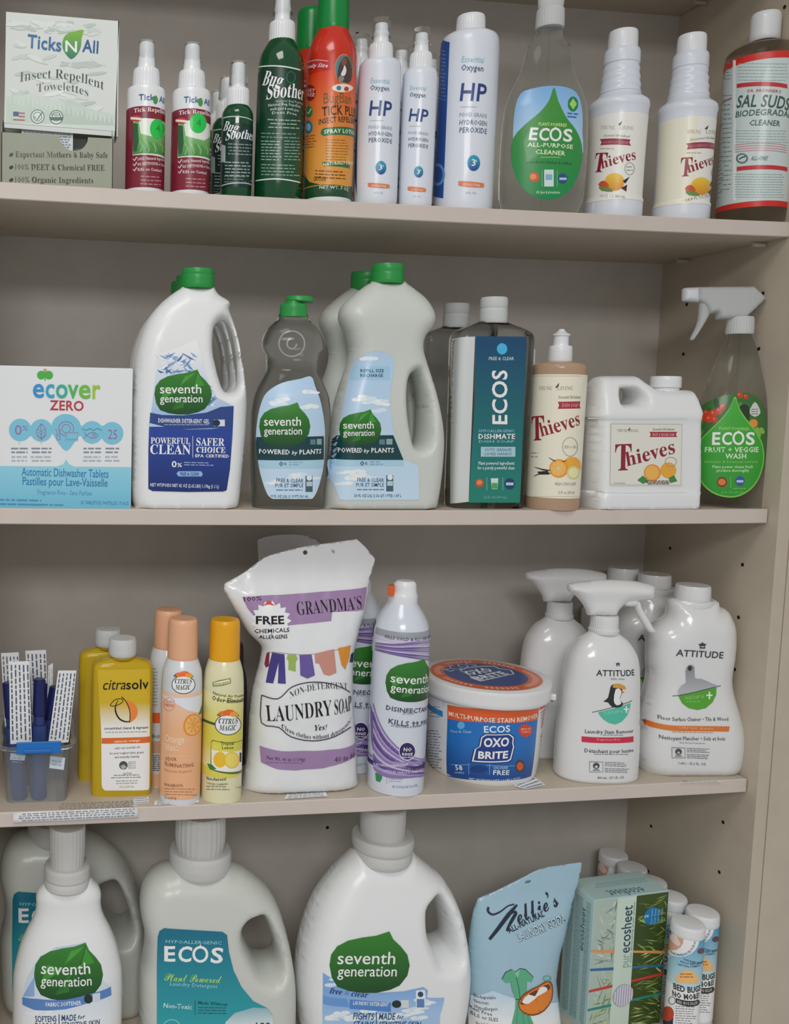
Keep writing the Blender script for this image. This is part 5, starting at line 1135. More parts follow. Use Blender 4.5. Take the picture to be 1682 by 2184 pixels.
lb.greek(275, 1627, 287, 3, 4, 1.6, '#8a8a80', 0, l=4); lb.text('CAUTION', 262, 1652, 280, 1651, 4, '#5a5a52', 'n6'); lb.greek(230, 1653, 309, 2, 5, 2.2, '#7a7a72', -.02, cen=True, rag=.4); lb.greek(246, 1665, 294, 2, 5, 2.2, '#9a9a90', -.02, cen=True, rag=.1); lb.text('8 fl oz (236 mL)', 255, 1680, 285, 1679, 4, '#8a8a80', 'n4')
lb.build()
P = atZ(246, 1336, it.z+float(it.h(1362))); copy_tree(it.root, (it.X-.014, it.Y+.052, it.z), label='flat yellow citrus cleaner bottle with frosted cap, behind the front one', skip=('label',))

# --- air freshener cans
PEACH = mat('peach_cap', '#eeb690', .35); YCAP = mat('golden_yellow_cap', '#f0ae1c', .3)
ORN = '#eab286'
def can_logo(lb, x, y, s_, l=3):
    lb.ell(x, y+4*s_, 25*s_, 20*s_, '#33463c', l, n=28); lb.ell(x, y+4*s_, 23.4*s_, 18.4*s_, '#f4f5f2', l+1, n=28)
    lb.ell(x-9*s_, y-17*s_, 9*s_, 5*s_, '#e07a35', l+2); lb.ell(x+2*s_, y-19*s_, 11*s_, 6*s_, '#e8662e', l+2.5); lb.ell(x+11*s_, y-16*s_, 8*s_, 5*s_, '#e9a43a', l+2.7)
    for dx in (-17, 17): lb.poly([(x+dx*s_-4*s_, y-14*s_), (x+dx*s_, y-19*s_), (x+dx*s_+4*s_, y-12*s_)], '#2f5a35', l+2)
    lb.text('CITRUS', x-18*s_, y+1*s_, x+18*s_, y+1*s_, 10*s_, '#2c4a3c', 'I', l=l+3); lb.text('MAGIC', x-17*s_, y+14*s_, x+15*s_, y+14*s_, 10*s_, '#2c4a3c', 'I', l=l+3)
it = Item('air_freshener_can', 'peach and white citrus air freshener can with peach cap, front one', 'spray can', S3, 383, front_y(383, 1716, Z3, .023), 'cam', 'peach air fresheners')
B = Loft(it, [(1709, 83), (1704, 86), (1600, 87), (1460, 87), (1430, 84), (1412, 74), (1402, 66)], base=True).build('can_body', CANW)
Loft(it, [(1404, 63), (1401, 65), (1330, 63), (1322, 61), (1318, 56)]).build('cap', PEACH)
lb = Label(B)
lb.quad(330, 1480, 450, 1706, ORN, 0, 0, grad=(ORN, (383, 1560), '#e8c6ac', (383, 1482))); lb.quad(330, 1560, 450, 1706, ORN, 0)
lb.poly([(330, 1478), (350, 1487), (380, 1503), (400, 1515), (440, 1520), (440, 1476)], '#dfe3e8', 1)
can_logo(lb, 391, 1456, 1.)
lb.text('ALL NEW', 354, 1497, 372, 1499, 5, '#c98a80', 'n4'); lb.ring(361, 1502, 12, 14, 1.2, '#d49088', 3); lb.text('NEW', 352, 1505, 371, 1508, 6, '#c96a5a', 'b')
lb.ell(410, 1546, 19, 24, '#e58e38', 3, rot=.3); lb.ell(411, 1546, 16, 21, '#f2b96a', 4, rot=.3)
for k in range(8):
    a = k*math.pi/4+.3; lb.line([(411, 1546), (411+13*math.cos(a), 1546+17*math.sin(a))], [1, 4.5], '#ec9a48', 5)
lb.poly([(422, 1524), (428, 1508), (436, 1500), (436, 1520)], '#4a7a35', 5)
lb.text('Orange', 353, 1580, 393, 1584, 15, '#f6dcc4', 'n6'); lb.text('Blast', 353, 1598, 381, 1601, 13, '#f6dcc4', 'n6'); lb.quad(352, 1608, 414, 1609, '#f0cdb0', 3, .01)
lb.text('ODOR', 353, 1621, 377, 1623, 8, '#9a6a48', 'b'); lb.text('ELIMINATING', 352, 1631, 412, 1634, 8, '#9a6a48', 'b'); lb.text('Natural Air Freshener', 351, 1643, 409, 1645, 5, '#b58058', 'n4')
lb.text('NON-AEROSOL', 351, 1675, 391, 1677, 6, '#8a5a3a', 'b'); lb.greek(351, 1681, 420, 3, 6, 2.4, '#b07a52', .02); lb.text('3.5 oz (100 g)', 352, 1703, 376, 1704, 5, '#8a5a3a', 'b'); lb.build()
P = atZ(360, 1299, it.z+float(it.h(1318))); copy_tree(it.root, (P[0], P[1], it.z), label='peach and white citrus air freshener can turned round, behind the front one', skip=('label',))
lbk = [o for o in bpy.data.objects if o.name.startswith('air_freshener_can')][-1]
I2 = Item.__new__(Item); I2.__dict__.update(it.__dict__); I2.X, I2.Y = float(P[0]), float(P[1]); I2.root = lbk
sf = Loft.__new__(Loft); sf.__dict__.update(B.__dict__); sf.it = I2
lb = Label(sf); lb.line([(323, 1395), (323, 1690)], 1, '#c5967a', 2); lb.quad(326, 1520, 341, 1542, '#e2622e', 1); lb.greek(326, 1425, 338, 12, 7, 3, '#a9aeb8', 0); lb.text('$4.69', 325, 1573, 341, 1575, 8, '#4a4a4a', 'n4'); lb.quad(323, 1580, 345, 1606, '#c9a282', 1); lb.greek(326, 1610, 345, 9, 4, 2, '#3a3a3a', 0, rag=.02); lb.quad(320, 1650, 345, 1680, '#e6b68f', .5); lb.build()

it = Item('air_freshener_can', 'pale yellow lemon air freshener can with golden cap, left of the laundry soap bag', 'spray can', S3, 471, front_y(471, 1713, Z3, .023), 'cam')
B = Loft(it, [(1706, 83), (1701, 86), (1600, 86), (1460, 86), (1432, 82), (1414, 73), (1404, 66)], base=True).build('can_body', mat('pale_yellow_can', '#ebe6bd', .25, coat=.3))
Loft(it, [(1406, 64), (1403, 66), (1334, 64), (1325, 62), (1320, 57)]).build('cap', YCAP)
lb = Label(B)
lb.quad(400, 1480, 560, 1660, '#d8cf4a', 0, 0, grad=('#d8cf55', (471, 1560), '#e6e0a8', (471, 1482))); lb.quad(400, 1560, 560, 1640, '#d8cf55', .2, 0, grad=('#e6e1b4', (471, 1640), '#d8cf55', (471, 1590)))
lb.poly([(453, 1455), (470, 1450), (491, 1446), (492, 1457), (475, 1462), (454, 1464)], '#6a7a3a', 2); lb.poly([(455, 1456), (471, 1452), (489, 1448), (490, 1456), (474, 1460), (456, 1462)], '#e8e4b8', 3); lb.text('100% Active Ingredients', 457, 1461, 488, 1455, 4, '#5a6a30', 'b', l=5)
lb.text('Natural Air Freshener', 454, 1480, 520, 1481, 6, '#5a5a34', 'b'); lb.text('Odor Eliminating', 452, 1492, 528, 1494, 10, '#33331c', 'b'); lb.quad(478, 1494, 516, 1495, '#33331c', 3)
lb.line([(432, 1534), (445, 1540), (460, 1545)], 5, '#2f5a35', 2, smooth=3); can_logo(lb, 486, 1541, 1.12)
lb.poly([(450, 1582), (454, 1578), (516, 1577), (516, 1643), (452, 1642), (449, 1638)], '#5a6a38', 2); lb.poly([(451, 1583), (455, 1580), (515, 1579), (515, 1640), (453, 1640), (451, 1637)], '#f0eee0', 2.6); lb.poly([(451, 1583), (455, 1580), (515, 1579), (515, 1597), (451, 1598)], '#d9d04a', 3)
lb.text('Tropical', 470, 1588, 498, 1588, 7, '#3f4a1c', 'b', l=5); lb.text('Lemon', 473, 1597, 497, 1597, 7, '#3f4a1c', 'b', l=5)
lb.ell(469, 1620, 14, 17, '#e8bc2e', 4); lb.ell(494, 1621, 16, 18, '#eec23a', 4.4); lb.ell(494, 1621, 13, 15, '#f3d66a', 5); lb.poly([(442, 1628), (452, 1630), (462, 1640), (448, 1641)], '#3a7a3a', 5); lb.quad(510, 1605, 514, 1625, '#24301c', 4)
lb.text('Non-Aerosol', 441, 1662, 482, 1664, 7, '#3a3a24', 'b'); lb.text('CONTAINS: FLAMMABLE,', 441, 1671, 486, 1673, 4, '#7a7a58', 'b'); lb.greek(441, 1676, 490, 2, 6, 2.4, '#7a7a58', .02); lb.text('3 oz (85 g)', 502, 1681, 514, 1680, 4, '#7a7a58', 'n4'); lb.build()
it = Item('air_freshener_can', 'dark plum can just showing behind the golden-capped lemon can', 'spray can', S3, 487, .16, 0)
B = Loft(it, [(1650, 62), (1640, 72), (1480, 72), (1440, 66), (1425, 56)], base=True).build('can_body', mat('plum_can', '#4a3f46', .3)); Loft(it, [(1427, 52), (1424, 54), (1375, 50), (1370, 44)]).build('cap', mat('plum_cap', '#5d4a55', .35))

# --- laundry soap bag
from mathutils import noise
BAG = mat('glossy_white_bag', '#eef0f2', .22, coat=.3)
def wr(amp, sc, seed=0.):
    def f(x, z):
        return np.array([amp*(noise.noise(Vector((a*sc+seed, b*sc*.6, seed)))+.5*noise.noise(Vector((a*sc*2.3, b*sc*1.6+seed, 3.)))) for a, b in zip(np.atleast_1d(x), np.atleast_1d(z))])
    return f
it = Item('laundry_soap_bag', 'white and purple laundry soap bag with a printed clothes line, front one', 'bag', S3, 640, front_y(650, 1696, Z3, .036), .0)
bO = [(535, 1692), (549, 1698), (560, 1698), (640, 1690), (700, 1684), (745, 1688), (760, 1686), (762, 1684), (759, 1640), (757, 1581), (751, 1500), (750, 1447), (752, 1400), (756, 1375), (768, 1330), (778, 1298), (788, 1240), (799, 1196), (799, 1192), (798, 1190), (780, 1168), (762, 1151), (757, 1150), (700, 1158), (650, 1165), (600, 1177), (562, 1190), (520, 1221), (486, 1240), (479, 1245), (478, 1250), (479, 1263), (500, 1300), (520, 1335), (534, 1355), (552, 1372), (558, 1387), (552, 1420), (540, 1465), (534, 1506), (530, 1560), (528, 1607), (521, 1650), (518, 1676), (521, 1684)]
J = Inflate(it, bO, [(1698, .034), (1640, .036), (1500, .037), (1400, .033), (1300, .020), (1235, .007), (1215, .002), (1150, .0012)], .045, p=2., rb=.012, basew=.75, k=3, wrinkle=wr(.0016, 38, 4.)).build('bag_body', BAG, grid=.0045, sharp=180)
lb = Label(J, g=1.04, L=.005); PU = '#a183ac'
lb.poly([(516, 1273), (560, 1270), (620, 1267), (700, 1261), (782, 1252), (779, 1275), (775, 1300), (708, 1305), (706, 1324), (660, 1329), (620, 1333), (566, 1338), (545, 1318), (528, 1298)], PU, 0)
lb.text('100%', 520, 1283, 558, 1280, 10, '#2a2430', 'n4'); lb.text("GRANDMA\u2019S", 634, 1312, 771, 1297, 27, '#1d1a20', 'S-10')
st_ = []
for k in range(34):
    a = k*math.pi/17; r = 44 if k % 2 == 0 else 35; st_.append((577+r*math.cos(a)*1.0, 1324+r*.98*math.sin(a)))
lb.poly(st_, '#eceef0', 1.5); lb.poly([(561, 1292), (572, 1280), (586, 1292), (573, 1289)], '#d1452a', 3)
lb.text('FREE', 545, 1330, 606, 1330, 18, '#141216', 'B'); lb.text('of', 574, 1335, 580, 1335, 3, '#141216', 'n'); lb.text('CHEMICALS', 541, 1349, 617, 1347, 9, '#1d1a20', 'b'); lb.text('&', 577, 1353.5, 581, 1353.5, 3, '#141216', 'b'); lb.text('ALLERGENS', 551, 1361, 613, 1361, 8, '#1d1a20', 'b')
lb.line([(572, 1391), (590, 1391), (640, 1396), (690, 1392), (748, 1378)], .8, '#6a6a72', 1, smooth=3)
lb.poly([(580, 1391), (606, 1395), (609, 1458), (592, 1457), (594, 1412), (582, 1457), (566, 1455)], '#433a86', 2); lb.poly([(568, 1392), (574, 1390), (573, 1420), (566, 1423), (563, 1415)], '#8a2a4a', 2)
lb.poly([(613, 1396), (630, 1396), (635, 1404), (630, 1412), (630, 1432), (614, 1428), (615, 1410), (611, 1404)], '#9ab55a', 2); lb.poly([(638, 1397), (664, 1396), (671, 1440), (655, 1447), (640, 1440)], '#6a58a0', 2)
lb.poly([(670, 1394), (712, 1384), (717, 1434), (702, 1441), (690, 1438), (680, 1415), (672, 1414)], '#c98f80', 2); lb.poly([(720, 1382), (748, 1376), (744, 1402), (736, 1428), (728, 1418)], '#df8f2c', 2); lb.poly([(748, 1395), (754, 1390), (752, 1412), (745, 1412)], '#2a2f58', 2)
lb.line([(557, 1482), (592, 1490), (622, 1465), (660, 1455), (700, 1457), (730, 1467), (746, 1476)], 2.4, '#4a4a56', 2, smooth=4); lb.line([(557, 1482), (557, 1541), (594, 1551), (620, 1571), (665, 1580), (710, 1572), (748, 1550)], 2.4, '#4a4a56', 2, smooth=3)
lb.text('NON-DETERGENT', 618, 1490, 740, 1470, 14, '#3a3840', 'S-16', bend=.85); lb.text('LAUNDRY', 568, 1537, 708, 1525, 32, '#141216', 'S-8'); lb.text('SOAP', 713, 1524, 749, 1513, 30, '#141216', 'S-8')
lb.text('Yes!', 670, 1558, 697, 1556, 12, '#2a2830', 'I'); lb.text('Clean clothes without detergents!', 600, 1552, 748, 1538, 9, '#2a2830', 'S-8', bend=-3)
lb.poly([(553, 1590), (600, 1602), (680, 1601), (757, 1584), (758, 1610), (690, 1638), (630, 1643), (590, 1640), (556, 1625)], PU, 0)
lb.text('Net Wt. 40 oz (1134g)', 567, 1618, 650, 1623, 7, '#5a2f58', 'S'); lb.text('40 to 80 LOADS', 714, 1627, 790, 1612, 11, '#5a2a55', 'S') if 0 else lb.text('40 to 80', 713, 1626, 756, 1614, 11, '#5a2a55', 'S'); lb.greek(567, 1625, 652, 1, 5, 2, '#7a5a80', .02); lb.build()
bm = bmesh.new(); bmesh.ops.create_cone(bm, cap_ends=True, segments=16, radius1=.0028, radius2=.0028, depth=.004)
o = bm_obj('hang_hole', bm, mat('hole_shade', '#4a4844', .8), it.root, smooth=True); q = it.plane(650, 1178); o.location = (q[0], 0, q[1]); o.rotation_euler = (math.pi/2, 0, 0)
it = Item('laundry_soap_bag', 'second white laundry soap bag, mostly hidden behind the purple one', 'bag', S3, 655, .215, .0)
bO = [(560, 1640), (560, 1640), (570, 1500), (590, 1380), (560, 1300), (552, 1230), (551, 1192), (549, 1158), (552, 1150), (580, 1142), (640, 1140), (690, 1160), (735, 1215), (744, 1280), (740, 1400), (730, 1500), (735, 1640), (735, 1640)]
Inflate(it, bO, [(1640, .034), (1500, .035), (1380, .030), (1250, .010), (1200, .002), (1140, .0015)], .04, p=2., rb=.01, basew=.8, k=3, wrinkle=wr(.001, 30, 9.)).build('bag_body', BAG, grid=.008, sharp=180)

# --- disinfectant sprays
LAV = mat('lavender_can_white', '#dde3ee', .22, coat=.4)
it = Item('disinfectant_can', 'white and purple disinfectant spray can with orange nozzle, front one', 'spray can', S3, 842, front_y(842, 1695, Z3, .030), 'cam', 'disinfectant spray cans')
B = Loft(it, [(1684, 116), (1678, 121), (1600, 123), (1380, 124), (1345, 122), (1325, 112), (1305, 92), (1292, 74), (1284, 64)], base=True).build('can_body', LAV)
Loft(it, [(1290, 62), (1286, 64), (1266, 63), (1262, 58)]).build('cap', WHITE)
Loft(it, [(1264, 54, 3), (1258, 52, 3), (1243, 47, 4), (1238, 36, 5)], ratio=.9).build('actuator', WHITE)
ORG = mat('orange_nozzle', '#e0622a', .4)
q = it.plane(834, 1257, -.012); box('nozzle', (q[0]-.004, -.021, q[1]-.007), (q[0]+.004, -.006, q[1]+.006), ORG, it.root, bev=.001)
lb = Label(B, g=1.05)
lb.quad(800, 1348, 980, 1362, '#9aa0a8', 1, .0); lb.text('KILLS COLD & FLU VIRUSES*', 821, 1360, 921, 1360, 7, '#4a4f5c', 'b'); lb.quad(760, 1337, 796, 1372, '#2a2a4a', 1); lb.quad(760, 1405, 793, 1432, '#2a2a4a', 1)
VI = ['#8a76ac', '#6f5a98', '#a99ac4', '#c3b8d6', '#5a4486']
lb.quad(800, 1363, 980, 1372, '#c9c2da', .5, .0)
for k in range(12): lb.line([(800, 1370+k*1.5), (840, 1374+k*2), (880, 1370+k*3), (925, 1365+k*4)], [.8, 2.2, 2.6, 1], VI[k % 5], 1.2+k*.1, smooth=3)
for k in range(16): lb.line([(796, 1500+k*9), (806, 1540+k*7), (830, 1580+k*5), (870, 1612+k*3), (915, 1622+k*2)], [1.5, 7, 8, 5, 2], VI[(k*3) % 5], .5+k*.13, smooth=3)
lb.poly([(790, 1500), (792, 1580), (800, 1622), (830, 1630), (905, 1632), (905, 1624), (850, 1610), (815, 1570), (800, 1530)], '#7a68a2', .4)
leaf(lb, 822, 1405, 928, 1497, 3)
lb.text('DISINFECTANT', 823, 1513, 915, 1513, 10, '#3a4458', 'b'); lb.text('SPRAY', 858, 1524, 885, 1524, 7, '#8a93a5', 'n6'); lb.text('KILLS 99.99%', 828, 1542, 909, 1543, 11, '#3f4a60', 'b'); lb.text('OF BACTERIA & VIRUSES*', 833, 1549, 898, 1549, 4, '#6a7388', 'b')
lb.ell(868, 1602, 18, 20, '#e3e2ee', 3); lb.ell(868, 1602, 16.5, 18, '#33235e', 4); lb.text('NO', 860, 1602, 877, 1602, 8, '#f0eef6', 'b', l=6); lb.text('RINSE', 857, 1611, 879, 1611, 6, '#f0eef6', 'b', l=6); lb.text('REQUIRED', 857, 1616, 879, 1616, 3, '#f0eef6', 'b', l=6)
lb.quad(780, 1625, 970, 1632, '#9a8cb8', 2, .0); lb.quad(780, 1636, 970, 1646, '#3d2a6a', 2, .0); lb.text('LAVENDER VANILLA & THYME SCENT', 817, 1644, 900, 1643, 5, '#d8d0ea', 'b', l=4); lb.text('BOTANICAL DISINFECTANT', 803, 1632, 870, 1632, 5, '#e0daf0', 'b', l=4)
lb.poly([(800, 1648), (814, 1649), (815, 1660), (810, 1668), (802, 1665)], '#2f8a55', 2); lb.greek(829, 1652, 862, 4, 4.5, 1.8, '#9aa3b5', 0); lb.quad(824, 1650, 825, 1672, '#9aa3b5', 2); lb.text('NET WT/POIDS NET 13.9oz (394 g)', 836, 1680, 890, 1676, 5, '#7a8496', 'n4')
for k in range(10): lb.quad(780, 1660+k*4, 784, 1661.5+k*4, '#7a8496', 1)
lb.build()
dis = it
copy_tree(it.root, (it.X-.034, it.Y+.082, it.z), label='white and purple disinfectant spray can, half hidden between the bag and the front can')

# --- stain remover tub
TUB = mat('white_tub_plastic', '#ecedec', .3, sss=.06, coat=.1)
it = Item('stain_remover_tub', 'round white tub with orange and blue lid and blue front label', 'tub', S3, 1025, front_y(1030, 1681, Z3, .075), 'cam')
B = Loft(it, [(1636, 224), (1630, 230), (1500, 252), (1470, 256), (1462, 258)], base=True).build('tub_body', TUB, segs=96)
Loft(it, [(1466, 262), (1460, 264)]).build('tub_rim', TUB, segs=96)
lidL = Loft(it, [(1474, 272), (1470, 278), (1452, 280), (1443, 281), (1440, 279), (1438.8, 274)]).build('lid', TUB, segs=110)
zt = float(lidL.z[-1])
class Top(Surf):
    L = .02
    def __init__(s, it, z): s.it = it; s.z = z; s.um = .3; s.y0 = 0
    def lim(s): return -.3, .3
    def uv(s, pts):
        out = []
        for x, y in pts: P = atZ(x, y, s.it.z+s.z)-np.array([s.it.X, s.it.Y, 0]); out.append((P[0]*s.it.c+P[1]*s.it.s_, -P[0]*s.it.s_+P[1]*s.it.c))
        return np.array(out)
    def pt(s, u, v, off): return np.stack([np.asarray(u, float), np.asarray(v, float), np.full(len(u), s.z+off)], -1)
def grow0(P, k): cx = sum(p_[0] for p_ in P)/len(P); cy = sum(p_[1] for p_ in P)/len(P); return [(cx+(x-cx)*k, cy+(y-cy)*(k-.05)) for x, y in P]
def disc(lb, r, c, l, n=48): lb.poly([(r*math.cos(t), r*math.sin(t)) for t in [2*math.pi*i/n for i in range(n)]], c, l, uv=True)
lb = Label(Top(it, zt), 'lid_print', g=1.04); R_ = float(lidL.a[-1]); disc(lb, R_*.88, '#d4612f', 1); disc(lb, R_*.66, '#2c4a86', 2)
for k in range(60):
    a = k*2*math.pi/60
    if k % 9 < 7: lb.poly([(R_*rr*math.cos(aa), R_*rr*math.sin(aa)) for rr, aa in ((.72, a), (.81, a+.01), (.81, a+.065), (.72, a+.06))], '#efb59a', 2, uv=True)
lb.text('ECOS', 959, 1433, 1021, 1420, 8, '#aab8d4', 'n6', l=4)
LB = [(979, 1430), (996, 1424), (1030, 1421), (1054, 1421), (1064, 1426), (1090, 1430), (1097, 1438), (1024, 1454), (1004, 1447), (1001, 1441)]; lb.poly(LB, '#e6ebf2', 3); lb.poly(grow0(LB, .95), '#2c4a86', 3.6); lb.text('OXO', 1004, 1441, 1056, 1432, 8, '#e9eef4', 'B', l=6); lb.text('BRITE', 1022, 1451, 1085, 1438, 6.5, '#e9eef4', 'B', l=6); lb.build()
lb = Label(B, g=1.05, L=.006); BL = '#1c5fae'
lb.poly([(954, 1503), (1050, 1512), (1149, 1510), (1146, 1534), (1050, 1540), (954, 1533)], '#dd5f2c', 1)
lb.poly([(954, 1533), (1000, 1538), (1050, 1540), (1146, 1534), (1140, 1600), (1132, 1655), (1080, 1664), (1030, 1664), (954, 1655)], BL, .6, grad=('#174a94', (1040, 1660), '#2272c0', (1040, 1590)))
lb.text('MULTI-PURPOSE STAIN REMOVER', 957, 1526, 1145, 1530, 10, '#f6e6da', 'b')
lb.text('ECOS', 1032, 1562, 1087, 1560, 14, '#eef2f6', 'b'); lb.ell(983, 1547, 8, 8, '#5fb4e0', 2); lb.text('Free & Clear', 962, 1562, 1006, 1563, 6, '#9cc8e8', 'b')
st_ = []
for k in range(28): a = k*math.pi/14; r = 16 if k % 2 == 0 else 13; st_.append((1120+r*math.cos(a), 1558+r*.95*math.sin(a)))
lb.poly(st_, '#d9472c', 2); lb.text('IMPROVED', 1110, 1557, 1131, 1556, 4, '#f6c0a8', 'b', l=4); lb.text('FORMULA', 1111, 1563, 1130, 1562, 4, '#f6c0a8', 'b', l=4)
BD = [(1006, 1624), (1012, 1598), (1022, 1592), (1026, 1572), (1036, 1566), (1086, 1565), (1095, 1572), (1094, 1586), (1096, 1592), (1089, 1620), (1083, 1624)]
def grow(P, k): cx = sum(p_[0] for p_ in P)/len(P); cy = sum(p_[1] for p_ in P)/len(P); return [(cx+(x-cx)*k, cy+(y-cy)*k) for x, y in P]
lb.poly(grow(BD, 1.06), '#12346e', 2); lb.poly(BD, '#eef2f6', 2.6); lb.poly(grow(BD, .93), '#1c3f86', 3.2)
lb.text('OXO', 1031, 1592, 1084, 1590, 19, '#f4f6f8', 'B', l=5, shear=.1); lb.text('BRITE', 1019, 1617, 1082, 1616, 16, '#f4f6f8', 'B', l=5, shear=.1)
lb.quad(962, 1630, 1000, 1631, '#8fb4dc', 2); lb.quad(1036, 1631, 1110, 1632, '#8fb4dc', 2)
for x in (999, 1043): lb.quad(x, 1628, x+1, 1652, '#8fb4dc', 2)
lb.text('58', 972, 1642, 987, 1643, 11, '#e0eaf4', 'b'); lb.text('LOADS', 970, 1649, 990, 1650, 4, '#a9c6e4', 'b'); lb.ell(1021, 1640, 19, 8, '#123f86', 2); lb.text('CHLORINE', 1051, 1640, 1082, 1640, 6, '#a9c6e4', 'b'); lb.text('FREE', 1051, 1652, 1085, 1652, 10, '#e6eef6', 'b')
lb.ell(1108, 1634, 10, 14, '#3a4a3a', 2); lb.ell(1108, 1634, 7, 9, '#d85a35', 3); lb.text('NET WT/POIDS NET 2.6 LBS 1.18 KG', 1000, 1662, 1108, 1660, 4, '#c5d8ec', 'b')
lb.quad(905, 1493, 945, 1528, '#dd5f2c', .6, .1); lb.quad(905, 1499, 944, 1640, '#e4e8ec', 1, .1); lb.quad(905, 1537, 944, 1550, '#2c8fce', 2, .1); lb.greek(907, 1556, 942, 14, 6, 2.4, '#7a8aa0', .1, l=3); lb.greek(915, 1505, 938, 4, 7, 2.6, '#8a94a4', .1, l=3, cen=True)
lb.quad(1150, 1512, 1175, 1522, '#d9543a', 1, -.1); lb.greek(1152, 1528, 1162, 16, 7, 3, '#b5707a', -.1); lb.build()
# bail handle ear and wire
box('handle_ear', (float(lidL.a[1])-.002, -.004, float(lidL.z[0])-.001), (float(lidL.a[1])+.006, .004, float(lidL.z[0])+.007), TUB, it.root, bev=.001)
cu = bpy.data.curves.new('handle', 'CURVE'); cu.dimensions = '3D'; cu.bevel_depth = .0011; sp = cu.splines.new('POLY'); A_ = float(lidL.a[1])+.0015; pts = [(A_*math.cos(t), .082*0+.0-.99*A_*math.sin(t)*-1, float(lidL.z[0])-.004-.006*math.sin(t)) for t in [math.pi*i/40 for i in range(41)]]
sp.points.add(40)
for p_, q_ in zip(sp.points, pts): p_.co = (*q_, 1)
tmp = bpy.data.objects.new('h', cu); me = bpy.data.meshes.new_from_object(tmp); bpy.data.objects.remove(tmp); me.name = 'handle'; me.materials.clear(); me.materials.append(WHITE); link(bpy.data.objects.new('handle', me), it.root)

# --- white trigger sprays and floor cleaner
ATT = mat('glossy_white_bottle', '#e9eaea', .2, coat=.35, sss=.05)
def mini_logo(lb, x, y, s_=1.):
    lb.poly([(x-9*s_, y-3*s_), (x-2*s_, y-5*s_), (x, y-8*s_), (x+2*s_, y-5*s_), (x+9*s_, y-3*s_), (x+5*s_, y), (x+6*s_, y+6*s_), (x-6*s_, y+6*s_), (x-5*s_, y)], '#3a3f44', 3); lb.quad(x-3*s_, y+1, x+3*s_, y+3, '#dfe2e4', 4)
def att_low(lb, x, y):
    lb.line([(x-32, y-10), (x-4, y-9), (x-4, y+12), (x-32, y+12), (x-32, y-10)], 1.2, '#6a6e72', 3); lb.ell(x-18, y-1, 7, 6.5, '#4a4e52', 3); lb.ell(x-18, y+1, 3, 2.5, '#dfe2e4', 4); lb.quad(x-25, y+7, x-11, y+9, '#6a6e72', 3)
    lb.greek(x, y-9, x+50, 3, 3.6, 1.6, '#5a5e62', .04); lb.greek(x, y+4, x+54, 3, 3.6, 1.6, '#5a5e62', .04)
def trig_head(it, flip=1):
    hd = [(1252, 1312), (1252, 1312), (1248, 1298), (1236, 1280), (1222, 1266), (1212, 1260), (1211, 1250), (1216, 1245), (1250, 1239), (1290, 1236), (1330, 1237), (1365, 1241), (1390, 1247), (1393, 1251), (1392, 1271), (1386, 1278), (1370, 1280), (1340, 1284), (1326, 1292), (1316, 1303), (1311, 1313), (1311, 1313)]
    Inflate(it, hd, [(1313, .017), (1285, .013), (1255, .016), (1236, .012)], .016, p=2, base=False, k=4).build('trigger_head', ATT, grid=.004)
    Inflate(it, [(1348, 1280), (1362, 1281), (1368, 1297), (1380, 1316), (1395, 1343), (1396, 1348), (1391, 1350), (1380, 1346), (1366, 1325), (1356, 1305)], [(1350, .006), (1280, .007)], .005, p=2, base=False, k=4).build('trigger', ATT, grid=.004)
    Inflate(it, [(1330, 1276), (1356, 1276), (1356, 1292), (1330, 1292)], [(1292, .008), (1276, .008)], .006, p=2, base=False, k=3).build('pump_barrel', ATT, grid=.005)
it = Item('spray_bottle', 'glossy white trigger spray bottle with puffin and teal half circle, front one', 'spray bottle', S3, 1268, front_y(1265, 1674, Z3, .034), -.14, 'white trigger sprays')
B = Loft(it, [(1658, 172), (1650, 182), (1600, 182), (1500, 172), (1430, 164), (1400, 154), (1380, 134), (1362, 104), (1352, 74), (1346, 62)], ratio=.62, n=2.5, base=True).build('body', ATT, sharp=70)
Loft(it, [(1349, 62), (1345, 66), (1340, 66), (1338, 61), (1316, 60), (1311, 58)], ratio=1).build('collar', ATT, segs=120, wave=lambda th, z: .00025*np.cos(th*36))
trig_head(it)
lb = Label(B, g=1.03)
mini_logo(lb, 1317, 1417, .6); lb.text('ATTITUDE', 1271, 1441, 1352, 1440, 13, '#33383c', 'n14'); lb.text('little ones', 1302, 1450, 1331, 1450, 5, '#7a7e82', 'n4')
lb.poly([(1301, 1466), (1306, 1460), (1316, 1459), (1324, 1462), (1326, 1478), (1320, 1492), (1328, 1500), (1322, 1508), (1305, 1508), (1296, 1498), (1286, 1496), (1296, 1488)], '#2a2c30', 3, smooth=2); lb.poly([(1312, 1470), (1322, 1470), (1324, 1480), (1320, 1490), (1324, 1500), (1314, 1504), (1308, 1494)], '#eef0f0', 4, smooth=2); lb.poly([(1306, 1466), (1308, 1460), (1318, 1458), (1330, 1462), (1334, 1470), (1320, 1468)], '#d8a03a', 5, smooth=2); lb.poly([(1324, 1473), (1331, 1476), (1324, 1479)], '#d8763a', 5)
HC = [(1276, 1514)]+[(1311+(35)*math.cos(a), 1512+33*math.sin(a)) for a in [math.pi-.05-(math.pi+.25)*i/18 for i in range(19)]]
lb.poly([(1275, 1519), (1344, 1499), (1342, 1512), (1336, 1527), (1325, 1539), (1312, 1545), (1298, 1542), (1286, 1534), (1278, 1525)], '#56c0a4', 2); lb.line([(1262, 1519), (1300, 1510), (1347, 1494)], 1.2, '#3a3e42', 4)
lb.text('nature', 1287, 1524, 1327, 1520, 10, '#8fdcc6', 'n', l=4); lb.quad(1329, 1511, 1340, 1514, '#eef6f2', 4); lb.quad(1333, 1506, 1336, 1520, '#eef6f2', 4.2)
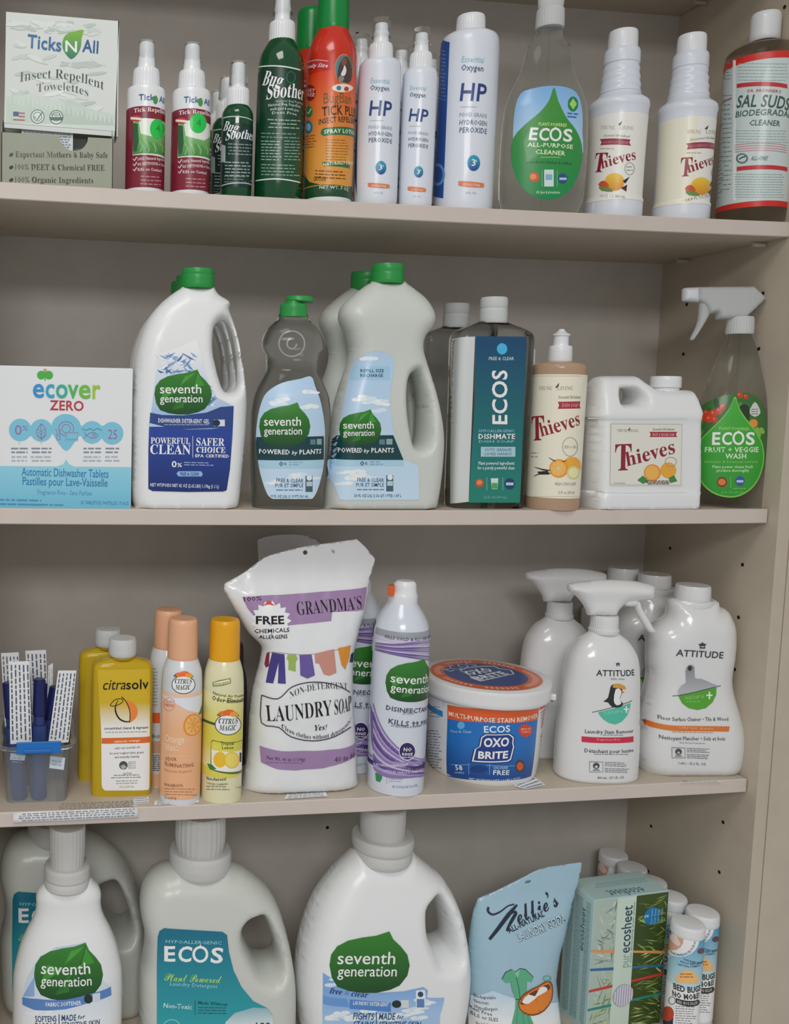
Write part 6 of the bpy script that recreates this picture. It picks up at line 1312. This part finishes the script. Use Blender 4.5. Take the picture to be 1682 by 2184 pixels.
lb.text('Laundry Stain Remover', 1247, 1563, 1350, 1562, 8, '#3f4348', 'n8'); lb.greek(1284, 1567, 1330, 1, 5, 2, '#8a8e92', 0, cen=True, rag=.02); lb.poly([(1240, 1570), (1350, 1570), (1350, 1582), (1240, 1582)], '#cf2f48', 2); lb.text('fragrance-free', 1272, 1579, 1322, 1579, 5, '#e8a0aa', 'n6', l=4)
lb.text('D\u00e9tachant pour lessive', 1246, 1604, 1350, 1603, 8, '#3f4348', 'n8'); lb.greek(1266, 1608, 1342, 1, 5, 2, '#8a8e92', 0, cen=True, rag=.02); att_low(lb, 1289, 1634); lb.text('800 mL \u2022 27.1 FL. OZ.', 1274, 1661, 1330, 1660, 5, '#4a4e52', 'n8'); lb.build()
at1 = it
P = atZ(1212, 1211, it.z+float(it.h(1236)))
X2 = it.X-.012; Y2 = it.Y+.092
cpy = copy_tree(it.root, (X2, Y2, it.z), label='glossy white trigger spray bottle behind the front one, next to the tub', skip=('label', 'trigger'))
I2 = Item.__new__(Item); I2.__dict__.update(it.__dict__); I2.X, I2.Y, I2.root = X2, Y2, cpy
sf = Loft.__new__(Loft); sf.__dict__.update(B.__dict__); sf.it = I2
it = Item('floor_cleaner_bottle', 'glossy white hourglass floor cleaner bottle with polar bear label, front one', 'bottle', S3, 1458, front_y(1455, 1661, Z3, .036), -.10, 'white hourglass bottles')
aO = [(1380, 1652), (1395, 1660), (1395, 1660), (1540, 1660), (1540, 1660), (1556, 1652), (1568, 1620), (1573, 1585), (1572, 1550), (1562, 1505), (1553, 1470), (1550, 1440), (1556, 1400), (1559, 1360), (1556, 1325), (1545, 1300), (1528, 1290), (1526, 1281), (1520, 1278), (1518, 1276), (1518, 1276), (1434, 1276), (1434, 1276), (1430, 1279), (1426, 1284), (1424, 1312), (1404, 1326), (1388, 1345), (1384, 1370), (1383, 1405), (1384, 1440), (1378, 1475), (1367, 1520), (1358, 1570), (1356, 1605), (1362, 1636)]
J = Inflate(it, aO, [(1660, .038), (1560, .040), (1440, .034), (1340, .034), (1300, .028), (1276, .024)], .036, p=2.3, rb=.014, basew=.72, k=4).build('body', ATT, grid=.005)
at_axis(it, 1475, 'neck_bead', [(1294, 96), (1290, 99), (1282, 99), (1278, 92)], ATT, ratio=.72); at_axis(it, 1476, 'cap', [(1279, 76), (1275, 79), (1252, 77), (1247, 74)], ATT, segs=120, wave=lambda th, z: .00012*np.cos(th*50))
lb = Label(J, g=1.03)
mini_logo(lb, 1497, 1377, 1.); lb.text('ATTITUDE', 1440, 1398, 1541, 1404, 14, '#3f4448', 'n14')
lb.poly([(1444, 1478), (1452, 1462), (1462, 1456), (1461, 1432), (1466, 1420), (1474, 1418), (1480, 1424), (1481, 1446), (1496, 1448), (1518, 1458), (1528, 1462), (1500, 1470), (1462, 1480)], '#a9adb2', 2, smooth=2, grad=('#b9bcc0', (1480, 1476), '#8e9298', (1480, 1425))); lb.ell(1470, 1425, 4.5, 5.5, '#33363a', 4)
lb.poly([(1445, 1483), (1527, 1466), (1526, 1482), (1518, 1498), (1504, 1510), (1486, 1514), (1468, 1510), (1454, 1500)], '#58a834', 3); lb.line([(1433, 1484), (1480, 1476), (1536, 1462)], 1.3, '#3a3e42', 5)
lb.text('nature', 1460, 1492, 1500, 1488, 10, '#9ed47c', 'n', l=5); lb.quad(1505, 1481, 1518, 1484, '#f0f6ea', 5); lb.quad(1510, 1475, 1513, 1491, '#f0f6ea', 5.2); lb.greek(1462, 1495, 1498, 1, 5, 2, '#9ed47c', 0, l=5)
lb.text('Floor Surface Cleaner \u2022 Tile & Wood', 1401, 1532, 1552, 1537, 8, '#55595d', 'n8'); lb.poly([(1394, 1543), (1555, 1549), (1553, 1560), (1394, 1553)], '#de7b35', 2); lb.text('citrus zest', 1445, 1553, 1520, 1556, 5, '#f0bd94', 'n6', l=4)
lb.text('Nettoyant Plancher \u2022 Sols et bois', 1404, 1574, 1545, 1579, 8, '#55595d', 'n8'); lb.greek(1448, 1583, 1508, 1, 5, 2, '#9a9ea2', .03); lb.greek(1432, 1560, 1525, 1, 5, 2, '#d09a70', .02); att_low(lb, 1464, 1604); lb.text('1.04 L \u2022 35.2 FL. OZ.', 1446, 1630, 1505, 1632, 5, '#6a6e72', 'n8'); lb.build()
zc_ = float(it.h(1247)); capx = it.plane(1476, 1247)[0]
behind(it, it.Y+.086, 1395, zc_, capx, label='glossy white hourglass bottle in the second row, behind the trigger spray')
behind(it, .212, 1328, zc_, capx, label='glossy white hourglass bottle furthest back, only its cap showing', skip=('label',))

# ================================================================== BOTTOM SHELF
S4 = 4
NAT2 = mat('cloudy_jug_plastic', '#d3d6cf', .36, sss=.25, coat=.12)
CUP = mat('frosted_measuring_cup', '#dededb', .35, trans=.15, ior=1.1, sss=.15)
def foot(it): return float(proj((it.X, it.Y, it.z))[1])
def cup_cap(it, px, ring, cup, ratio=1.):
    at_axis(it, px, 'pour_ring', ring, CUP, segs=80, sharp=30); at_axis(it, px, 'measuring_cup', cup, CUP, segs=120, wave=lambda th, z: .00035*np.cos(th*28))
# --- white fabric softener
it = Item('softener_bottle', 'white fabric softener bottle with leaf label and frosted cup cap, bottom left', 'bottle', S4, 143, .075, -.05)
f = foot(it)
B = Loft(it, [(f, 214, 0), (f-8, 224), (2150, 233), (2080, 232), (2020, 210), (1980, 178), (1955, 152), (1935, 140), (1922, 138), (1908, 139), (1898, 134), (1888, 122), (1880, 104), (1874, 96)], ratio=.56, n=2.3, base=True).build('body', WJ, sharp=80)
at_axis(it, 143, 'pour_ring', [(1888, 92), (1884, 98), (1874, 98), (1868, 93), (1864, 98), (1845, 98), (1841, 94)], CUP, segs=80, sharp=30)
at_axis(it, 143, 'measuring_cup', [(1852, 72), (1840, 72), (1800, 76), (1763, 76), (1760, 72)], CUP, segs=110, wave=lambda th, z: .0003*np.cos(th*26))
lb = Label(B, g=1.04)
lb.poly([(49, 2184), (45, 2150), (47, 2125), (60, 2080), (85, 2040), (120, 2020), (180, 2010), (215, 2090), (236, 2104), (237, 2160), (236, 2200), (49, 2200)], '#dfe7ef', 0, grad=('#e9eef2', (140, 2180), '#b9cfe6', (140, 2040)))
lb.poly([(49, 2125), (72, 2085), (88, 2050), (75, 2080), (74, 2125)], '#8fb3dc', .5)
leaf(lb, 73, 2010, 215, 2134, 2)
lb.poly([(48, 2126), (80, 2130), (140, 2132), (190, 2120), (236, 2104), (237, 2122), (190, 2138), (140, 2152), (75, 2154), (48, 2142)], '#5c86c4', 2.7); lb.text('FABRIC SOFTENER', 98, 2146, 173, 2142, 9, '#eef2f8', 'b', l=4.5)
lb.ell(188, 2130, 9, 10, '#1d2f2c', 4); lb.quad(197, 2119, 213, 2136, '#d5dce2', 3.8, -.15)
lb.text('SOFTENS', 76, 2179, 121, 2178, 13, '#2a4a72', 'b'); lb.text('MADE', 131, 2177, 162, 2176, 13, '#2a4a72', 'b'); lb.text('for', 166, 2174, 182, 2171, 9, '#2a4a72', 'i'); lb.quad(125, 2163, 127, 2200, '#2a4a72', 3)
lb.text('FABRIC', 76, 2192, 121, 2191, 11, '#2a4a72', 'b'); lb.text('SENSITIVE SKIN', 131, 2190, 212, 2184, 11, '#2a4a72', 'b')
for k in range(12): lb.ell(60+k*5, 2160+random.uniform(-12, 12), 8, 4, '#f3f6f9', .7+k*.02, n=8)
lb.build()
# --- cloudy laundry jug, teal label
def eco_jug(it, sx, sy, label=True):
    f = foot(it); S = lambda x, y: (x+sx, y+sy)
    O = [S(320, f-sy), S(320, f-sy), S(305, f-sy-12), S(298, 2184), S(296, 2120), S(298, 2070), S(306, 2030), S(308, 1990), S(300, 1950), S(298, 1920), S(304, 1888), S(318, 1862), S(342, 1845), S(362, 1840), S(366, 1838), S(366, 1836), S(366, 1836), S(488, 1836), S(488, 1836), S(492, 1840), S(520, 1850), S(560, 1882), S(588, 1922), S(606, 1976), S(618, 2030), S(625, 2082), S(626, 2140), S(624, 2190), S(617, f-sy-12), S(600, f-sy), S(600, f-sy)]
    H = [S(520, 1940), S(535, 1932), S(550, 1931), S(562, 1950), S(573, 1978), S(583, 2010), S(584, 2036), S(574, 2050), S(558, 2051), S(542, 2041), S(526, 2015), S(513, 1985), S(510, 1958)]
    J = Inflate(it, O, [(f, .050), (2100+sy, .052), (1950+sy, .048), (1880+sy, .042), (1836+sy, .032)], .034, hole=H, p=2.2, Rh=.016, rb=.012).build('body', NAT2, grid=.006)
    at_axis(it, 426+sx, 'pour_ring', [(1858+sy, 112), (1850+sy, 124), (1842+sy, 128), (1832+sy, 132), (1814+sy, 132), (1808+sy, 126)], CUP, segs=90, sharp=30)
    at_axis(it, 426+sx, 'measuring_cup', [(1830+sy, 96), (1815+sy, 98), (1780+sy, 106), (1740+sy, 104), (1732+sy, 98)], CUP, segs=120, wave=lambda th, z: .0006*np.cos(th*26))
    lb = Label(J, g=1.05, L=.006)
    lb.poly([S(334, 2210), S(334, 2100), S(336, 1998), S(340, 1985), S(350, 1979), S(390, 1982), S(440, 1985), S(474, 1987), S(484, 1994), S(488, 2030), S(498, 2070), S(515, 2105), S(540, 2135), S(570, 2150), S(580, 2165), S(583, 2210)], '#1b8391', 0, grad=('#2aa0a8', S(450, 2180), '#17708a', S(450, 1990)))
    lb.text('HYPOALLERGENIC', *S(353, 2010), *S(472, 2014), 7, '#9fd0d6', 'n4'); ecos(lb, S(350, 0)[0], S(0, 2048)[1], S(474, 0)[0], S(0, 2053)[1], 33, '#eef4f4')
    lb.text('Plant Powered', *S(350, 2090), *S(471, 2096), 16, '#b7de5e', 'C'); lb.text('Laundry Detergent', *S(362, 2101), *S(463, 2107), 8, '#9fd0d6', 'n4'); lb.text('Non-Toxic', *S(348, 2148), *S(408, 2152), 10, '#d5ecea', 'n10')
    lb.quad(*S(415, 2133), *S(416.5, 2165), '#1d5a66', 2); lb.text('Made Without', *S(422, 2141), *S(484, 2145), 7, '#174a58', 'b'); lb.greek(*S(422, 2147), S(488, 0)[0], 3, 6, 2.6, '#1d6070', .02)
    lb.poly([S(480, 2210), S(480, 2180), S(500, 2160), S(540, 2148), S(570, 2150), S(581, 2168), S(583, 2210)], '#c9d8dc', 1, grad=('#dde6ea', S(540, 2190), '#8fb8c0', S(540, 2150))); lb.text('100', *S(544, 2194), *S(575, 2194), 14, '#27333c', 'b'); lb.ring(*S(366, 2190), 18, 16, 2, '#8fd0d0', 2)
    lb.build(); return J
it = Item('laundry_jug', 'cloudy laundry detergent jug with full teal label and grip hole, front one', 'jug', S4, 460, .088, -.03, 'cloudy laundry jugs')
eco_jug(it, 0, 0); ej = it
it2 = copy_tree(it.root, (-.935, .205, it.z), label='cloudy laundry detergent jug with teal label, behind the fabric softener')
# --- white laundry jug
it = Item('laundry_jug', 'white laundry detergent jug with big leaf label and frosted cup cap, bottom middle', 'jug', S4, 810, .085, .0)
f = foot(it)
O = [(668, f), (668, f), (652, f-14), (642, 2190), (634, 2140), (632, 2090), (638, 2030), (652, 1970), (676, 1910), (712, 1856), (742, 1824), (750, 1815), (750, 1812), (750, 1812), (878, 1812), (878, 1812), (882, 1818), (905, 1838), (935, 1862), (948, 1880), (962, 1905), (976, 1945), (985, 2000), (989, 2050), (985, 2100), (977, 2150), (966, 2195), (952, f-14), (936, f), (936, f)]
H = [(908, 1896), (916, 1893), (927, 1910), (939, 1945), (947, 1985), (948, 2008), (941, 2016), (925, 2017), (914, 2014), (904, 1995), (894, 1970), (891, 1940), (894, 1912)]
J = Inflate(it, O, [(f, .054), (2100, .056), (1950, .050), (1870, .040), (1812, .031)], .036, hole=H, p=2.2, Rh=.018, rb=.012).build('body', WJ, grid=.006)
at_axis(it, 814, 'pour_ring', [(1832, 120), (1824, 128), (1812, 128), (1806, 124), (1800, 132), (1786, 134), (1778, 130)], CUP, segs=90, sharp=30)
at_axis(it, 814, 'measuring_cup', [(1800, 92), (1790, 94), (1750, 98), (1722, 97), (1718, 90)], CUP, segs=60, sharp=60)
lb = Label(J, g=1.04, L=.006)
lb.poly([(687, 2210), (687, 2150), (688, 2074), (720, 2092), (760, 2110), (810, 2117), (860, 2114), (903, 2105), (912, 2112), (910, 2128), (947, 2128), (944, 2145), (938, 2165), (936, 2210)], '#84b1e0', 0, grad=('#a9c8ea', (800, 2170), '#7fabdf', (800, 2110)))
clouds(lb, 700, 2082, 740, 2110, 4); clouds(lb, 700, 2150, 930, 2184, 16); clouds(lb, 880, 2130, 935, 2160, 4)
leaf(lb, 702, 1986, 868, 2117, 2)
lb.text('free', 701, 2117, 728, 2121, 12, '#25406f', 'I', l=6); lb.text('&', 733, 2121, 744, 2122, 10, '#6a8fc0', 'n4'); lb.text('clear', 748, 2124, 784, 2127, 12, '#25406f', 'I')
lb.quad(745, 2131, 833, 2151, '#5288cc', 1, .08); lb.text('LAUNDRY DETERGENT', 752, 2142, 827, 2146, 8, '#eef2f8', 'b'); lb.poly([(688, 2122), (740, 2130), (745, 2148), (688, 2140)], '#6a9bd8', .8); lb.ell(845, 2141, 10, 8, '#1d2f2c', 3); lb.quad(854, 2132, 871, 2149, '#d5dce2', 2.8)
lb.poly([(886, 2112), (905, 2110), (907, 2124), (904, 2152), (886, 2152)], '#e6ecf2', 2); lb.ell(896, 2120, 6, 6, '#2a4a72', 3); lb.quad(888, 2130, 904, 2148, '#5f86b8', 3)
lb.text('FIGHTS', 752, 2173, 796, 2174, 14, '#2a4a72', 'b'); lb.text('STAINS', 752, 2189, 796, 2190, 12, '#2a4a72', 'b'); lb.quad(801, 2158, 803, 2205, '#2a4a72', 2); lb.text('MADE', 807, 2174, 841, 2174, 14, '#2a4a72', 'b'); lb.text('for', 846, 2173, 860, 2172, 9, '#2a4a72', 'i'); lb.text('SENSITIVE SKIN', 807, 2190, 896, 2190, 12, '#2a4a72', 'b'); lb.build()

# --- pale blue laundry soda pouch (the printed figure of the brand is left out; dress and basket stay)
POU = mat('pale_blue_pouch', '#a9cadb', .3, coat=.2)
it = Item('laundry_soda_pouch', 'pale blue laundry soda pouch with script lettering and orange basket print', 'pouch', S4, 1095, .075, -.12)
f = foot(it)
O = [(1005, f), (1005, f), (997, 2200), (996, 2140), (997, 2060), (999, 2006), (1007, 1950), (1017, 1920), (1021, 1915), (1060, 1898), (1110, 1873), (1152, 1853), (1195, 1845), (1230, 1840), (1238, 1840), (1240, 1844), (1236, 1870), (1226, 1905), (1216, 1945), (1205, 1990), (1194, 2025), (1187, 2060), (1184, 2090), (1190, 2140), (1195, 2184), (1190, f-10), (1180, f), (1180, f)]
J = Inflate(it, O, [(f, .036), (2150, .035), (2050, .028), (1950, .014), (1900, .0035), (1840, .0012)], .05, p=2., rb=.01, basew=.8, k=3, wrinkle=wr(.0010, 42, 2.)).build('pouch_body', POU, grid=.005, sharp=180)
bm = bmesh.new(); bmesh.ops.create_uvsphere(bm, u_segments=20, v_segments=8, radius=1)
for v in bm.verts: v.co = Vector((v.co.x*.0105, v.co.y*.0022, v.co.z*.0042))
o = bm_obj('hang_slot', bm, mat('slot_shade', '#6f7f88', .7), it.root, smooth=True); q = it.plane(1126, 1880); o.location = (q[0], 0, q[1]); o.rotation_euler = (0, -.35, 0)
lb = Label(J, g=1.05, L=.006)
lb.poly([(1003, 2120), (1050, 2112), (1100, 2130), (1188, 2135), (1192, 2200), (1000, 2205)], '#e4ebee', .4, grad=('#e9edee', (1090, 2180), '#bcd6e4', (1090, 2115)))
lb.text('ellie\u2019s', 1105, 1970, 1192, 1930, 36, '#1d2c3c', 'C6'); lb.line([(1041, 1934), (1040, 1943), (1050, 1950), (1066, 1944), (1082, 1932), (1096, 1928)], [5, 5, 4, 3, 3], '#1d2c3c', 3, smooth=3); lb.line([(1102, 1929), (1084, 1950), (1060, 1982), (1043, 2003)], [4, 9, 8, 6], '#1d2c3c', 3, smooth=3); lb.line([(1066, 1976), (1082, 1954), (1096, 1944), (1099, 1948), (1090, 1964), (1080, 1984), (1086, 1982)], [2, 3, 4, 7, 7, 4, 2], '#1d2c3c', 3.3, smooth=3)
lb.text('ALL-NATURAL', 1085, 1990, 1161, 1953, 13, '#1d2c3c', 'b')
for o_, c, l_ in (('B14', '#2c3f50', 3), ('b-12', '#c5dde8', 4)): lb.text('LAUNDRY SODA', 1105, 2008, 1206, 1962, 19, c, o_, l=l_)
for k, t in enumerate(('Biodegradable', 'Non-toxic', 'Hypoallergenic', 'Gluten Free', 'No SLS or SLES', 'No VOC\u2019s')): lb.text(t, 1010+k, 2124+k*12, 1010+k+[47, 31, 49, 36, 48, 30][k], 2130+k*12, 7, '#4a5058', 'n8')
GD = '#5cae86'
DRS = [(1090, 2068), (1098, 2074), (1108, 2066), (1120, 2068), (1136, 2084), (1132, 2094), (1122, 2092), (1122, 2110), (1117, 2130), (1124, 2150), (1134, 2176), (1146, 2215), (1082, 2215), (1092, 2176), (1098, 2150), (1099, 2130), (1092, 2112), (1088, 2094), (1078, 2096), (1070, 2088), (1078, 2074)]
lb.poly(grow(DRS, 1.03), '#2a3c38', 2); lb.poly(DRS, GD, 3); lb.poly([(1090, 2068), (1098, 2074), (1108, 2066), (1104, 2084)], '#86c9a6', 3.6); lb.line([(1100, 2084), (1106, 2108), (1108, 2130)], 1.2, '#2a3c38', 4); lb.line([(1098, 2131), (1118, 2131)], 1.6, '#2a3c38', 4)
for P_ in ([(1104, 2135), (1098, 2210)], [(1112, 2135), (1118, 2210)], [(1117, 2135), (1134, 2210)]): lb.line(P_, 1, '#3f8a68', 4)
lb.poly([(1103, 2140), (1116, 2118), (1150, 2100), (1168, 2090), (1178, 2100), (1177, 2130), (1160, 2156), (1136, 2166), (1114, 2160)], '#8a4a1c', 3.6, smooth=2); lb.poly([(1106, 2142), (1118, 2122), (1150, 2103), (1167, 2094), (1175, 2103), (1174, 2130), (1158, 2153), (1136, 2162), (1116, 2157)], '#e2822c', 4.2, smooth=2)
lb.poly([(1108, 2140), (1122, 2122), (1150, 2107), (1168, 2098), (1172, 2108), (1150, 2122), (1124, 2140)], '#6a3a1c', 4.8, smooth=2); lb.poly([(1112, 2136), (1126, 2120), (1140, 2124), (1150, 2106), (1162, 2104), (1166, 2112), (1146, 2124), (1126, 2140)], '#eef0f0', 5.4, smooth=2); lb.ring(1166, 2086, 8, 5, 2, '#5cae86', 4)
lb.build()

# --- dryer sheet carton, standing askew
CG = mat('pale_aqua_card', '#bcd8d6', .5)
zt4 = -.562
A = atZ(1267, 1921, zt4); Bq = atZ(1427, 1900, zt4); Cq = atZ(1230, 1895, zt4)
wd = float(np.hypot(*(Bq-A)[:2])); dp = min(.085, float(np.hypot(*(Cq-A)[:2])) if True else .08); ang = math.atan2(Bq[1]-A[1], Bq[0]-A[0])
H4 = zt4-ZS[4]
it = Item('dryer_sheet_carton', 'grass-printed carton of dryer sheets with pale aqua sides, standing askew on the bottom shelf', 'carton', S4, 1300, .1)
it.X, it.Y, it.rot = float(A[0]), float(A[1]), ang; it.c, it.s_ = math.cos(ang), math.sin(ang); it.root.location = (it.X, it.Y, it.z); it.root.rotation_euler = (0, 0, ang)
Cl = ((Cq-A)[0]*it.c+(Cq-A)[1]*it.s_, -(Cq-A)[0]*it.s_+(Cq-A)[1]*it.c)
dpt = max(.06, min(.09, Cl[1]))
box('carton', (0, 0, 0), (wd, dpt, H4), CG, it.root, bev=.0006)
box('top_flap', (.001, .0006, H4), (wd-.001, dpt-.001, H4+.0007), CG, it.root, bev=.0002)
lb = Label(Plane(it, 0.), 'front_print', m_=PRINTM)
u = lambda a: a*wd
def uq(a0, t0, a1, t1, c, l): lb.poly([(u(a0), H4*(1-t0)), (u(a1), H4*(1-t0)), (u(a1), H4*(1-t1)), (u(a0), H4*(1-t1))], c, l, uv=True)
uq(.01, .005, .31, .995, '#aebfb4', 0); uq(.31, .005, .56, .995, '#c9dccd', 0); uq(.56, .005, .99, .995, '#3d4f1f', 0)
for k in range(330):
    a = random.uniform(.02, .98); t = random.uniform(.05, .97)
    if .30 < a < .57: continue
    L = random.uniform(.08, .28); an = random.uniform(-.5, .7) if a > .57 else random.uniform(-1.4, 1.4)
    p0 = np.array([u(a), H4*(1-t)]); d = np.array([math.cos(an), -math.sin(an)])*L*wd; p1 = p0+d; lo_, hi_ = (.57, .985) if a > .57 else (.015, .30)
    p1[0] = min(max(p1[0], u(lo_)), u(hi_)); p0[0] = min(max(p0[0], u(lo_)), u(hi_)); p1[1] = max(.003, min(H4-.003, p1[1])); n_ = np.array([-d[1], d[0]])/np.hypot(*d)*random.uniform(.0004, .0014); mid = (p0+p1)/2
    if np.hypot(*(p1-p0)) < .003: continue
    c = random.choice(['#7f9a45', '#a5b86a', '#5d7a30', '#c3cf92', '#8ea850', '#4f6a26'] if a > .57 else (['#8fa08f', '#c9d4c4', '#6f8678', '#dbe2d4'] if t < .5 else ['#7f9a55', '#b5c48a', '#c9d4c4', '#6a8a48']))
    q = [tuple(p0), tuple(mid+n_), tuple(p1), tuple(mid-n_)]
    V_, T_ = q, [(0, 1, 2), (0, 2, 3)]; lb.add(V_, T_, c, 1+k*.003)
for t0, s_, c in ((.36, .09, '#e0985a'), (.5, .05, '#2f6f9c'), (.66, -.05, '#cc3b34'), (.8, -.04, '#2f8a80')):
    for a0, a1 in ((.0, .31), (.56, .99)):
        lb.poly([(u(a0), H4*(1-t0-s_*a0)), (u(a1), H4*(1-t0-s_*a1)), (u(a1), H4*(1-t0-s_*a1)-.0045), (u(a0), H4*(1-t0-s_*a0)-.0035)], c, 3, uv=True)
def vt(t, a, t0, t1, w_, col, st, l=4):
    v, tt = text_mesh(t, st); x0_, x1_ = x_ext(v); X = (v[:, 0]-x0_)/(x1_-x0_); z0_, z1_ = H4*(1-t0), H4*(1-t1)
    P = np.stack([u(a)-v[:, 1]/cap_h(st)*u(w_), z0_+X*(z1_-z0_)], -1); lb.add([tuple(p) for p in P], tt, col, l)
vt('ecosheet', .51, .42, .07, .13, '#2a3d5c', 'n4'); vt('pur', .51, .53, .43, .11, '#8fae9c', 'n'); vt('static eliminating dryer sheets', .545, .5, .05, .03, '#7f9a92', 'n')
cxy = (u(.78), H4*(1-.17)); disc_ = lambda x, y, r, c, l: lb.poly([(x+r*math.cos(t), y+r*math.sin(t)) for t in [2*math.pi*i/30 for i in range(30)]], c, l, uv=True)
disc_(cxy[0], cxy[1], .0135, '#1f7db4', 4); vt('2', .73, .18, .155, .05, '#cfe4f2', 'b', 5)
for k in range(4): vt('Dryer Sheets', .79+k*.045, .23, .12, .025, '#9cc8e4', 'n6', 5)
disc_(u(.46), H4*(1-.74), .0175, '#aaa6b8', 4)
for k in range(8):
    x = u(.46)-.0145+k*.0041; hh_ = math.sqrt(max(0, .0165**2-(x-u(.46))**2)); lb.poly([(x, H4*.26-hh_), (x+.0022, H4*.26-hh_), (x+.0022, H4*.26+hh_), (x, H4*.26+hh_)], '#d9d7e2', 5, uv=True)
lb.build()
# side face print
class Side(Surf):
    L = 1.
    def __init__(s, it): s.it = it; s.um = 1; s.y0 = 0
    def pt(s, u, v, off): return np.stack([np.full(len(u), -off), -np.asarray(u, float), np.asarray(v, float)], -1)
lb = Label(Side(it), 'side_print', m_=PRINTM)
for k in range(26):
    z0_ = H4*.96; 
    if k in (5, 6, 7, 8, 17, 18): continue
    x = -.006-k*(dpt-.012)/26
    while z0_ > .012: z1_ = max(.008, z0_-random.uniform(.002, .008)); lb.add([(x, z0_), (x-.0009, z0_), (x-.0009, z1_), (x, z1_)], [(0, 1, 2), (0, 2, 3)], '#7fa4a6', 1); z0_ = z1_-.0012
v, tt = text_mesh('ecosheet', 'n4'); x0_, x1_ = x_ext(v); P = np.stack([-.016-v[:, 1]*.012, H4*.58+(v[:, 0]-x0_)/(x1_-x0_)*H4*.32], -1); lb.add([tuple(p) for p in P], tt, '#3f6a80', 2); o = lb.build()
for p in o.data.polygons: pass
tp = Top(it, H4+.0007); lb = Label(tp, 'top_print', m_=PRINTM); lb.text('ecosheet', 1366, 1892, 1290, 1900, 12, '#4f7f8a', 'n4'); lb.greek(1270, 1885, 1390, 3, 4, 2, '#8fb8b8', -.13); lb.build()

# --- bed bug spray cans in a row
it = Item('bug_spray_can', 'blue and white bed bug spray can, nearest of the six beside the dryer sheets', 'spray can', S4, 1458, .062, 'cam', 'bed bug spray cans')
# stands where its lid shows
zc4 = -.590
P = atZ(1467, 1966, zc4); it.X, it.Y = float(P[0]), float(P[1]); it.rot = math.atan2(CP[0]-it.X, it.Y-CP[1]); it.c, it.s_ = math.cos(it.rot), math.sin(it.rot); it.root.location = (it.X, it.Y, it.z); it.root.rotation_euler = (0, 0, it.rot)
hz = zc4-ZS[4]; f = foot(it); topy = float(proj((it.X, it.Y, zc4))[1]); print('can', it.X, it.Y, 'foot', f, topy)
B = Loft(it, [(f, 70), (f-4, 74), (topy+30, 74), (topy+24, 73)], base=True).build('can_body', CANW)
Loft(it, [(topy+25, 72), (topy+22, 76), (topy+4, 75), (topy+.8, 71), (topy, 64)]).build('cap', WHITEM)
lb = Label(B); dy = topy-1966
lb.quad(1380, 1988+dy, 1540, 2110+dy, '#6fb9d0', .2, 0, grad=('#c3dfe4', (1460, 2110+dy), '#3f9cc4', (1460, 1995+dy)))
lb.poly([(1418, 1978+dy), (1490, 1990+dy), (1488, 2010+dy), (1480, 2025+dy), (1466, 2034+dy), (1445, 2036+dy), (1424, 2030+dy)], '#eef2f4', 1); lb.line([(1492, 1990+dy), (1488, 2012+dy), (1480, 2026+dy), (1466, 2036+dy), (1445, 2039+dy), (1422, 2033+dy)], 2.4, '#eef4f6', 2, smooth=2)
lb.text('WHAT BUGS YOU IN YOUR HOME', 1430, 2031+dy, 1485, 2000+dy, 5, '#2a3a52', 'b', bend=-3.2)
lb.poly([(1424, 1976+dy), (1440, 1975+dy), (1455, 1990+dy), (1456, 2012+dy), (1442, 2026+dy), (1424, 2020+dy)], '#d4a590', 2, smooth=2); lb.poly([(1426, 1992+dy), (1440, 1988+dy), (1452, 2014+dy), (1446, 2018+dy)], '#e9d5c8', 3); lb.poly([(1426, 1978+dy), (1432, 1980+dy), (1430, 1992+dy)], '#5a3a30', 4)
lb.ell(1494, 2028+dy, 8, 6, '#6a4a58', 3, rot=-.4)
for k, t in enumerate(('CHILDREN AND PETS', 'KILLS BED BUGS', 'NATURAL FORMULA')): lb.text(t, 1456-k*5, 2046+k*6+dy, 1500-k*4, 2048+k*6+dy, 4, '#2f3f58', 'b')
lb.poly([(1440, 2094+dy), (1448, 2076+dy), (1464, 2068+dy), (1480, 2074+dy), (1488, 2096+dy)], '#eebc7a', 3, smooth=2); lb.text('EcoRaider', 1450, 2082+dy, 1482, 2083+dy, 5, '#b5482a', 'b', l=5) if 0 else lb.greek(1450, 2076+dy, 1480, 2, 6, 3, '#b5682a', 0, l=5)
lb.quad(1380, 2110+dy, 1540, f-6, '#eceeee', .1); lb.text('BED BUGS', 1436, 2108+dy, 1492, 2111+dy, 13, '#3a3a3a', 'B', l=4); lb.text('NO MORE!', 1434, 2123+dy, 1490, 2126+dy, 12, '#3a3a3a', 'B', l=4)
lb.poly([(1441, 2128+dy), (1488, 2131+dy), (1492, 2137+dy), (1488, 2143+dy), (1441, 2139+dy)], '#2a2a2a', 3); lb.text('BED BUG KILLER', 1444, 2138+dy, 1486, 2140+dy, 6, '#c9c9c9', 'b', l=5); lb.ring(1433, 2134+dy, 7, 8, 1.5, '#6a6a5a', 3)
lb.greek(1440, 2145+dy, 1484, 9, 5, 2.2, '#7a7e82', .04); lb.ell(1424, 2162+dy, 13, 16, '#c4452a', 3); lb.quad(1380, 2178+dy, 1434, f-4, '#22304a', 2.5); lb.build()
lids = [(1493, 1949, 'second of the six, right behind the front one'), (1452, 1922, 'third of the six counted from the front'), (1424, 1903, 'fourth of the six, half behind the carton'), (1390, 1877, 'fifth of the six, behind the carton'), (1349, 1850, 'rearmost of the six, in the dark corner')]
for (X_, Y_), (x, y, t) in zip(((-.0325, .0455), (-.0495, .0905), (-.049, .136), (-.050, .1815), (-.052, .227)), lids):
    copy_tree(it.root, (X_, Y_, it.z), label='blue and white bed bug spray can, '+t)
